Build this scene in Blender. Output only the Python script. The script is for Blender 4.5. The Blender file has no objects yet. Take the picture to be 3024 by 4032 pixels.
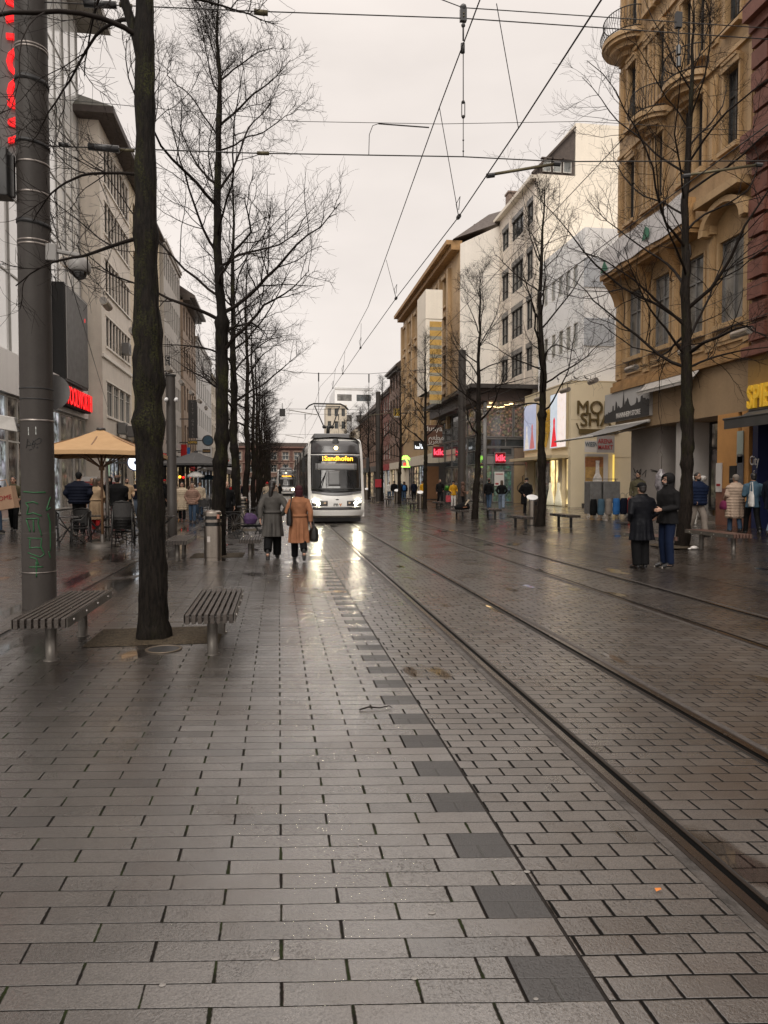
import bpy, bmesh, math, random
import numpy as np
from math import sin, cos, pi, radians as R
from mathutils import Vector, Matrix, Euler
random.seed(7)
S = bpy.context.scene
COL = S.collection
# ------------------------------------------------------------------ camera
cam_d = bpy.data.cameras.new('camera'); cam = bpy.data.objects.new('camera', cam_d); COL.objects.link(cam)
cam.location = (0, 0, 1.65)
cam.rotation_euler = (R(90 - 2.2734), 0, R(-8.436))
cam_d.sensor_fit = 'VERTICAL'; cam_d.sensor_height = 36; cam_d.lens = 36 * 2796 / 4032
cam_d.clip_start = .05; cam_d.clip_end = 3000
S.camera = cam
# ------------------------------------------------------------------ look
S.view_settings.view_transform = 'Standard'; S.view_settings.look = 'None'
S.view_settings.gamma = 1; S.view_settings.exposure = 0.45
S.cycles.max_bounces = 6; S.cycles.diffuse_bounces = 3; S.cycles.glossy_bounces = 3
S.cycles.caustics_reflective = False; S.cycles.caustics_refractive = False
S.cycles.sample_clamp_indirect = 4

class NB:
    """node tree helper"""
    def __init__(s, nt): s.t = nt; s.x = 0
    def n(s, typ, props=None, **ins):
        nd = s.t.nodes.new(typ); s.x += 180; nd.location = (s.x, 0)
        for k, v in (props or {}).items(): setattr(nd, k, v)
        for k, v in ins.items():
            key = int(k[1:]) if k[0] == 'i' and k[1:].isdigit() else k.replace('_', ' ')
            s.put(nd.inputs[key], v)
        return nd
    def put(s, sock, v):
        if isinstance(v, bpy.types.NodeSocket): s.t.links.new(v, sock)
        else: sock.default_value = v
    def m(s, op, a, b=0.0, c=0.0, clamp=False):
        nd = s.t.nodes.new('ShaderNodeMath'); nd.operation = op; nd.use_clamp = clamp
        for i, v in enumerate((a, b, c)): s.put(nd.inputs[i], v)
        return nd.outputs[0]
    def mr(s, v, a, b, c, d):
        nd = s.n('ShaderNodeMapRange', None, i0=v, i1=a, i2=b, i3=c, i4=d); nd.clamp = True
        return nd.outputs[0]
    def mix(s, f, a, b, blend='MIX'):
        nd = s.t.nodes.new('ShaderNodeMix'); nd.data_type = 'RGBA'; nd.blend_type = blend
        s.put(nd.inputs[0], f); s.put(nd.inputs[6], a); s.put(nd.inputs[7], b)
        return nd.outputs[2]
    def noise(s, vec, scale, detail=3, rough=.55, col=False):
        nd = s.n('ShaderNodeTexNoise', None, Vector=vec, Scale=scale, Detail=detail, Roughness=rough)
        return nd.outputs[1 if col else 0]
    def xyz(s, x, y, z=0.0):
        nd = s.n('ShaderNodeCombineXYZ', None, i0=x, i1=y, i2=z); return nd.outputs[0]

# ------------------------------------------------------------------ world: overcast winter sky
W = bpy.data.worlds.new('World'); S.world = W; W.use_nodes = True
wt = W.node_tree; wt.nodes.clear(); b = NB(wt)
SUN_EL, SUN_AZ = R(42), R(197)
sky = b.n('ShaderNodeTexSky', {'sky_type': 'NISHITA', 'sun_disc': False, 'sun_elevation': SUN_EL, 'sun_rotation': SUN_AZ, 'dust_density': 4.0, 'air_density': 1.0})
tc = b.n('ShaderNodeTexCoord')
sp = b.n('ShaderNodeSeparateXYZ', None, Vector=tc.outputs['Generated'])
el = sp.outputs[2]
lum = b.mr(el, 0.0, .55, .76, .80)
lum = b.m('ADD', lum, b.mr(el, .5, 1.0, 0.0, .85))
stretch = b.n('ShaderNodeMapping', None, Vector=tc.outputs['Generated'], Scale=(1.0, 1.0, 2.6))
cl = b.noise(stretch.outputs[0], 1.7, 5, .55)
lum = b.m('MULTIPLY', lum, b.mr(cl, .3, .7, .86, 1.08))
cloud = b.mix(1.0, (8.75, 7.95, 7.35, 1), b.n('ShaderNodeCombineColor', None, i0=lum, i1=lum, i2=lum).outputs[0], 'MULTIPLY')
colr = b.mix(.94, sky.outputs[0], cloud)
bg = b.n('ShaderNodeBackground', None, Color=colr, Strength=.1)
out = b.n('ShaderNodeOutputWorld', None, Surface=bg.outputs[0])
# ------------------------------------------------------------------ soft sun behind the cloud
sl = bpy.data.lights.new('sun', 'SUN'); so = bpy.data.objects.new('sun', sl); COL.objects.link(so)
sl.energy = 1.35; sl.angle = R(40); sl.color = (1, .95, .88)
so.rotation_euler = (R(90) - SUN_EL, 0, R(-17)); so.location = (0, 0, 60)

# ------------------------------------------------------------------ survey of the place (metres; street runs along +Y)
_th, _ps, _f, EYE = R(2.2734), R(8.436), 2796., 1.65
_fw = Vector((sin(_ps) * cos(_th), cos(_ps) * cos(_th), -sin(_th))); _rt = Vector((cos(_ps), -sin(_ps), 0)); _up = _rt.cross(_fw)
def ray(u, v): return _fw * _f + _rt * (u - 1512) + _up * (2016 - v)
def gz(x):
    """cross fall of the street: flat middle, rising gently to both house rows"""
    if x < -3: return .04 * min(-3 - x, 8)
    if x > 8.2: return .05 * min(x - 8.2, 6)
    return 0.0
def G(u, v):
    d = ray(u, v); z = 0
    for _ in range(8):
        t = (z - EYE) / d.z; z = gz(d.x * t)
    return Vector((d.x * t, d.y * t, z))
def AY(u, v, Y): d = ray(u, v); t = Y / d.y; return Vector((d.x * t, Y, EYE + d.z * t))
def PU(u, Y): return AY(u, 1900, Y).x
def FX(u, v, X): d = ray(u, v); t = X / d.x; return (d.y * t, EYE + d.z * t)

# ------------------------------------------------------------------ materials
_mc = {}
def mat(name, col, rough=.6, metal=0., var=.18, vs=2.0, bump=0., bs=40., emit=None, es=0., coat=0., spec=.5, streak=0.):
    if name in _mc: return _mc[name]
    m = bpy.data.materials.new(name); m.use_nodes = True; _mc[name] = m
    t = m.node_tree; p = t.nodes['Principled BSDF']; q = NB(t)
    g = q.n('ShaderNodeTexCoord').outputs['Object']
    c = (*col, 1)
    if var:
        f = q.noise(g, vs, 5, .6)
        if streak:
            mp = q.n('ShaderNodeMapping', None, Vector=g, Scale=(vs * 1.6, vs * 1.6, vs * .12))
            f = q.m('ADD', q.m('MULTIPLY', f, 1 - streak), q.m('MULTIPLY', q.noise(mp.outputs[0], 1.5, 4), streak))
        fine = q.noise(g, vs * 14, 2, .6)
        f = q.m('ADD', q.m('MULTIPLY', f, .75), q.m('MULTIPLY', fine, .25))
        k = q.mr(f, .3, .7, 1 - var, 1 + var * .7)
        cc = q.n('ShaderNodeCombineColor', None, i0=k, i1=k, i2=k)
        c = q.mix(1.0, c, cc.outputs[0], 'MULTIPLY')
        q.put(p.inputs['Roughness'], q.mr(f, .25, .75, min(1, rough * 1.15), rough * .8))
    else: p.inputs['Roughness'].default_value = rough
    q.put(p.inputs['Base Color'], c)
    p.inputs['Metallic'].default_value = metal
    p.inputs['Specular IOR Level'].default_value = spec
    p.inputs['Coat Weight'].default_value = coat; p.inputs['Coat Roughness'].default_value = .15
    if bump:
        bn = q.n('ShaderNodeBump', None, Strength=bump, Distance=.02, Height=q.noise(g, bs, 4, .6))
        q.put(p.inputs['Normal'], bn.outputs[0])
    if emit:
        p.inputs['Emission Color'].default_value = (*emit, 1); p.inputs['Emission Strength'].default_value = es
    return m
def glass(name, tint=(.03, .034, .036), rough=.06, glow=None, gs=0., gscale=1.2, spec=.8, sat=.45):
    """window pane: dark glossy, slightly wavy; glow = lit shop interior seen through it"""
    if name in _mc: return _mc[name]
    m = bpy.data.materials.new(name); m.use_nodes = True; _mc[name] = m
    t = m.node_tree; p = t.nodes['Principled BSDF']; q = NB(t)
    g = q.n('ShaderNodeTexCoord').outputs['Object']
    f = q.noise(g, .8, 3)
    q.put(p.inputs['Base Color'], q.mix(q.mr(f, .35, .65, 0, 1), (*[c * .5 for c in tint], 1), (*[min(1, c * 1.8) for c in tint], 1)))
    p.inputs['Roughness'].default_value = rough; p.inputs['Specular IOR Level'].default_value = spec
    bn = q.n('ShaderNodeBump', None, Strength=.06, Distance=.05, Height=q.noise(g, 1.1, 1))
    q.put(p.inputs['Normal'], bn.outputs[0])
    if glow:
        vo = q.n('ShaderNodeTexVoronoi', {'feature': 'F1', 'distance': 'CHEBYCHEV'}, Vector=g, Scale=gscale * 2.2)
        fi = q.noise(g, gscale * 3, 4)
        e = q.m('MULTIPLY', q.mr(vo.outputs['Distance'], .1, .7, 1, .1), q.mr(fi, .35, .7, .05, 1.3))
        hue = q.mix(sat, (*glow, 1), vo.outputs['Color'], 'MULTIPLY')
        q.put(p.inputs['Emission Color'], hue); q.put(p.inputs['Emission Strength'], q.m('MULTIPLY', e, gs))
    return m

# ------------------------------------------------------------------ mesh building
class MB:
    def __init__(s): s.v = []; s.f = []; s.mi = []
    def add(s, vs, fs, mi=0):
        o = len(s.v); s.v.extend([tuple(p) for p in vs]); s.f.extend([tuple(o + i for i in f) for f in fs]); s.mi.extend([mi] * len(fs)); return s
    def hexa(s, p, mi=0): return s.add(p, [(0, 3, 2, 1), (4, 5, 6, 7), (0, 1, 5, 4), (1, 2, 6, 5), (2, 3, 7, 6), (3, 0, 4, 7)], mi)
    def box(s, x0, x1, y0, y1, z0, z1, mi=0):
        return s.hexa([(x0, y0, z0), (x1, y0, z0), (x1, y1, z0), (x0, y1, z0), (x0, y0, z1), (x1, y0, z1), (x1, y1, z1), (x0, y1, z1)], mi)
    def bar(s, a, b_, w, h, mi=0, up=(0, 0, 1)):
        a = Vector(a); b_ = Vector(b_); d = (b_ - a).normalized(); r = d.cross(Vector(up))
        if r.length < 1e-4: r = d.cross(Vector((1, 0, 0)))
        r.normalize(); q = r.cross(d); r *= w / 2; q *= h / 2
        return s.hexa([a - r - q, a + r - q, b_ + r - q, b_ - r - q, a - r + q, a + r + q, b_ + r + q, b_ - r + q], mi)
    def tube(s, pts, rad, n=8, cap=True, mi=0, sq=None):
        P = [Vector(p) for p in pts]; k = len(P)
        if not hasattr(rad, '__len__'): rad = [rad] * k
        vs = []; nrm = None
        for i in range(k):
            t = (P[min(i + 1, k - 1)] - P[max(i - 1, 0)])
            t = t.normalized() if t.length > 1e-9 else Vector((0, 0, 1))
            if nrm is None:
                nrm = t.cross(Vector((0, 1, 0)) if abs(t.y) < .8 else Vector((1, 0, 0))).normalized()
            else:
                nrm = nrm - t * nrm.dot(t)
                nrm = nrm.normalized() if nrm.length > 1e-6 else t.orthogonal().normalized()
            bn = t.cross(nrm)
            r = rad[i]; ra, rb = r if hasattr(r, '__len__') else (r, r)
            for j in range(n):
                a = 2 * pi * j / n; vs.append(P[i] + nrm * (cos(a) * ra) + bn * (sin(a) * rb))
        fs = [(i * n + j, i * n + (j + 1) % n, (i + 1) * n + (j + 1) % n, (i + 1) * n + j) for i in range(k - 1) for j in range(n)]
        if cap: fs += [tuple(range(n - 1, -1, -1)), tuple(range((k - 1) * n, k * n))]
        return s.add(vs, fs, mi)
    def rings(s, rs, n=14, mi=0):
        """closed loft of horizontal ellipses (x, y, z, rx, ry)"""
        vs = [(x + cos(2 * pi * j / n) * rx, y + sin(2 * pi * j / n) * ry, z) for (x, y, z, rx, ry) in rs for j in range(n)]; k = len(rs)
        fs = [(i * n + j, i * n + (j + 1) % n, (i + 1) * n + (j + 1) % n, (i + 1) * n + j) for i in range(k - 1) for j in range(n)]
        fs += [tuple(range(n - 1, -1, -1)), tuple(range((k - 1) * n, k * n))]
        return s.add(vs, fs, mi)
    def ball(s, c, r, n=12, m=8, mi=0, rot=None):
        r = r if hasattr(r, '__len__') else (r, r, r); vs = []
        for i in range(1, m):
            th = pi * i / m
            for j in range(n):
                a = 2 * pi * j / n; p = Vector((sin(th) * cos(a) * r[0], sin(th) * sin(a) * r[1], cos(th) * r[2]))
                if rot: p = rot @ p
                vs.append(Vector(c) + p)
        top = Vector((0, 0, r[2])); bot = Vector((0, 0, -r[2]))
        if rot: top = rot @ top; bot = rot @ bot
        vs += [Vector(c) + top, Vector(c) + bot]; T = (m - 1) * n
        fs = [(i * n + j, (i + 1) * n + j, (i + 1) * n + (j + 1) % n, i * n + (j + 1) % n) for i in range(m - 2) for j in range(n)]
        fs += [(T, j, (j + 1) % n) for j in range(n)] + [(T + 1, (m - 2) * n + (j + 1) % n, (m - 2) * n + j) for j in range(n)]
        return s.add(vs, fs, mi)
    def lathe(s, prof, c=(0, 0, 0), n=20, mi=0):
        return s.rings([(c[0], c[1], c[2] + z, max(r, .0005), max(r, .0005)) for r, z in prof], n, mi)
    def prism(s, poly, ax, ay, az, o=(0, 0, 0), t=1.0, mi=0):
        """poly in (ax, ay) plane through o, extruded by t along az"""
        ax, ay, az, o = Vector(ax), Vector(ay), Vector(az), Vector(o); k = len(poly)
        vs = [o + ax * p[0] + ay * p[1] for p in poly] + [o + ax * p[0] + ay * p[1] + az * t for p in poly]
        fs = [tuple(range(k - 1, -1, -1)), tuple(range(k, 2 * k))] + [(i, (i + 1) % k, k + (i + 1) % k, k + i) for i in range(k)]
        return s.add(vs, fs, mi)
    def shift(s, d): d = Vector(d); s.v = [tuple(Vector(p) + d) for p in s.v]; return s
    def xf(s, M): s.v = [tuple(M @ Vector(p)) for p in s.v]; return s
    def obj(s, name, m, parent=None, smooth=False, off=None, bevel=0.):
        me = bpy.data.meshes.new(name)
        vs = s.v
        if off is None and parent is not None and parent.name in OFF: off = OFF[parent.name]
        if off is not None: vs = [(p[0] - off[0], p[1] - off[1], p[2] - off[2]) for p in vs]
        me.from_pydata(vs, [], s.f)
        ms = m if isinstance(m, (list, tuple)) else [m]
        for q in ms: me.materials.append(q)
        if len(ms) > 1: me.polygons.foreach_set('material_index', s.mi)
        if smooth: me.polygons.foreach_set('use_smooth', [True] * len(me.polygons))
        me.update()
        o = bpy.data.objects.new(name, me); COL.objects.link(o)
        if parent is not None:
            o.parent = parent
            if off is not None: OFF[o.name] = off
        if bevel:
            bm = o.modifiers.new('bevel', 'BEVEL'); bm.width = bevel; bm.segments = 2; bm.limit_method = 'ANGLE'
        return o
OFF = {}
def tag(o, label, cat, group=None, kind=None):
    if label: o['label'] = label
    if cat: o['category'] = cat
    if group: o['group'] = group
    if kind: o['kind'] = kind
    return o
def thing(name, label, cat, loc=(0, 0, 0), rz=0., group=None, world=False):
    """an Empty at the thing's base; world=True: its parts are given in world coordinates"""
    o = bpy.data.objects.new(name, None); COL.objects.link(o); o.location = loc; o.rotation_euler = (0, 0, rz)
    o.empty_display_size = .2
    if world: OFF[o.name] = tuple(loc)
    return tag(o, label, cat, group)
_kids = {}
def dup(o, loc=None, rz=None, label=None, parent=None, sc=None):
    c = o.copy(); COL.objects.link(c)
    if parent is not None: c.parent = parent
    if loc is not None: c.location = loc
    if rz is not None: c.rotation_euler = (0, 0, rz)
    if sc is not None: c.scale = (sc, sc, sc) if not hasattr(sc, '__len__') else sc
    if label: c['label'] = label
    for ch in list(o.children): dup(ch, parent=c)
    return c
def text(s, parent, o, right, up, size, m, ext=.01, align='CENTER', name='lettering', bold=0., sx=1., cat=None, label=None):
    cu = bpy.data.curves.new(name, 'FONT'); cu.body = s; cu.size = size; cu.extrude = ext; cu.align_x = align; cu.align_y = 'CENTER'; cu.offset = bold
    cu.materials.append(m); cu.resolution_u = 3
    o_ = bpy.data.objects.new(name, cu); COL.objects.link(o_)
    me = bpy.data.meshes.new_from_object(o_.evaluated_get(bpy.context.evaluated_depsgraph_get())); bpy.data.objects.remove(o_); bpy.data.curves.remove(cu)
    t = bpy.data.objects.new(name, me); COL.objects.link(t); me.name = name
    if not me.materials: me.materials.append(m)
    r = Vector(right).normalized(); u = Vector(up).normalized(); n = r.cross(u)
    M = Matrix(((r.x * sx, u.x, n.x, o[0]), (r.y * sx, u.y, n.y, o[1]), (r.z * sx, u.z, n.z, o[2]), (0, 0, 0, 1)))
    if parent is not None:
        off = OFF.get(parent.name, (0, 0, 0)); M = Matrix.Translation((-off[0], -off[1], -off[2])) @ M
        t.parent = parent
    t.matrix_local = M
    if cat: tag(t, label, cat)
    return t
# ================================================================== GROUND
def paving(name, L, H, head, bed, c1, c2, joint, rnd_off=.0, side_shade=None, edge=False, rough=(.10, .30), moss=True, puddle=None, k=.125):
    m = bpy.data.materials.new(name); m.use_nodes = True; t = m.node_tree; p = t.nodes['Principled BSDF']; q = NB(t)
    pos = q.n('ShaderNodeNewGeometry').outputs['Position']
    s = q.n('ShaderNodeSeparateXYZ', None, Vector=pos); X, Y = s.outputs[0], s.outputs[1]
    wob = q.noise(pos, 1.7, 2)
    v = q.m('DIVIDE', q.m('ADD', q.m('ADD', Y, q.m('MULTIPLY', X, k)), q.m('MULTIPLY', q.m('SUBTRACT', wob, .5), .015)), H)
    row = q.m('FLOOR', v); fv = q.m('FRACT', v)
    u = q.m('ADD', q.m('DIVIDE', X, L), q.m('MULTIPLY', q.m('FRACT', q.m('MULTIPLY', row, .5)), 1.0))
    if rnd_off:
        rw = q.n('ShaderNodeTexWhiteNoise', {'noise_dimensions': '1D'}, W=row).outputs[0]
        u = q.m('ADD', u, q.m('MULTIPLY', rw, rnd_off))
    cu = q.m('FLOOR', u); fu = q.m('FRACT', u)
    du = q.m('MULTIPLY', q.m('MINIMUM', fu, q.m('SUBTRACT', 1.0, fu)), L)
    dv = q.m('MULTIPLY', q.m('MINIMUM', fv, q.m('SUBTRACT', 1.0, fv)), H)
    jag = q.m('MULTIPLY', q.m('SUBTRACT', q.noise(pos, 60, 2), .5), .006)
    du = q.m('ADD', du, jag); dv = q.m('ADD', dv, q.m('MULTIPLY', jag, .5))
    jw = q.mr(q.noise(pos, 3.1, 2), .3, .7, .0022, -.0022); du = q.m('ADD', du, jw)
    ju = q.mr(du, head * .5, head, 1, 0); jv = q.mr(dv, bed * .5, bed * 1.2, 1, 0)
    jn = q.m('MAXIMUM', ju, jv)
    rid = q.n('ShaderNodeTexWhiteNoise', {'noise_dimensions': '2D'}, Vector=q.xyz(cu, row)).outputs[0]
    big = q.noise(pos, .55, 4, .6); grain = q.noise(pos, 160, 3, .7); mid = q.noise(pos, 9, 4, .6)
    f = q.m('ADD', q.m('MULTIPLY', rid, .5), q.m('MULTIPLY', mid, .5))
    col = q.mix(f, (*c1, 1), (*c2, 1))
    sp_ = q.mr(grain, .35, .65, .55, 1.5)
    col = q.mix(1.0, col, q.n('ShaderNodeCombineColor', None, i0=sp_, i1=sp_, i2=sp_).outputs[0], 'MULTIPLY')
    odd = q.mr(rid, .90, .94, 1, .55); col = q.mix(1.0, col, q.n('ShaderNodeCombineColor', None, i0=odd, i1=odd, i2=odd).outputs[0], 'MULTIPLY')   # odd replaced stones
    pit_ = q.m('MULTIPLY', q.mr(q.noise(pos, 105, 2, .5), .36, .47, 1, 0), q.mr(q.noise(pos, 1.9, 3), .40, .68, .1, .8))
    col = q.mix(q.m('MULTIPLY', pit_, .8), col, (.012, .0095, .008, 1))   # rough split face: small dark pits
    br = q.mr(q.noise(pos, 1.3, 3), .5, .68, 0, .55)            # brownish weathering
    col = q.mix(br, col, (.045, .028, .016, 1))
    if side_shade:   # side stones browner, with lens vignette and dark reflections painted into their colour
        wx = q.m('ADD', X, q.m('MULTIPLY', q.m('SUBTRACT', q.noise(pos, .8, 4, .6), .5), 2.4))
        col = q.mix(q.mr(wx, side_shade[0], side_shade[1], 0, 1), col, q.mix(1.0, col, (*side_shade[2], 1), 'MULTIPLY'))
    if edge:   # the row of dark blocks along the tram lane: two courses dark, two plain
        inb = q.m('MULTIPLY', q.m('GREATER_THAN', X, .775), q.m('LESS_THAN', q.m('FRACT', q.m('DIVIDE', q.m('ADD', v, .0), 4.0)), .5))
        je = q.mr(q.m('ABSOLUTE', q.m('SUBTRACT', X, .775)), .004, .008, 1, 0)
        jn = q.m('MAXIMUM', q.m('MULTIPLY', jn, q.m('SUBTRACT', 1.0, q.m('MULTIPLY', inb, .7))), q.m('MULTIPLY', je, q.m('LESS_THAN', q.m('FRACT', q.m('DIVIDE', v, 4.0)), .5)))
        dark = q.mix(grain, (.008, .0075, .0075, 1), (.050, .047, .046, 1))
        col = q.mix(inb, col, dark)
    jc = (*joint, 1)
    if moss:
        mz = q.m('MULTIPLY', q.mr(q.noise(pos, 5, 3), .45, .6, 0, 1), ju)
        jc = q.mix(mz, (*joint, 1), (.014, .020, .005, 1))
    col = q.mix(jn, col, jc)
    # standing water
    pn = q.noise(q.n('ShaderNodeMapping', None, Vector=pos, Scale=(1.0, .45, 1)).outputs[0], 1.15, 3, .5)
    pud = q.mr(pn, .63, .67, 0, 1)
    if puddle:
        dx = q.mr(q.m('ABSOLUTE', q.m('SUBTRACT', X, puddle[0])), puddle[1] * .3, puddle[1], 1, 0)
        pud = q.m('MAXIMUM', pud, q.m('MULTIPLY', dx, q.mr(pn, .42, .5, 0, 1)))
    wet = q.mr(big, .35, .62, 0, 1)
    ro = q.m('ADD', q.mr(wet, 0, 1, rough[1], rough[0]), q.m('MULTIPLY', q.m('SUBTRACT', rid, .5), .10))
    if edge: ro = q.m('ADD', ro, q.m('MULTIPLY', inb, .22))
    ro = q.m('MAXIMUM', q.m('ADD', ro, q.m('MULTIPLY', jn, .35)), .05)
    ro = q.mix(pud, q.n('ShaderNodeCombineColor', None, i0=ro, i1=ro, i2=ro).outputs[0], (.02, .02, .02, 1))
    rr = q.n('ShaderNodeSeparateColor', None, Color=ro).outputs[0]
    q.put(p.inputs['Base Color'], q.mix(q.m('MULTIPLY', pud, .55), col, (.012, .01, .009, 1)))
    q.put(p.inputs['Roughness'], rr)
    q.put(p.inputs['Specular IOR Level'], q.mr(q.m('MAXIMUM', jn, q.m('MULTIPLY', inb, .5)) if edge else jn, 0, 1, .95, .10))
    q.put(p.inputs['Coat Weight'], q.m('MULTIPLY', q.m('SUBTRACT', 1.0, q.m('MAXIMUM', jn, q.m('MULTIPLY', inb, .6)) if edge else jn), q.m('MULTIPLY', q.mr(wet, 0, 1, .6, 1.0), q.m('SUBTRACT', 1.0, q.m('MULTIPLY', pit_, .8))))); p.inputs['Coat Roughness'].default_value = .13; p.inputs['Coat IOR'].default_value = 2.2
    tilt = q.m('MULTIPLY', q.m('SUBTRACT', q.n('ShaderNodeTexWhiteNoise', {'noise_dimensions': '2D'}, Vector=q.xyz(row, cu)).outputs[0], .5), q.m('SUBTRACT', fv, .5))
    hgt = q.m('ADD', q.m('MULTIPLY', q.m('SUBTRACT', 1.0, jn), 1.3), q.m('ADD', q.m('MULTIPLY', q.noise(pos, 85, 4, .75), .85), q.m('MULTIPLY', mid, .35)))
    hgt = q.m('SUBTRACT', q.m('ADD', hgt, q.m('MULTIPLY', tilt, 2.6)), q.m('MULTIPLY', pit_, .5))
    stn = q.m('MULTIPLY', q.m('SUBTRACT', 1.0, pud), .6)
    bn = q.n('ShaderNodeBump', None, Strength=stn, Distance=.006, Height=hgt)
    q.put(p.inputs['Normal'], bn.outputs[0])
    bc = q.n('ShaderNodeBump', None, Strength=q.m('MULTIPLY', stn, .42), Distance=.006, Height=hgt)
    q.put(p.inputs['Coat Normal'], bc.outputs[0])
    return m

PAVE_L = paving('paving_long_wet', .444, .110, .0075, .0028, (.055, .048, .042), (.115, .104, .094), (.007, .0055, .0045), edge=True, side_shade=(-.3, -2.0, (.20, .165, .14)), puddle=(-2.6, .45), rough=(.17, .36))
PAVE_T = paving('paving_setts_wet', .213, .110, .009, .0048, (.050, .043, .037), (.105, .092, .081), (.004, .0035, .003), side_shade=(4.8, 7.2, (.32, .25, .20)), rnd_off=.22, moss=False, rough=(.22, .42))
PAVE_R = paving('paving_setts_brown_wet', .213, .110, .006, .004, (.026, .020, .015), (.056, .044, .035), (.005, .004, .003), rnd_off=.22, moss=False, rough=(.18, .38))
PAVE_S = paving('paving_side_wet', .30, .150, .005, .0028, (.030, .025, .021), (.062, .053, .046), (.006, .005, .004), puddle=(-3.4, .25), moss=False, rough=(.18, .36))
ASPH = mat('ground_dark', (.02, .018, .016), .5, bump=.4, bs=120)

def sheet(name, x0, x1, y0, y1, z, m, nx=None):
    xs = nx or [x0, x1]; ys = [y0, 30, 60, 120, y1] if y1 > 120 else [y0, y1]
    g = MB(); vs = [(x, y, gz(x) + z) for y in ys for x in xs]; n = len(xs)
    fs = [(j * n + i, j * n + i + 1, (j + 1) * n + i + 1, (j + 1) * n + i) for j in range(len(ys) - 1) for i in range(n - 1)]
    o = g.add(vs, fs).obj(name, m); tag(o, None, None, None, 'structure'); return o
sheet('ground', -400, 400, -20, 900, -.02, ASPH, [-400, -11, -3, 8.2, 14.2, 400])
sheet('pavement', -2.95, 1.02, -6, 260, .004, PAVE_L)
sheet('square', -60, -3.02, -6, 260, .004, PAVE_S, [-60, -11, -3.02])
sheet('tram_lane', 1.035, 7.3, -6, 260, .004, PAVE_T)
sheet('footway', 7.34, 60, -6, 260, .004, PAVE_R, [7.34, 8.2, 14.2, 60])
# thin stone kerb joints left visible between the sheets
dr = MB()
dr.box(-3.02, -2.95, -6, 200, -.02, -.004)
o = dr.obj('drain_slot', mat('drain_slot_dark', (.015, .013, .012), .3)); tag(o, None, None, None, 'structure')
st = MB(); st.box(1.02, 1.035, -6, 200, -.019, .001); st.box(7.3, 7.34, -6, 200, -.019, .001)
tag(st.obj('kerb_joint', mat('kerb_joint_stone', (.018, .015, .013), .6, bump=.8, bs=25, spec=.15)), None, None, None, 'structure')

# ------------------------------------------------------------------ rails
RAILX = [(1.83, .003, 'nearest of the four tram rails, its groove dark and wet, beside the dark edge blocks'),
         (2.86, .003, 'second tram rail, shining, right rail of the track the tram stands on'),
         (4.84, .0, 'third tram rail, left rail of the empty far track'),
         (5.86, .0, 'fourth tram rail, thin bright line nearest the right footway')]
rm = mat('rail_steel', (.30, .27, .245), .26, 1.0, var=.3, vs=6); rs_ = mat('rail_side_rust', (.035, .026, .021), .45, .4, var=.4, vs=8)
rg = mat('rail_groove', (.003, .003, .003), .6, var=0, spec=.05); rmor = mat('rail_mortar', (.07, .062, .056), .5, var=.6, vs=7, bump=.9, bs=22)
for i, (x, sl_, lab) in enumerate(RAILX):
    t = thing('tram_rail', lab, 'tram rail', (x, 0, 0), group='tram rails in the paving')
    def strip(a, b_, z0, z1, nm, m):
        g = MB(); n = 24; ys = [-4 + (164) * (j / n) ** 1.6 for j in range(n + 1)]
        for j in range(n):
            y0, y1 = ys[j], ys[j + 1]
            g.hexa([(a + sl_ * y0, y0, z0), (b_ + sl_ * y0, y0, z0), (b_ + sl_ * y1, y1, z0), (a + sl_ * y1, y1, z0), (a + sl_ * y0, y0, z1), (b_ + sl_ * y0, y0, z1), (b_ + sl_ * y1, y1, z1), (a + sl_ * y1, y1, z1)])
        return g.obj(nm, m, t)
    w = 1 if i % 2 == 0 else -1
    def ab(a, b_): return (a, b_) if w > 0 else (-b_, -a)
    strip(*ab(-.045, .002), 0, .013, 'rail_head', rm)
    strip(*ab(.002, .040), 0, .0062, 'groove', rg)
    strip(*ab(.040, .054), 0, .0115, 'guard_lip', rs_)
    strip(*ab(-.065, -.045), 0, .0105, 'rail_edge', rs_)
    strip(*ab(-.118, -.065), 0, .0075, 'mortar_strip', rmor)
    strip(*ab(.054, .068), 0, .0078, 'joint_strip', ASPH)

# ------------------------------------------------------------------ gravel pits round the trees (nearest one reads clearly)
gv = bpy.data.materials.new('gravel'); gv.use_nodes = True; q = NB(gv.node_tree); p = gv.node_tree.nodes['Principled BSDF']
g_ = q.n('ShaderNodeNewGeometry').outputs['Position']
vo = q.n('ShaderNodeTexVoronoi', None, Vector=g_, Scale=70.0)
cr = q.mix(vo.outputs['Color'], (.012, .008, .005, 1), (.11, .085, .055, 1)); q.put(p.inputs['Base Color'], cr); p.inputs['Roughness'].default_value = .75; p.inputs['Specular IOR Level'].default_value = .2
q.put(p.inputs['Normal'], q.n('ShaderNodeBump', None, Strength=.9, Distance=.012, Height=vo.outputs['Distance']).outputs[0])
def pit(x0, x1, y0, y1, label):
    g = MB(); n = 14
    vs = []; fs = []
    for j in range(n + 1):
        for i in range(n + 1):
            x = x0 + (x1 - x0) * i / n; y = y0 + (y1 - y0) * j / n
            e = min(i, n - i, j, n - j)
            vs.append((x, y, gz((x0 + x1) / 2) + .008 + (0.006 + random.uniform(0, .012) if e else 0)))
    for j in range(n):
        for i in range(n): a = j * (n + 1) + i; fs.append((a, a + 1, a + n + 2, a + n + 1))
    o = g.add(vs, fs).obj('gravel_bed', gv, None, True); tag(o, label, 'gravel bed', None, 'stuff'); return o
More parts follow.
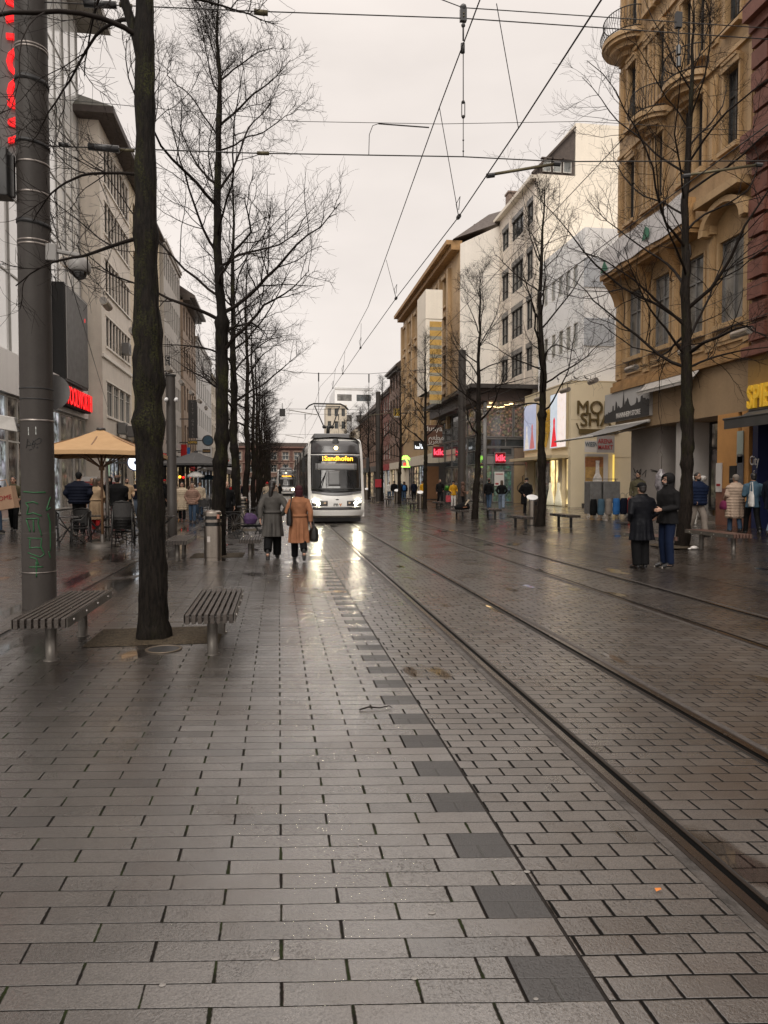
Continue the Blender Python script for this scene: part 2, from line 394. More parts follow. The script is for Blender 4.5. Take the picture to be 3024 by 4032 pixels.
# ================================================================== TREES
def bark(name, col, moss):
    m = bpy.data.materials.new(name); m.use_nodes = True; q = NB(m.node_tree); p = m.node_tree.nodes['Principled BSDF']
    g = q.n('ShaderNodeTexCoord').outputs['Object']
    mp = q.n('ShaderNodeMapping', None, Vector=g, Scale=(1, 1, .16)).outputs[0]
    fis = q.noise(mp, 38, 5, .65)
    base = q.mix(q.mr(fis, .35, .65, 0, 1), (col[0] * .3, col[1] * .3, col[2] * .3, 1), (*[c * 1.5 for c in col], 1))
    mk = q.m('MULTIPLY', q.mr(q.noise(q.n('ShaderNodeMapping', None, Vector=g, Scale=(1, 1, .45)).outputs[0], 3.2, 5, .7), .49, .64, 0, 1), q.mr(q.noise(g, 60, 3), .44, .58, 0, 1))
    sp = q.n('ShaderNodeSeparateXYZ', None, Vector=g)
    mk = q.m('MULTIPLY', mk, q.m('MULTIPLY', q.mr(sp.outputs[2], .9, 2.2, .12, 1), moss))
    q.put(p.inputs['Base Color'], q.mix(mk, base, (.040, .042, .011, 1)))
    p.inputs['Roughness'].default_value = .62; p.inputs['Specular IOR Level'].default_value = .12
    q.put(p.inputs['Normal'], q.n('ShaderNodeBump', None, Strength=.9, Distance=.03, Height=fis).outputs[0])
    return m
BARK = bark('bark_wet_mossy', (.0105, .0082, .0065), 1.0); BARK2 = bark('bark_wet', (.015, .011, .0085), .6)
TWIG = mat('twig_bark', (.014, .010, .008), .6, var=.3, vs=2, spec=.12)

class TB:
    """fast tube collector for trees"""
    def __init__(s): s.V = []; s.F = []; s.n = 0
    def tube(s, P, Rr, k):
        P = np.asarray(P, float); m = len(P); T = np.gradient(P, axis=0); T /= np.linalg.norm(T, axis=1)[:, None] + 1e-9
        ref = np.array((0., 0., 1.)) if abs(T[0, 2]) < .8 else np.array((1., 0., 0.))
        A = np.cross(T, ref); A /= np.linalg.norm(A, axis=1)[:, None] + 1e-9; B = np.cross(T, A)
        ang = np.arange(k) * 2 * pi / k
        ring = P[:, None, :] + (A[:, None, :] * np.cos(ang)[None, :, None] + B[:, None, :] * np.sin(ang)[None, :, None]) * np.asarray(Rr)[:, None, None]
        s.V.append(ring.reshape(-1, 3))
        i = np.arange(m - 1)[:, None] * k; j = np.arange(k)[None, :]; j2 = (j + 1) % k
        s.F.append(np.stack([i + j, i + j2, i + k + j2, i + k + j], -1).reshape(-1, 4) + s.n); s.n += m * k
    def obj(s, name, m, parent):
        V = np.concatenate(s.V); F = np.concatenate(s.F); me = bpy.data.meshes.new(name)
        me.vertices.add(len(V)); me.vertices.foreach_set('co', V.ravel().astype(np.float32))
        me.loops.add(F.size); me.loops.foreach_set('vertex_index', F.ravel().astype(np.int32))
        me.polygons.add(len(F)); me.polygons.foreach_set('loop_start', (np.arange(len(F)) * 4).astype(np.int32)); me.polygons.foreach_set('loop_total', np.full(len(F), 4, np.int32))
        me.polygons.foreach_set('use_smooth', np.ones(len(F), bool)); me.update(calc_edges=True); me.materials.append(m)
        o = bpy.data.objects.new(name, me); COL.objects.link(o); o.parent = parent; return o

def curve(p, d, L, n, rng, wob, up):
    pts = [np.array(p, float)]; d = np.array(d, float); d /= np.linalg.norm(d)
    for i in range(n):
        d = d + rng.normal(0, wob, 3) + np.array((0, 0, up)); d /= np.linalg.norm(d)
        pts.append(pts[-1] + d * L / n)
    return np.array(pts)
def tree(name, label, loc, H, seed, r0=.15, base=3.6, spread=2.6, lean=(0, 0), limbs=20, dens=1.0, fork=False, bk=None, group=None, extra=(), bend=None, lv4=True, wan=1.4):
    rng = np.random.default_rng(seed); t = thing(name, label, 'tree', loc, group=group)
    tr = TB(); cr = TB()
    n = 26; zs = np.linspace(0, 1, n); P = np.zeros((n, 3)); P[:, 2] = zs * H
    w = np.cumsum(rng.normal(0, .02, (n, 2)), 0); w -= w[0]
    P[:, 0] = lean[0] * zs + w[:, 0] * wan; P[:, 1] = lean[1] * zs + w[:, 1] * wan
    if bend: P[:, 0] += bend * np.sin(np.clip(zs * 1.5, 0, 1) * pi)
    rr = r0 * (1 - zs) ** .8 + .012
    # finer, knobbly trunk rings below the crown
    m = 90; zf = np.linspace(0, 1, m) ** 1.25; Pf = np.stack([np.interp(zf * H, P[:, 2], P[:, k]) for k in range(3)], 1); rf = np.interp(zf, zs, rr)
    kn = rng.normal(0, .045, m); kn = np.convolve(kn, [.25, .5, .25], 'same'); rf = rf * (1 + kn)
    for c in rng.uniform(.12, .5, 8): rf *= 1 + .2 * np.exp(-((zf - c) / .008) ** 2)
    rf *= 1 + .20 * np.exp(-zf * H / .22)
    K = 14; T = Pf; ang = np.arange(K) * 2 * pi / K
    lob = 1 + .07 * np.sin(ang * 3 + rng.uniform(0, 6))[None, :] * np.ones((m, 1)) + rng.normal(0, .045, (m, K))
    ring = T[:, None, :] + np.stack([np.cos(ang)[None] * rf[:, None] * lob, np.sin(ang)[None] * rf[:, None] * lob, np.zeros((m, K))], -1)
    ring[0, :, 2] = -.15
    tr.V.append(ring.reshape(-1, 3)); i = np.arange(m - 1)[:, None] * K; j = np.arange(K)[None, :]; j2 = (j + 1) % K
    tr.F.append(np.stack([i + j, i + j2, i + K + j2, i + K + j], -1).reshape(-1, 4)); tr.n += m * K
    if fork:
        q0 = np.array([np.interp(H * .46, P[:, 2], P[:, k]) for k in range(3)]); Q = curve(q0, (-.35, .1, 1), H * .4, 12, rng, .04, .06)
        tr.tube(Q, np.linspace(r0 * .38, .02, 13), 8)
    tk = tr.obj('trunk', bk or BARK, t)
    at = lambda h: np.array([np.interp(h, P[:, 2], P[:, k]) for k in range(3)])
    def twigs(path, rad, L, lvl):
        m = len(path)
        cnt = {2: 10, 3: 7, 4: 3}[lvl] * dens; cnt = int(cnt + rng.uniform(0, 1))
        for c in range(cnt):
            f = rng.uniform(.18 if lvl == 2 else .1, 1.0); x = f * (m - 1); i0 = min(int(x), m - 2); p = path[i0] + (path[i0 + 1] - path[i0]) * (x - i0)
            d = path[i0 + 1] - path[i0]; d = d / np.linalg.norm(d)
            a = rng.uniform(0, 2 * pi); s_ = np.cross(d, (0, 0, 1.)) + 1e-6; s_ /= np.linalg.norm(s_); v_ = np.cross(s_, d)
            th = rng.uniform(.5, 1.05); dd = d * cos(th) + (s_ * cos(a) + v_ * sin(a)) * sin(th)
            l2 = L * (1.05 - .6 * f) * rng.uniform(.35, .70)
            if lvl == 4: l2 = rng.uniform(.14, .34)
            r2 = max(rad * (1 - .6 * f) * .42, {2: .0068, 3: .0038, 4: .0026}[lvl])
            nn = {2: 8, 3: 5, 4: 3}[lvl]
            Q = curve(p, dd, l2, nn, rng, {2: .17, 3: .20, 4: .16}[lvl], {2: .06, 3: .05, 4: .08}[lvl])
            cr.tube(Q, np.linspace(r2, max(r2 * .35, .002), nn + 1), 4 if lvl == 2 else 3)
            if lvl < (4 if lv4 else 3): twigs(Q, r2, l2, lvl + 1)
    az = rng.uniform(0, 6.28)
    for k in range(limbs):
        f = (k + rng.uniform(0, .6)) / limbs; h = base + (H * .96 - base) * f ** .95
        az += 2.4 + rng.normal(0, .35)
        L = spread * (1.25 * (1 - f) ** .55 * (.72 + .28 * min(1, f * 6)) + .12) * rng.uniform(.8, 1.2)
        el = rng.uniform(.25, .6) + f * .55
        d = (cos(az) * cos(el), sin(az) * cos(el), sin(el)); r1 = min(.040 * (1 - f) + .012, r0 * .5) * rng.uniform(.7, 1.15)
        Q = curve(at(h), d, L, 11, rng, .13, .035 if f > .25 else rng.choice([-.05, .03, .05]))
        cr.tube(Q, np.linspace(r1, .007, 12), 6); twigs(Q, r1, L, 2)
    for (h, d, L, r1, up) in extra:
        Q = curve(at(h), d, L, 14, rng, .06, up); cr.tube(Q, np.linspace(r1, .007, 15), 6); twigs(Q, r1, L, 2)
    top = at(H * .93); twigs(np.array([at(H * f) for f in np.linspace(.75, 1, 8)]), .02, 1.1, 2)
    c_ = cr.obj('crown', TWIG, t); return t

LT, RT = 'bare trees along the left tree row', 'bare trees along the right tree row'
TREES = [tree('bare_tree', 'thick mossy dark trunk standing in gravel between the two nearest slatted benches', (-1.33, 7.8, 0), 13.2, 3, r0=.138, base=7.1, spread=3.3, lean=(-.05, .25), limbs=13, dens=.85, wan=.35, fork=True, group=LT,
              extra=[(4.25, (-.9, .5, -.02), 2.2, .022, .0), (4.9, (-.85, .5, .2), 2.0, .018, -.02), (6.3, (-.8, -.5, .45), 3.0, .028, -.10), (6.9, (-.9, -.1, .5), 3.1, .028, -.12), (7.0, (-.5, .7, .5), 2.8, .025, -.10), (7.4, (-1, -.2, .6), 3.0, .028, -.14), (6.9, (-.75, -.1, .6), 2.8, .026, -.13), (6.8, (.8, .5, .4), 1.5, .018, -.06), (6.5, (-.7, .4, .4), 2.4, .024, -.09)]),
         tree('bare_tree', 'tall bare tree with mossy trunk rising behind the nearer steel bin', (-1.40, 16.6, 0), 12.4, 11, r0=.15, base=4.4, spread=3.0, lean=(.1, 0), limbs=24, dens=1.0, group=LT),
         tree('bare_tree', 'bare tree with bare knobbly trunk beside the old man in black', (-1.54, 25.6, 0), 12.2, 12, r0=.15, base=4.0, spread=2.7, limbs=22, dens=.95, group=LT)]
ordn = ['fourth', 'fifth', 'sixth', 'seventh', 'eighth', 'ninth', 'tenth', 'eleventh', 'twelfth', 'thirteenth', 'fourteenth', 'fifteenth', 'sixteenth']
base4 = tree('bare_tree', 'fourth bare tree of the left row, behind the second steel bin', (-1.5, 34.6, 0), 12.0, 14, r0=.14, base=3.8, spread=2.3, limbs=20, dens=.85, bk=BARK2, group=LT, lv4=True)
TREES.append(base4)
for k in range(12):
    y = 43.2 + 8.6 * k
    TREES.append(dup(base4, (-1.52, y, 0), 1.3 * k + .7, '%s bare tree of the left row counting from the thick mossy trunk' % ordn[k + 1], sc=.94 + .03 * (k % 3)))
r1 = tree('bare_tree', 'dark bare tree in front of the ochre ornate building, beside the two standing men', (10.0, 16.45, gz(10.0)), 13.2, 23, r0=.155, base=4.3, spread=3.9, lean=(-.1, 0), limbs=24, dens=.85, bk=BARK2, group=RT,
          extra=[(4.4, (.75, -.3, .35), 2.6, .035, -.03), (4.7, (-.8, -.2, .6), 3.4, .035, .01), (5.0, (.6, .2, .8), 3.2, .04, .0), (5.4, (-.9, -.1, .7), 3.6, .035, .0)])
r2 = tree('bare_tree', 'bare tree rising beside the slanted steel bin in front of the cream shop', (9.65, 25.3, gz(9.65)), 12.4, 27, r0=.15, base=4.0, spread=3.3, limbs=22, dens=.85, bk=BARK2, group=RT)
r3 = tree('bare_tree', 'bare tree in front of the glass corner shop with the red square sign', (8.9, 31.6, gz(8.9)), 11.2, 31, r0=.14, base=3.8, spread=2.7, limbs=18, dens=.9, bk=BARK2, group=RT)
r4 = tree('bare_tree', 'bare tree in front of the brown sign with pale Arabic script', (9.2, 44.4, gz(9.2)), 11.0, 36, r0=.13, base=3.6, spread=2.4, limbs=17, dens=.85, bk=BARK2, group=RT)
TREES += [r1, r2, r3, r4]
far = ['bare tree standing beside the glowing green palm tree sign', 'bare tree just right of the grey mast with a red notice', 'slim bare tree just right of the tram, beside the far slanted bin']
for k in range(3):
    TREES.append(dup(r4, (9.45 - .15 * k, 55.4 + 8.3 * k, gz(9.4)), 1.1 + 2 * k, far[k], sc=.97 + .04 * (k % 2)))
for k in range(3):
    TREES.append(dup(r4, (9.2, 81 + 9 * k, gz(9.2)), 2.1 + 2 * k, 'distant bare tree, number %s beyond the slim tree right of the tram' % ['one', 'two', 'three'][k], sc=.95))
pit(-1.97, -.62, 7.45, 8.35, 'brown gravel bed round the thick mossy trunk')
pit(-1.97, -.8, 16.1, 17.2, 'gravel bed under the tree behind the nearer steel bin')
pit(-2.0, -.8, 25.2, 26.4, 'gravel bed under the knobbly third tree of the left row')
pit(9.3, 10.7, 15.8, 17.1, 'damp gravel bed under the tree by the two standing men')

# ================================================================== BENCHES
WOOD = mat('bench_wood_wet', (.055, .044, .037), .24, var=.5, vs=9, bump=.4, bs=60)
WOODB = mat('bench_wood_brown', (.11, .06, .045), .35, var=.4, vs=6, bump=.3, bs=60)
STEEL = mat('steel_dull', (.13, .118, .105), .45, .7, var=.35, vs=5)
DKST = mat('steel_dark', (.05, .048, .047), .4, .5, var=.3, vs=4)
BOLT = mat('bolt_steel', (.4, .38, .36), .3, 1, var=.1)
def bench(label, loc, rz, L=1.75, w=.44, h=.45, slats=8, wood=None, group='slatted street benches', dark=False):
    t = thing('slatted_bench', label, 'bench', loc, rz, group); wood = wood or WOOD
    sw = w / slats
    g = MB()
    for i in range(slats):
        x = -w / 2 + (i + .5) * sw; hh = .09
        g.box(x - sw * .33, x + sw * .33, -L / 2, L / 2, h - hh, h)
    for y in (-L / 2 + .05, L / 2 - .05, 0): g.box(-w / 2 + .02, w / 2 - .02, y - .012, y + .012, h - .075, h - .03)
    seat = g.obj('seat', wood, t, bevel=.004)
    e = MB()
    for sx in (-1, 1): e.box(sx * (w / 2) - .003 + sx * .004, sx * (w / 2) + .003 + sx * .004, -L / 2 + .001, L / 2 - .001, h - .088, h - .002)
    e.obj('side_rail', DKST if dark else STEEL, t)
    bo = MB()
    for sx in (-1, 1):
        for k in range(4): bo.ball((sx * (w / 2 + .008), -L / 2 + .2 + k * (L - .4) / 3, h - .045), .014, 8, 5)
    bo.obj('bolt', BOLT, t, True)
    for y in (-L / 2 + .32, L / 2 - .32):
        lg = MB()
        if dark: lg.box(-.04, .04, y - .035, y + .035, 0, h - .09)
        else: lg.lathe([(.0, 0), (.072, 0), (.072, .012), (.05, .014), (.05, h - .1), (.06, h - .095), (.06, h - .085), (0, h - .085)], (0, y, 0), 16)
        lg.obj('leg', DKST if dark else STEEL, t, not dark)
    return t
BN = 'slatted benches beside the trees'
bA = bench('wet slatted bench standing in front of the big grey pole with green graffiti', (-2.11, 7.5, 0), R(0), 1.72, .46)
bB = bench('wet slatted bench right of the thick mossy trunk', (-.64, 7.47, 0), R(0), 1.62, .45)
bC = dup(bA, (-2.16, 16.25, 0), R(0), 'slatted bench between the slim grey camera pole and the nearer steel bin')
bD = dup(bB, (-.62, 16.3, 0), R(0), 'slatted bench between the nearer steel bin and the woman in the grey coat')
bE = bench('brown bench on two posts on which nobody sits, behind the two standing men', (8.52, 15.45, gz(8.5)), 0, 1.75, .46, .46, 6, WOODB)
bF = bench('brown wooden bench with bolted edge, between the two standing men and the ochre pillar', (10.0, 15.05, gz(10)), 0, 1.85, .46, .46, 6, WOODB)
dk = bench('dark bench left of the slanted steel bin by the cream shop', (8.7, 24.8, gz(8.7)), 0, 1.75, .42, .46, 6, WOOD, dark=True)
for (x, y, lab) in [(10.18, 24.3, 'dark bench right of the slanted bin tree, before the lit bridal windows'),
                    (8.23, 31.8, 'dark bench left of the tree at the glass corner shop, bag lying on it'), (9.53, 31.1, 'dark bench below the couple walking to the glass corner shop'),
                    (8.43, 44.6, 'dark bench left of the tree and slanted bin by the Arabic sign'), (9.82, 43.1, 'dark bench before the brown door panel, right of the Arabic sign tree'),
                    (8.5, 55.4, 'dark bench left of the bin by the green palm sign'), (9.95, 54.6, 'dark bench just right of the tree beside the green palm sign'),
                    (8.4, 63.2, 'far dark bench near the tram, left of the slim tree'), (9.9, 63.0, 'far dark bench near the tram, right of the slim tree')]:
    dup(dk, (x, y, gz(x)), 0, lab)

# ================================================================== BINS
BINS = mat('brushed_steel', (.34, .30, .26), .34, 1.0, var=.35, vs=3, streak=.7)
BLK = mat('black_plastic', (.012, .012, .012), .45, var=.2)
def bin_round(label, loc):
    t = thing('litter_bin', label, 'litter bin', loc, R(8), 'steel litter bins')
    g = MB(); r = .185; g.lathe([(0, 0), (.185, 0), (.185, .03), (.178, .03), (.178, .06), (r, .07), (r, .70), (0, .70)], n=32); g.obj('body', BINS, t, True).modifiers.new('es', 'EDGE_SPLIT').split_angle = .6
    g = MB()   # slotted hood, opening towards the street
    for z0, z1 in ((.70, .74), (.82, .88), (.955, 1.02)):
        g.lathe([(r - .012, z0), (r, z0), (r, z1), (r - .012, z1), (r - .012, z0)], n=32)
    n = 32
    for j in range(n):
        a = 2 * pi * (j + .5) / n; fa = abs(((a + pi / 2 + pi) % (2 * pi)) - pi)
        if fa > .72: g.box(-.018, .018, -.006, .006, .70, 1.02).v[-8:] = [tuple(Matrix.Rotation(a + pi / 2, 3, 'Z') @ Vector(p) + Vector((cos(a) * (r - .004), sin(a) * (r - .004), 0))) for p in g.v[-8:]]
    g.lathe([(0, 1.02), (r, 1.02), (r * .97, 1.045), (r * .75, 1.075), (0, 1.09)], n=32)
    g.obj('hood', BINS, t, True).modifiers.new('es', 'EDGE_SPLIT').split_angle = .6
    MB().lathe([(0, .68), (r * .85, .68), (r * .85, 1.0), (0, 1.0)], n=20).obj('inner_liner', BLK, t)
    MB().box(-.03, .03, -.04, .04, .70, .76).shift((-r - .03, 0, 0)).obj('ash_tray', DKST, t, bevel=.01)
    s_ = MB(); s_.box(-.04, .03, -r - .006, -r + .004, .40, .52); s_.xf(Matrix.Rotation(R(-28), 4, 'Z')); s_.obj('sticker', mat('paper_torn', (.55, .5, .46), .7, var=.3, vs=9), t)
    s_ = MB(); s_.box(-.03, .03, -r - .006, -r + .004, .90, .99); s_.xf(Matrix.Rotation(R(36), 4, 'Z')); s_.obj('orange_sticker', mat('paper_orange', (.6, .28, .2), .6, var=.3, vs=9), t)
    return t
b1 = bin_round('round brushed steel bin with slots, in front of the second mossy trunk', (-1.42, 15.75, 0))
dup(b1, (-1.56, 31.8, 0), R(30), 'farther round steel bin by the purple bag, left of the woman in grey')
LIT = mat('bin_top_white', (.75, .75, .75), .25, var=.05, coat=.3)
def bin_slant(label, loc):
    t = thing('slanted_bin', label, 'litter bin', loc, R(0), 'steel cylinders with slanted tops')
    n = 28; r = .215; vs = []
    for j in range(n): a = 2 * pi * j / n; vs.append((cos(a) * r, sin(a) * r, .0))
    for j in range(n): a = 2 * pi * j / n; vs.append((cos(a) * r, sin(a) * r, 1.06 + .09 * sin(a) + .02 * cos(a)))
    g = MB(); g.add(vs, [(j, (j + 1) % n, n + (j + 1) % n, n + j) for j in range(n)]); g.obj('body', BINS, t, True)
    g = MB(); vt = [(x * .96, y * .96, z + .004) for x, y, z in vs[n:]]; g.add([(p[0] / .96, p[1] / .96, p[2] - .03) for p in vt] + [(p[0] / .96, p[1] / .96, p[2] + .012) for p in vt], [(j, (j + 1) % n, n + (j + 1) % n, n + j) for j in range(n)] + [tuple(range(n, 2 * n))]); g.obj('lid', LIT, t)
    h = MB(); h.box(.02, .12, -r - .006, -r + .01, .78, .90); h.obj('info_plate', DKST, t)
    MB().lathe([(0, -.01), (r + .012, -.01), (r + .012, .03), (0, .03)], n=24).obj('foot_ring', DKST, t)
    return t
p_ = G(2095, 2068); sb = bin_slant('slanted-top steel cylinder bin left of the tree by the cream shop', p_)
for (u, v, lab) in [(1655, 2003, 'slanted-top steel bin left of the tree by the Arabic sign'), (1563, 1983, 'slanted-top steel bin left of the tree by the green palm sign'), (1444, 1965, 'farthest slanted-top steel bin, just right of the tram')]:
    dup(sb, G(u, v), 0, lab)

# ================================================================== MASTS AND POLES
MAST = mat('mast_paint_grey', (.050, .044, .040), .5, .0, spec=.25, var=.22, vs=3, streak=.5, bump=.1, bs=90)
BAND = mat('clamp_band', (.28, .25, .23), .35, .9, var=.2)
RUB = mat('cable_black', (.012, .012, .013), .5, var=0)
def mast(label, loc, h, r, name='tram_mast', bands=()):
    t = thing(name, label, 'mast' if h > 6 else 'pole', loc, group='grey catenary masts' if h > 6 else None)
    MB().lathe([(0, -.02), (r * 1.02, -.02), (r * 1.02, 1.0), (r, 1.004), (r * .93, h), (0, h + .01)], n=32).obj('shaft', MAST, t, True).modifiers.new('es', 'EDGE_SPLIT').split_angle = .7
    return t
PX, PY = -3.15, 9.95; PR = .205
mL = mast('big grey mast at the left edge with green graffiti, cable ties and a dome camera', (PX, PY, gz(PX)), 9.9, PR)
mL.rotation_euler.y = .004
def ring(z, w, m, nm, rr=.006, tilt=0):
    g = MB(); r = PR * (1 - .07 * z / 9.9) + rr; g.lathe([(r - .01, z - w), (r, z - w), (r, z + w), (r - .01, z + w)], n=32)
    if tilt: g.v = [(x, y, zz + x * tilt) for x, y, zz in g.v]
    return g.obj(nm, m, mL, True)
zAt = lambda v: AY(140, v, PY - PR)[2]
for v in (955, 940, 750, 630, 165, 177, 1655): ring(zAt(v), .012, BAND, 'steel_band')
for v in (1528, 1570): ring(zAt(v), .007, RUB, 'cable_tie')
ring(zAt(300), .03, RUB, 'cable_collar', .012, -.1); ring(zAt(868), .025, RUB, 'cable_collar', .012, -.14); ring(zAt(550), .02, RUB, 'cable_collar', .012, -.12); ring(zAt(2258), .006, BAND, 'seam_ring', .012)
def on_mast(u, v, pr=.004):
    d = ray(u, v); o = Vector((-PX, -PY, EYE)); a = d.x ** 2 + d.y ** 2; bq = 2 * (o.x * d.x + o.y * d.y); c = o.x ** 2 + o.y ** 2
    z = EYE + d.z * (PY / d.y); r = PR * (1 - .07 * z / 9.9) + pr; D = max(bq * bq - 4 * a * (c - r * r), 0); t = (-bq - math.sqrt(D)) / (2 * a)
    return o + d * t - Vector((0, 0, gz(PX)))
GREEN = mat('spray_green', (.008, .09, .025), .45, var=.4, vs=14); INK = mat('marker_black', (.01, .01, .01), .4, var=0)
def scrawl(name, strokes, m, w, f, ox, oy, par=None, surf=None):
    g = MB()
    for s_ in strokes:
        pts = []
        for (a, c) in zip(s_[:-1], s_[1:]):
            for k in range(6): pts.append((a[0] + (c[0] - a[0]) * k / 6, a[1] + (c[1] - a[1]) * k / 6))
        pts.append(s_[-1]); g.tube([(surf or on_mast)(ox + x / f, oy + y / f) for x, y in pts], w, 5)
    return g.obj(name, m, par or mL, True)
f6 = 3.318
scrawl('green_graffiti', [[(300, 785), (440, 795), (590, 790)], [(490, 940), (430, 915), (330, 930), (365, 985), (345, 1080), (430, 1060), (540, 1100)], [(335, 1140), (500, 1130), (490, 1200), (540, 1360)], [(340, 1150), (390, 1310)], [(430, 1150), (438, 1310)], [(360, 1390), (540, 1395), (530, 1500), (575, 1600), (520, 1640), (360, 1580)], [(390, 1400), (385, 1520), (470, 1510), (530, 1520)], [(390, 1640), (470, 1660), (500, 1740)], [(380, 1770), (560, 1765)], [(470, 1700), (475, 1900)]], GREEN, .0085, f6, 0, 1700)
scrawl('green_graffiti', [[(655, 850), (600, 1030), (655, 990)], [(620, 1070), (650, 1180), (655, 1560)], [(630, 1560), (655, 1650)]], GREEN, .008, f6, 0, 1700)
scrawl('marker_scrawl', [[(335, 210), (350, 95), (430, 220)], [(335, 180), (420, 165)], [(430, 110), (410, 160), (460, 150)], [(445, 110), (440, 200)], [(450, 110), (500, 80), (535, 95), (520, 140), (465, 165)], [(470, 195), (485, 200), (475, 212), (465, 200)], [(370, 238), (410, 222)]], INK, .004, f6, 0, 1700)
g = MB()
pts = [on_mast(u, v, .003) for (u, v) in ((107, 1682), (139, 1680), (140, 1711), (108, 1713))]; g.add(pts, [(0, 1, 2, 3)]); g.obj('sticker', mat('sticker_white', (.5, .52, .5), .5, var=.9, vs=30), mL)
# things fixed to the mast
def cctv_dome(label):
    c = AY(275, 1050, PY); z = c.z
    t = thing('dome_camera', label, 'security camera', (PX + .2, PY - .05, z + .12))
    w = mat('camera_grey', (.26, .25, .24), .4, var=.1)
    g = MB(); g.box(-.02, .12, -.06, .06, -.08, .14); g.bar((.1, 0, .06), (.42, -.05, -.0), .06, .05); g.obj('bracket', w, t, bevel=.012)
    MB().lathe([(0, -.02), (.06, -.02), (.115, -.06), (.14, -.12), (.14, -.20), (.125, -.22), (0, -.22)], (.40, -.05, 0), 24).obj('housing', w, t, True)
    MB().ball((.40, -.05, -.215), (.095, .095, .10), 20, 12).obj('dome', glass('dome_glass', (.01, .01, .01), .05), t, True)
    return t
cctv_dome('grey dome camera on an arm on the big mast')
c = AY(35, 685, PY); t = thing('black_box', 'black equipment box clamped to the left of the big mast', 'equipment box', (PX - .30, PY - .1, c.z - .05))
g = MB(); g.box(-.28, .08, -.12, .12, -.3, .3); g.obj('casing', mat('box_black', (.02, .02, .021), .35, var=.1), t, bevel=.015); MB().box(.07, .13, -.03, .03, -.28, .24).obj('bracket', DKST, t)
c = AY(45, 1675, PY); t = thing('loudspeaker', 'small white horn loudspeaker on the left of the big mast', 'loudspeaker', (PX - .3, PY - .05, c.z))
g = MB(); g.hexa([(-.16, -.12, -.05), (.10, -.04, -.09), (.10, .06, -.09), (-.16, .12, -.05), (-.14, -.12, .13), (.06, -.04, .10), (.06, .06, .10), (-.14, .12, .13)]); g.obj('horn', mat('horn_white', (.5, .48, .45), .5), t, bevel=.01)
MB().bar((.05, 0, 0), (.16, 0, 0), .03, .03).obj('bracket', DKST, t)
c = AY(212, 1545, PY + .35); t = thing('traffic_sign', 'round grey sign seen from behind on the big mast', 'sign', (PX + .11, PY + .3, c.z))
g = MB(); g.lathe([(0, 0), (.24, 0), (.24, .012), (0, .012)], n=32); g.xf(Matrix.Rotation(R(90), 4, 'X')); g.obj('sign_plate', mat('alu_back', (.20, .195, .19), .5, .3), t); MB().box(-.25, -.05, -.02, .0, -.02, .02).obj('bracket', DKST, t)
p2_ = G(690, 2103); m2 = mast('slim grey pole carrying two small white cameras, beside the far end of the parasol', (p2_.x, 23.2, gz(p2_.x)), 5.05, .15, 'camera_pole')
MB().lathe([(.15, 5.0), (.17, 5.02), (.17, 5.06), (0, 5.07)], n=24).obj('cap', DKST, m2)
for sx, lab in ((-.1, 'small white camera on the slim grey pole, left one'), (.2, 'small white camera on the slim grey pole, right one')):
    t = thing('bullet_camera', lab, 'security camera', (p2_.x + sx, 23.0, 4.25 + gz(p2_.x)), group='cameras on the slim pole')
    MB().tube([(0, 0, .03), (0, -.12, -.02)], .06, 12).obj('camera_body', LIT, t, True); MB().bar((0, 0, .03), (0, .12, .08), .03, .03).obj('bracket', DKST, t)
mast('tall grey mast behind the second tree trunk of the left row', (PU(868, 38.5), 38.5, 0), 9.6, .22)
mast('tall grey mast standing left of the glass corner shop', (PU(1818, 43.0), 43.0, gz(11.6)), 9.7, .25)
mast('far grey mast with a small red notice, right of the tram', (PU(1489, 62.0), 62.0, gz(10.3)), 9.6, .22)
mm = S.objects[-1]
t = thing('red_notice', 'small red notice on the far grey mast', 'sign', (PU(1489, 61.7), 61.7, 1.7)); MB().box(-.28, .28, -.03, .0, -.35, .35).obj('plate', mat('notice_red', (.35, .02, .03), .5), t)
# ================================================================== BUILDINGS
class Fr:
    """facade frame: s along the wall, d outward, z up"""
    def __init__(s, kind, at): s.k = kind; s.a = at
    def P(s, q, d, z):
        if s.k == 'L': return (s.a + d, q, z)
        if s.k == 'R': return (s.a - d, q, z)
        return (q, s.a - d, z)
    def box(s, g, s0, s1, d0, d1, z0, z1, mi=0):
        P = s.P; g.hexa([P(s0, d0, z0), P(s1, d0, z0), P(s1, d1, z0), P(s0, d1, z0), P(s0, d0, z1), P(s1, d0, z1), P(s1, d1, z1), P(s0, d1, z1)], mi); return g
    def right(s): return {'L': (0, 1, 0), 'R': (0, -1, 0), 'C': (1, 0, 0)}[s.k]
def holed(g, F, s0, s1, z0, z1, holes, depth):
    hs = [h for h in holes if h[0] < s1 and h[1] > s0 and h[2] < z1 and h[3] > z0]
    S_ = sorted({s0, s1, *[max(s0, h[0]) for h in hs], *[min(s1, h[1]) for h in hs]}); Z_ = sorted({z0, z1, *[max(z0, h[2]) for h in hs], *[min(z1, h[3]) for h in hs]})
    for a, b_ in zip(S_[:-1], S_[1:]):
        for c, d in zip(Z_[:-1], Z_[1:]):
            ms, mz = (a + b_) / 2, (c + d) / 2
            if any(h[0] < ms < h[1] and h[2] < mz < h[3] for h in hs): continue
            g.add([F.P(a, 0, c), F.P(b_, 0, c), F.P(b_, 0, d), F.P(a, 0, d)], [(0, 1, 2, 3)])
    for h in hs:
        a, b_, c, d = h[:4]; P = F.P
        g.add([P(a, 0, c), P(b_, 0, c), P(b_, 0, d), P(a, 0, d), P(a, -depth, c), P(b_, -depth, c), P(b_, -depth, d), P(a, -depth, d)], [(0, 1, 5, 4), (1, 2, 6, 5), (2, 3, 7, 6), (3, 0, 4, 7)])
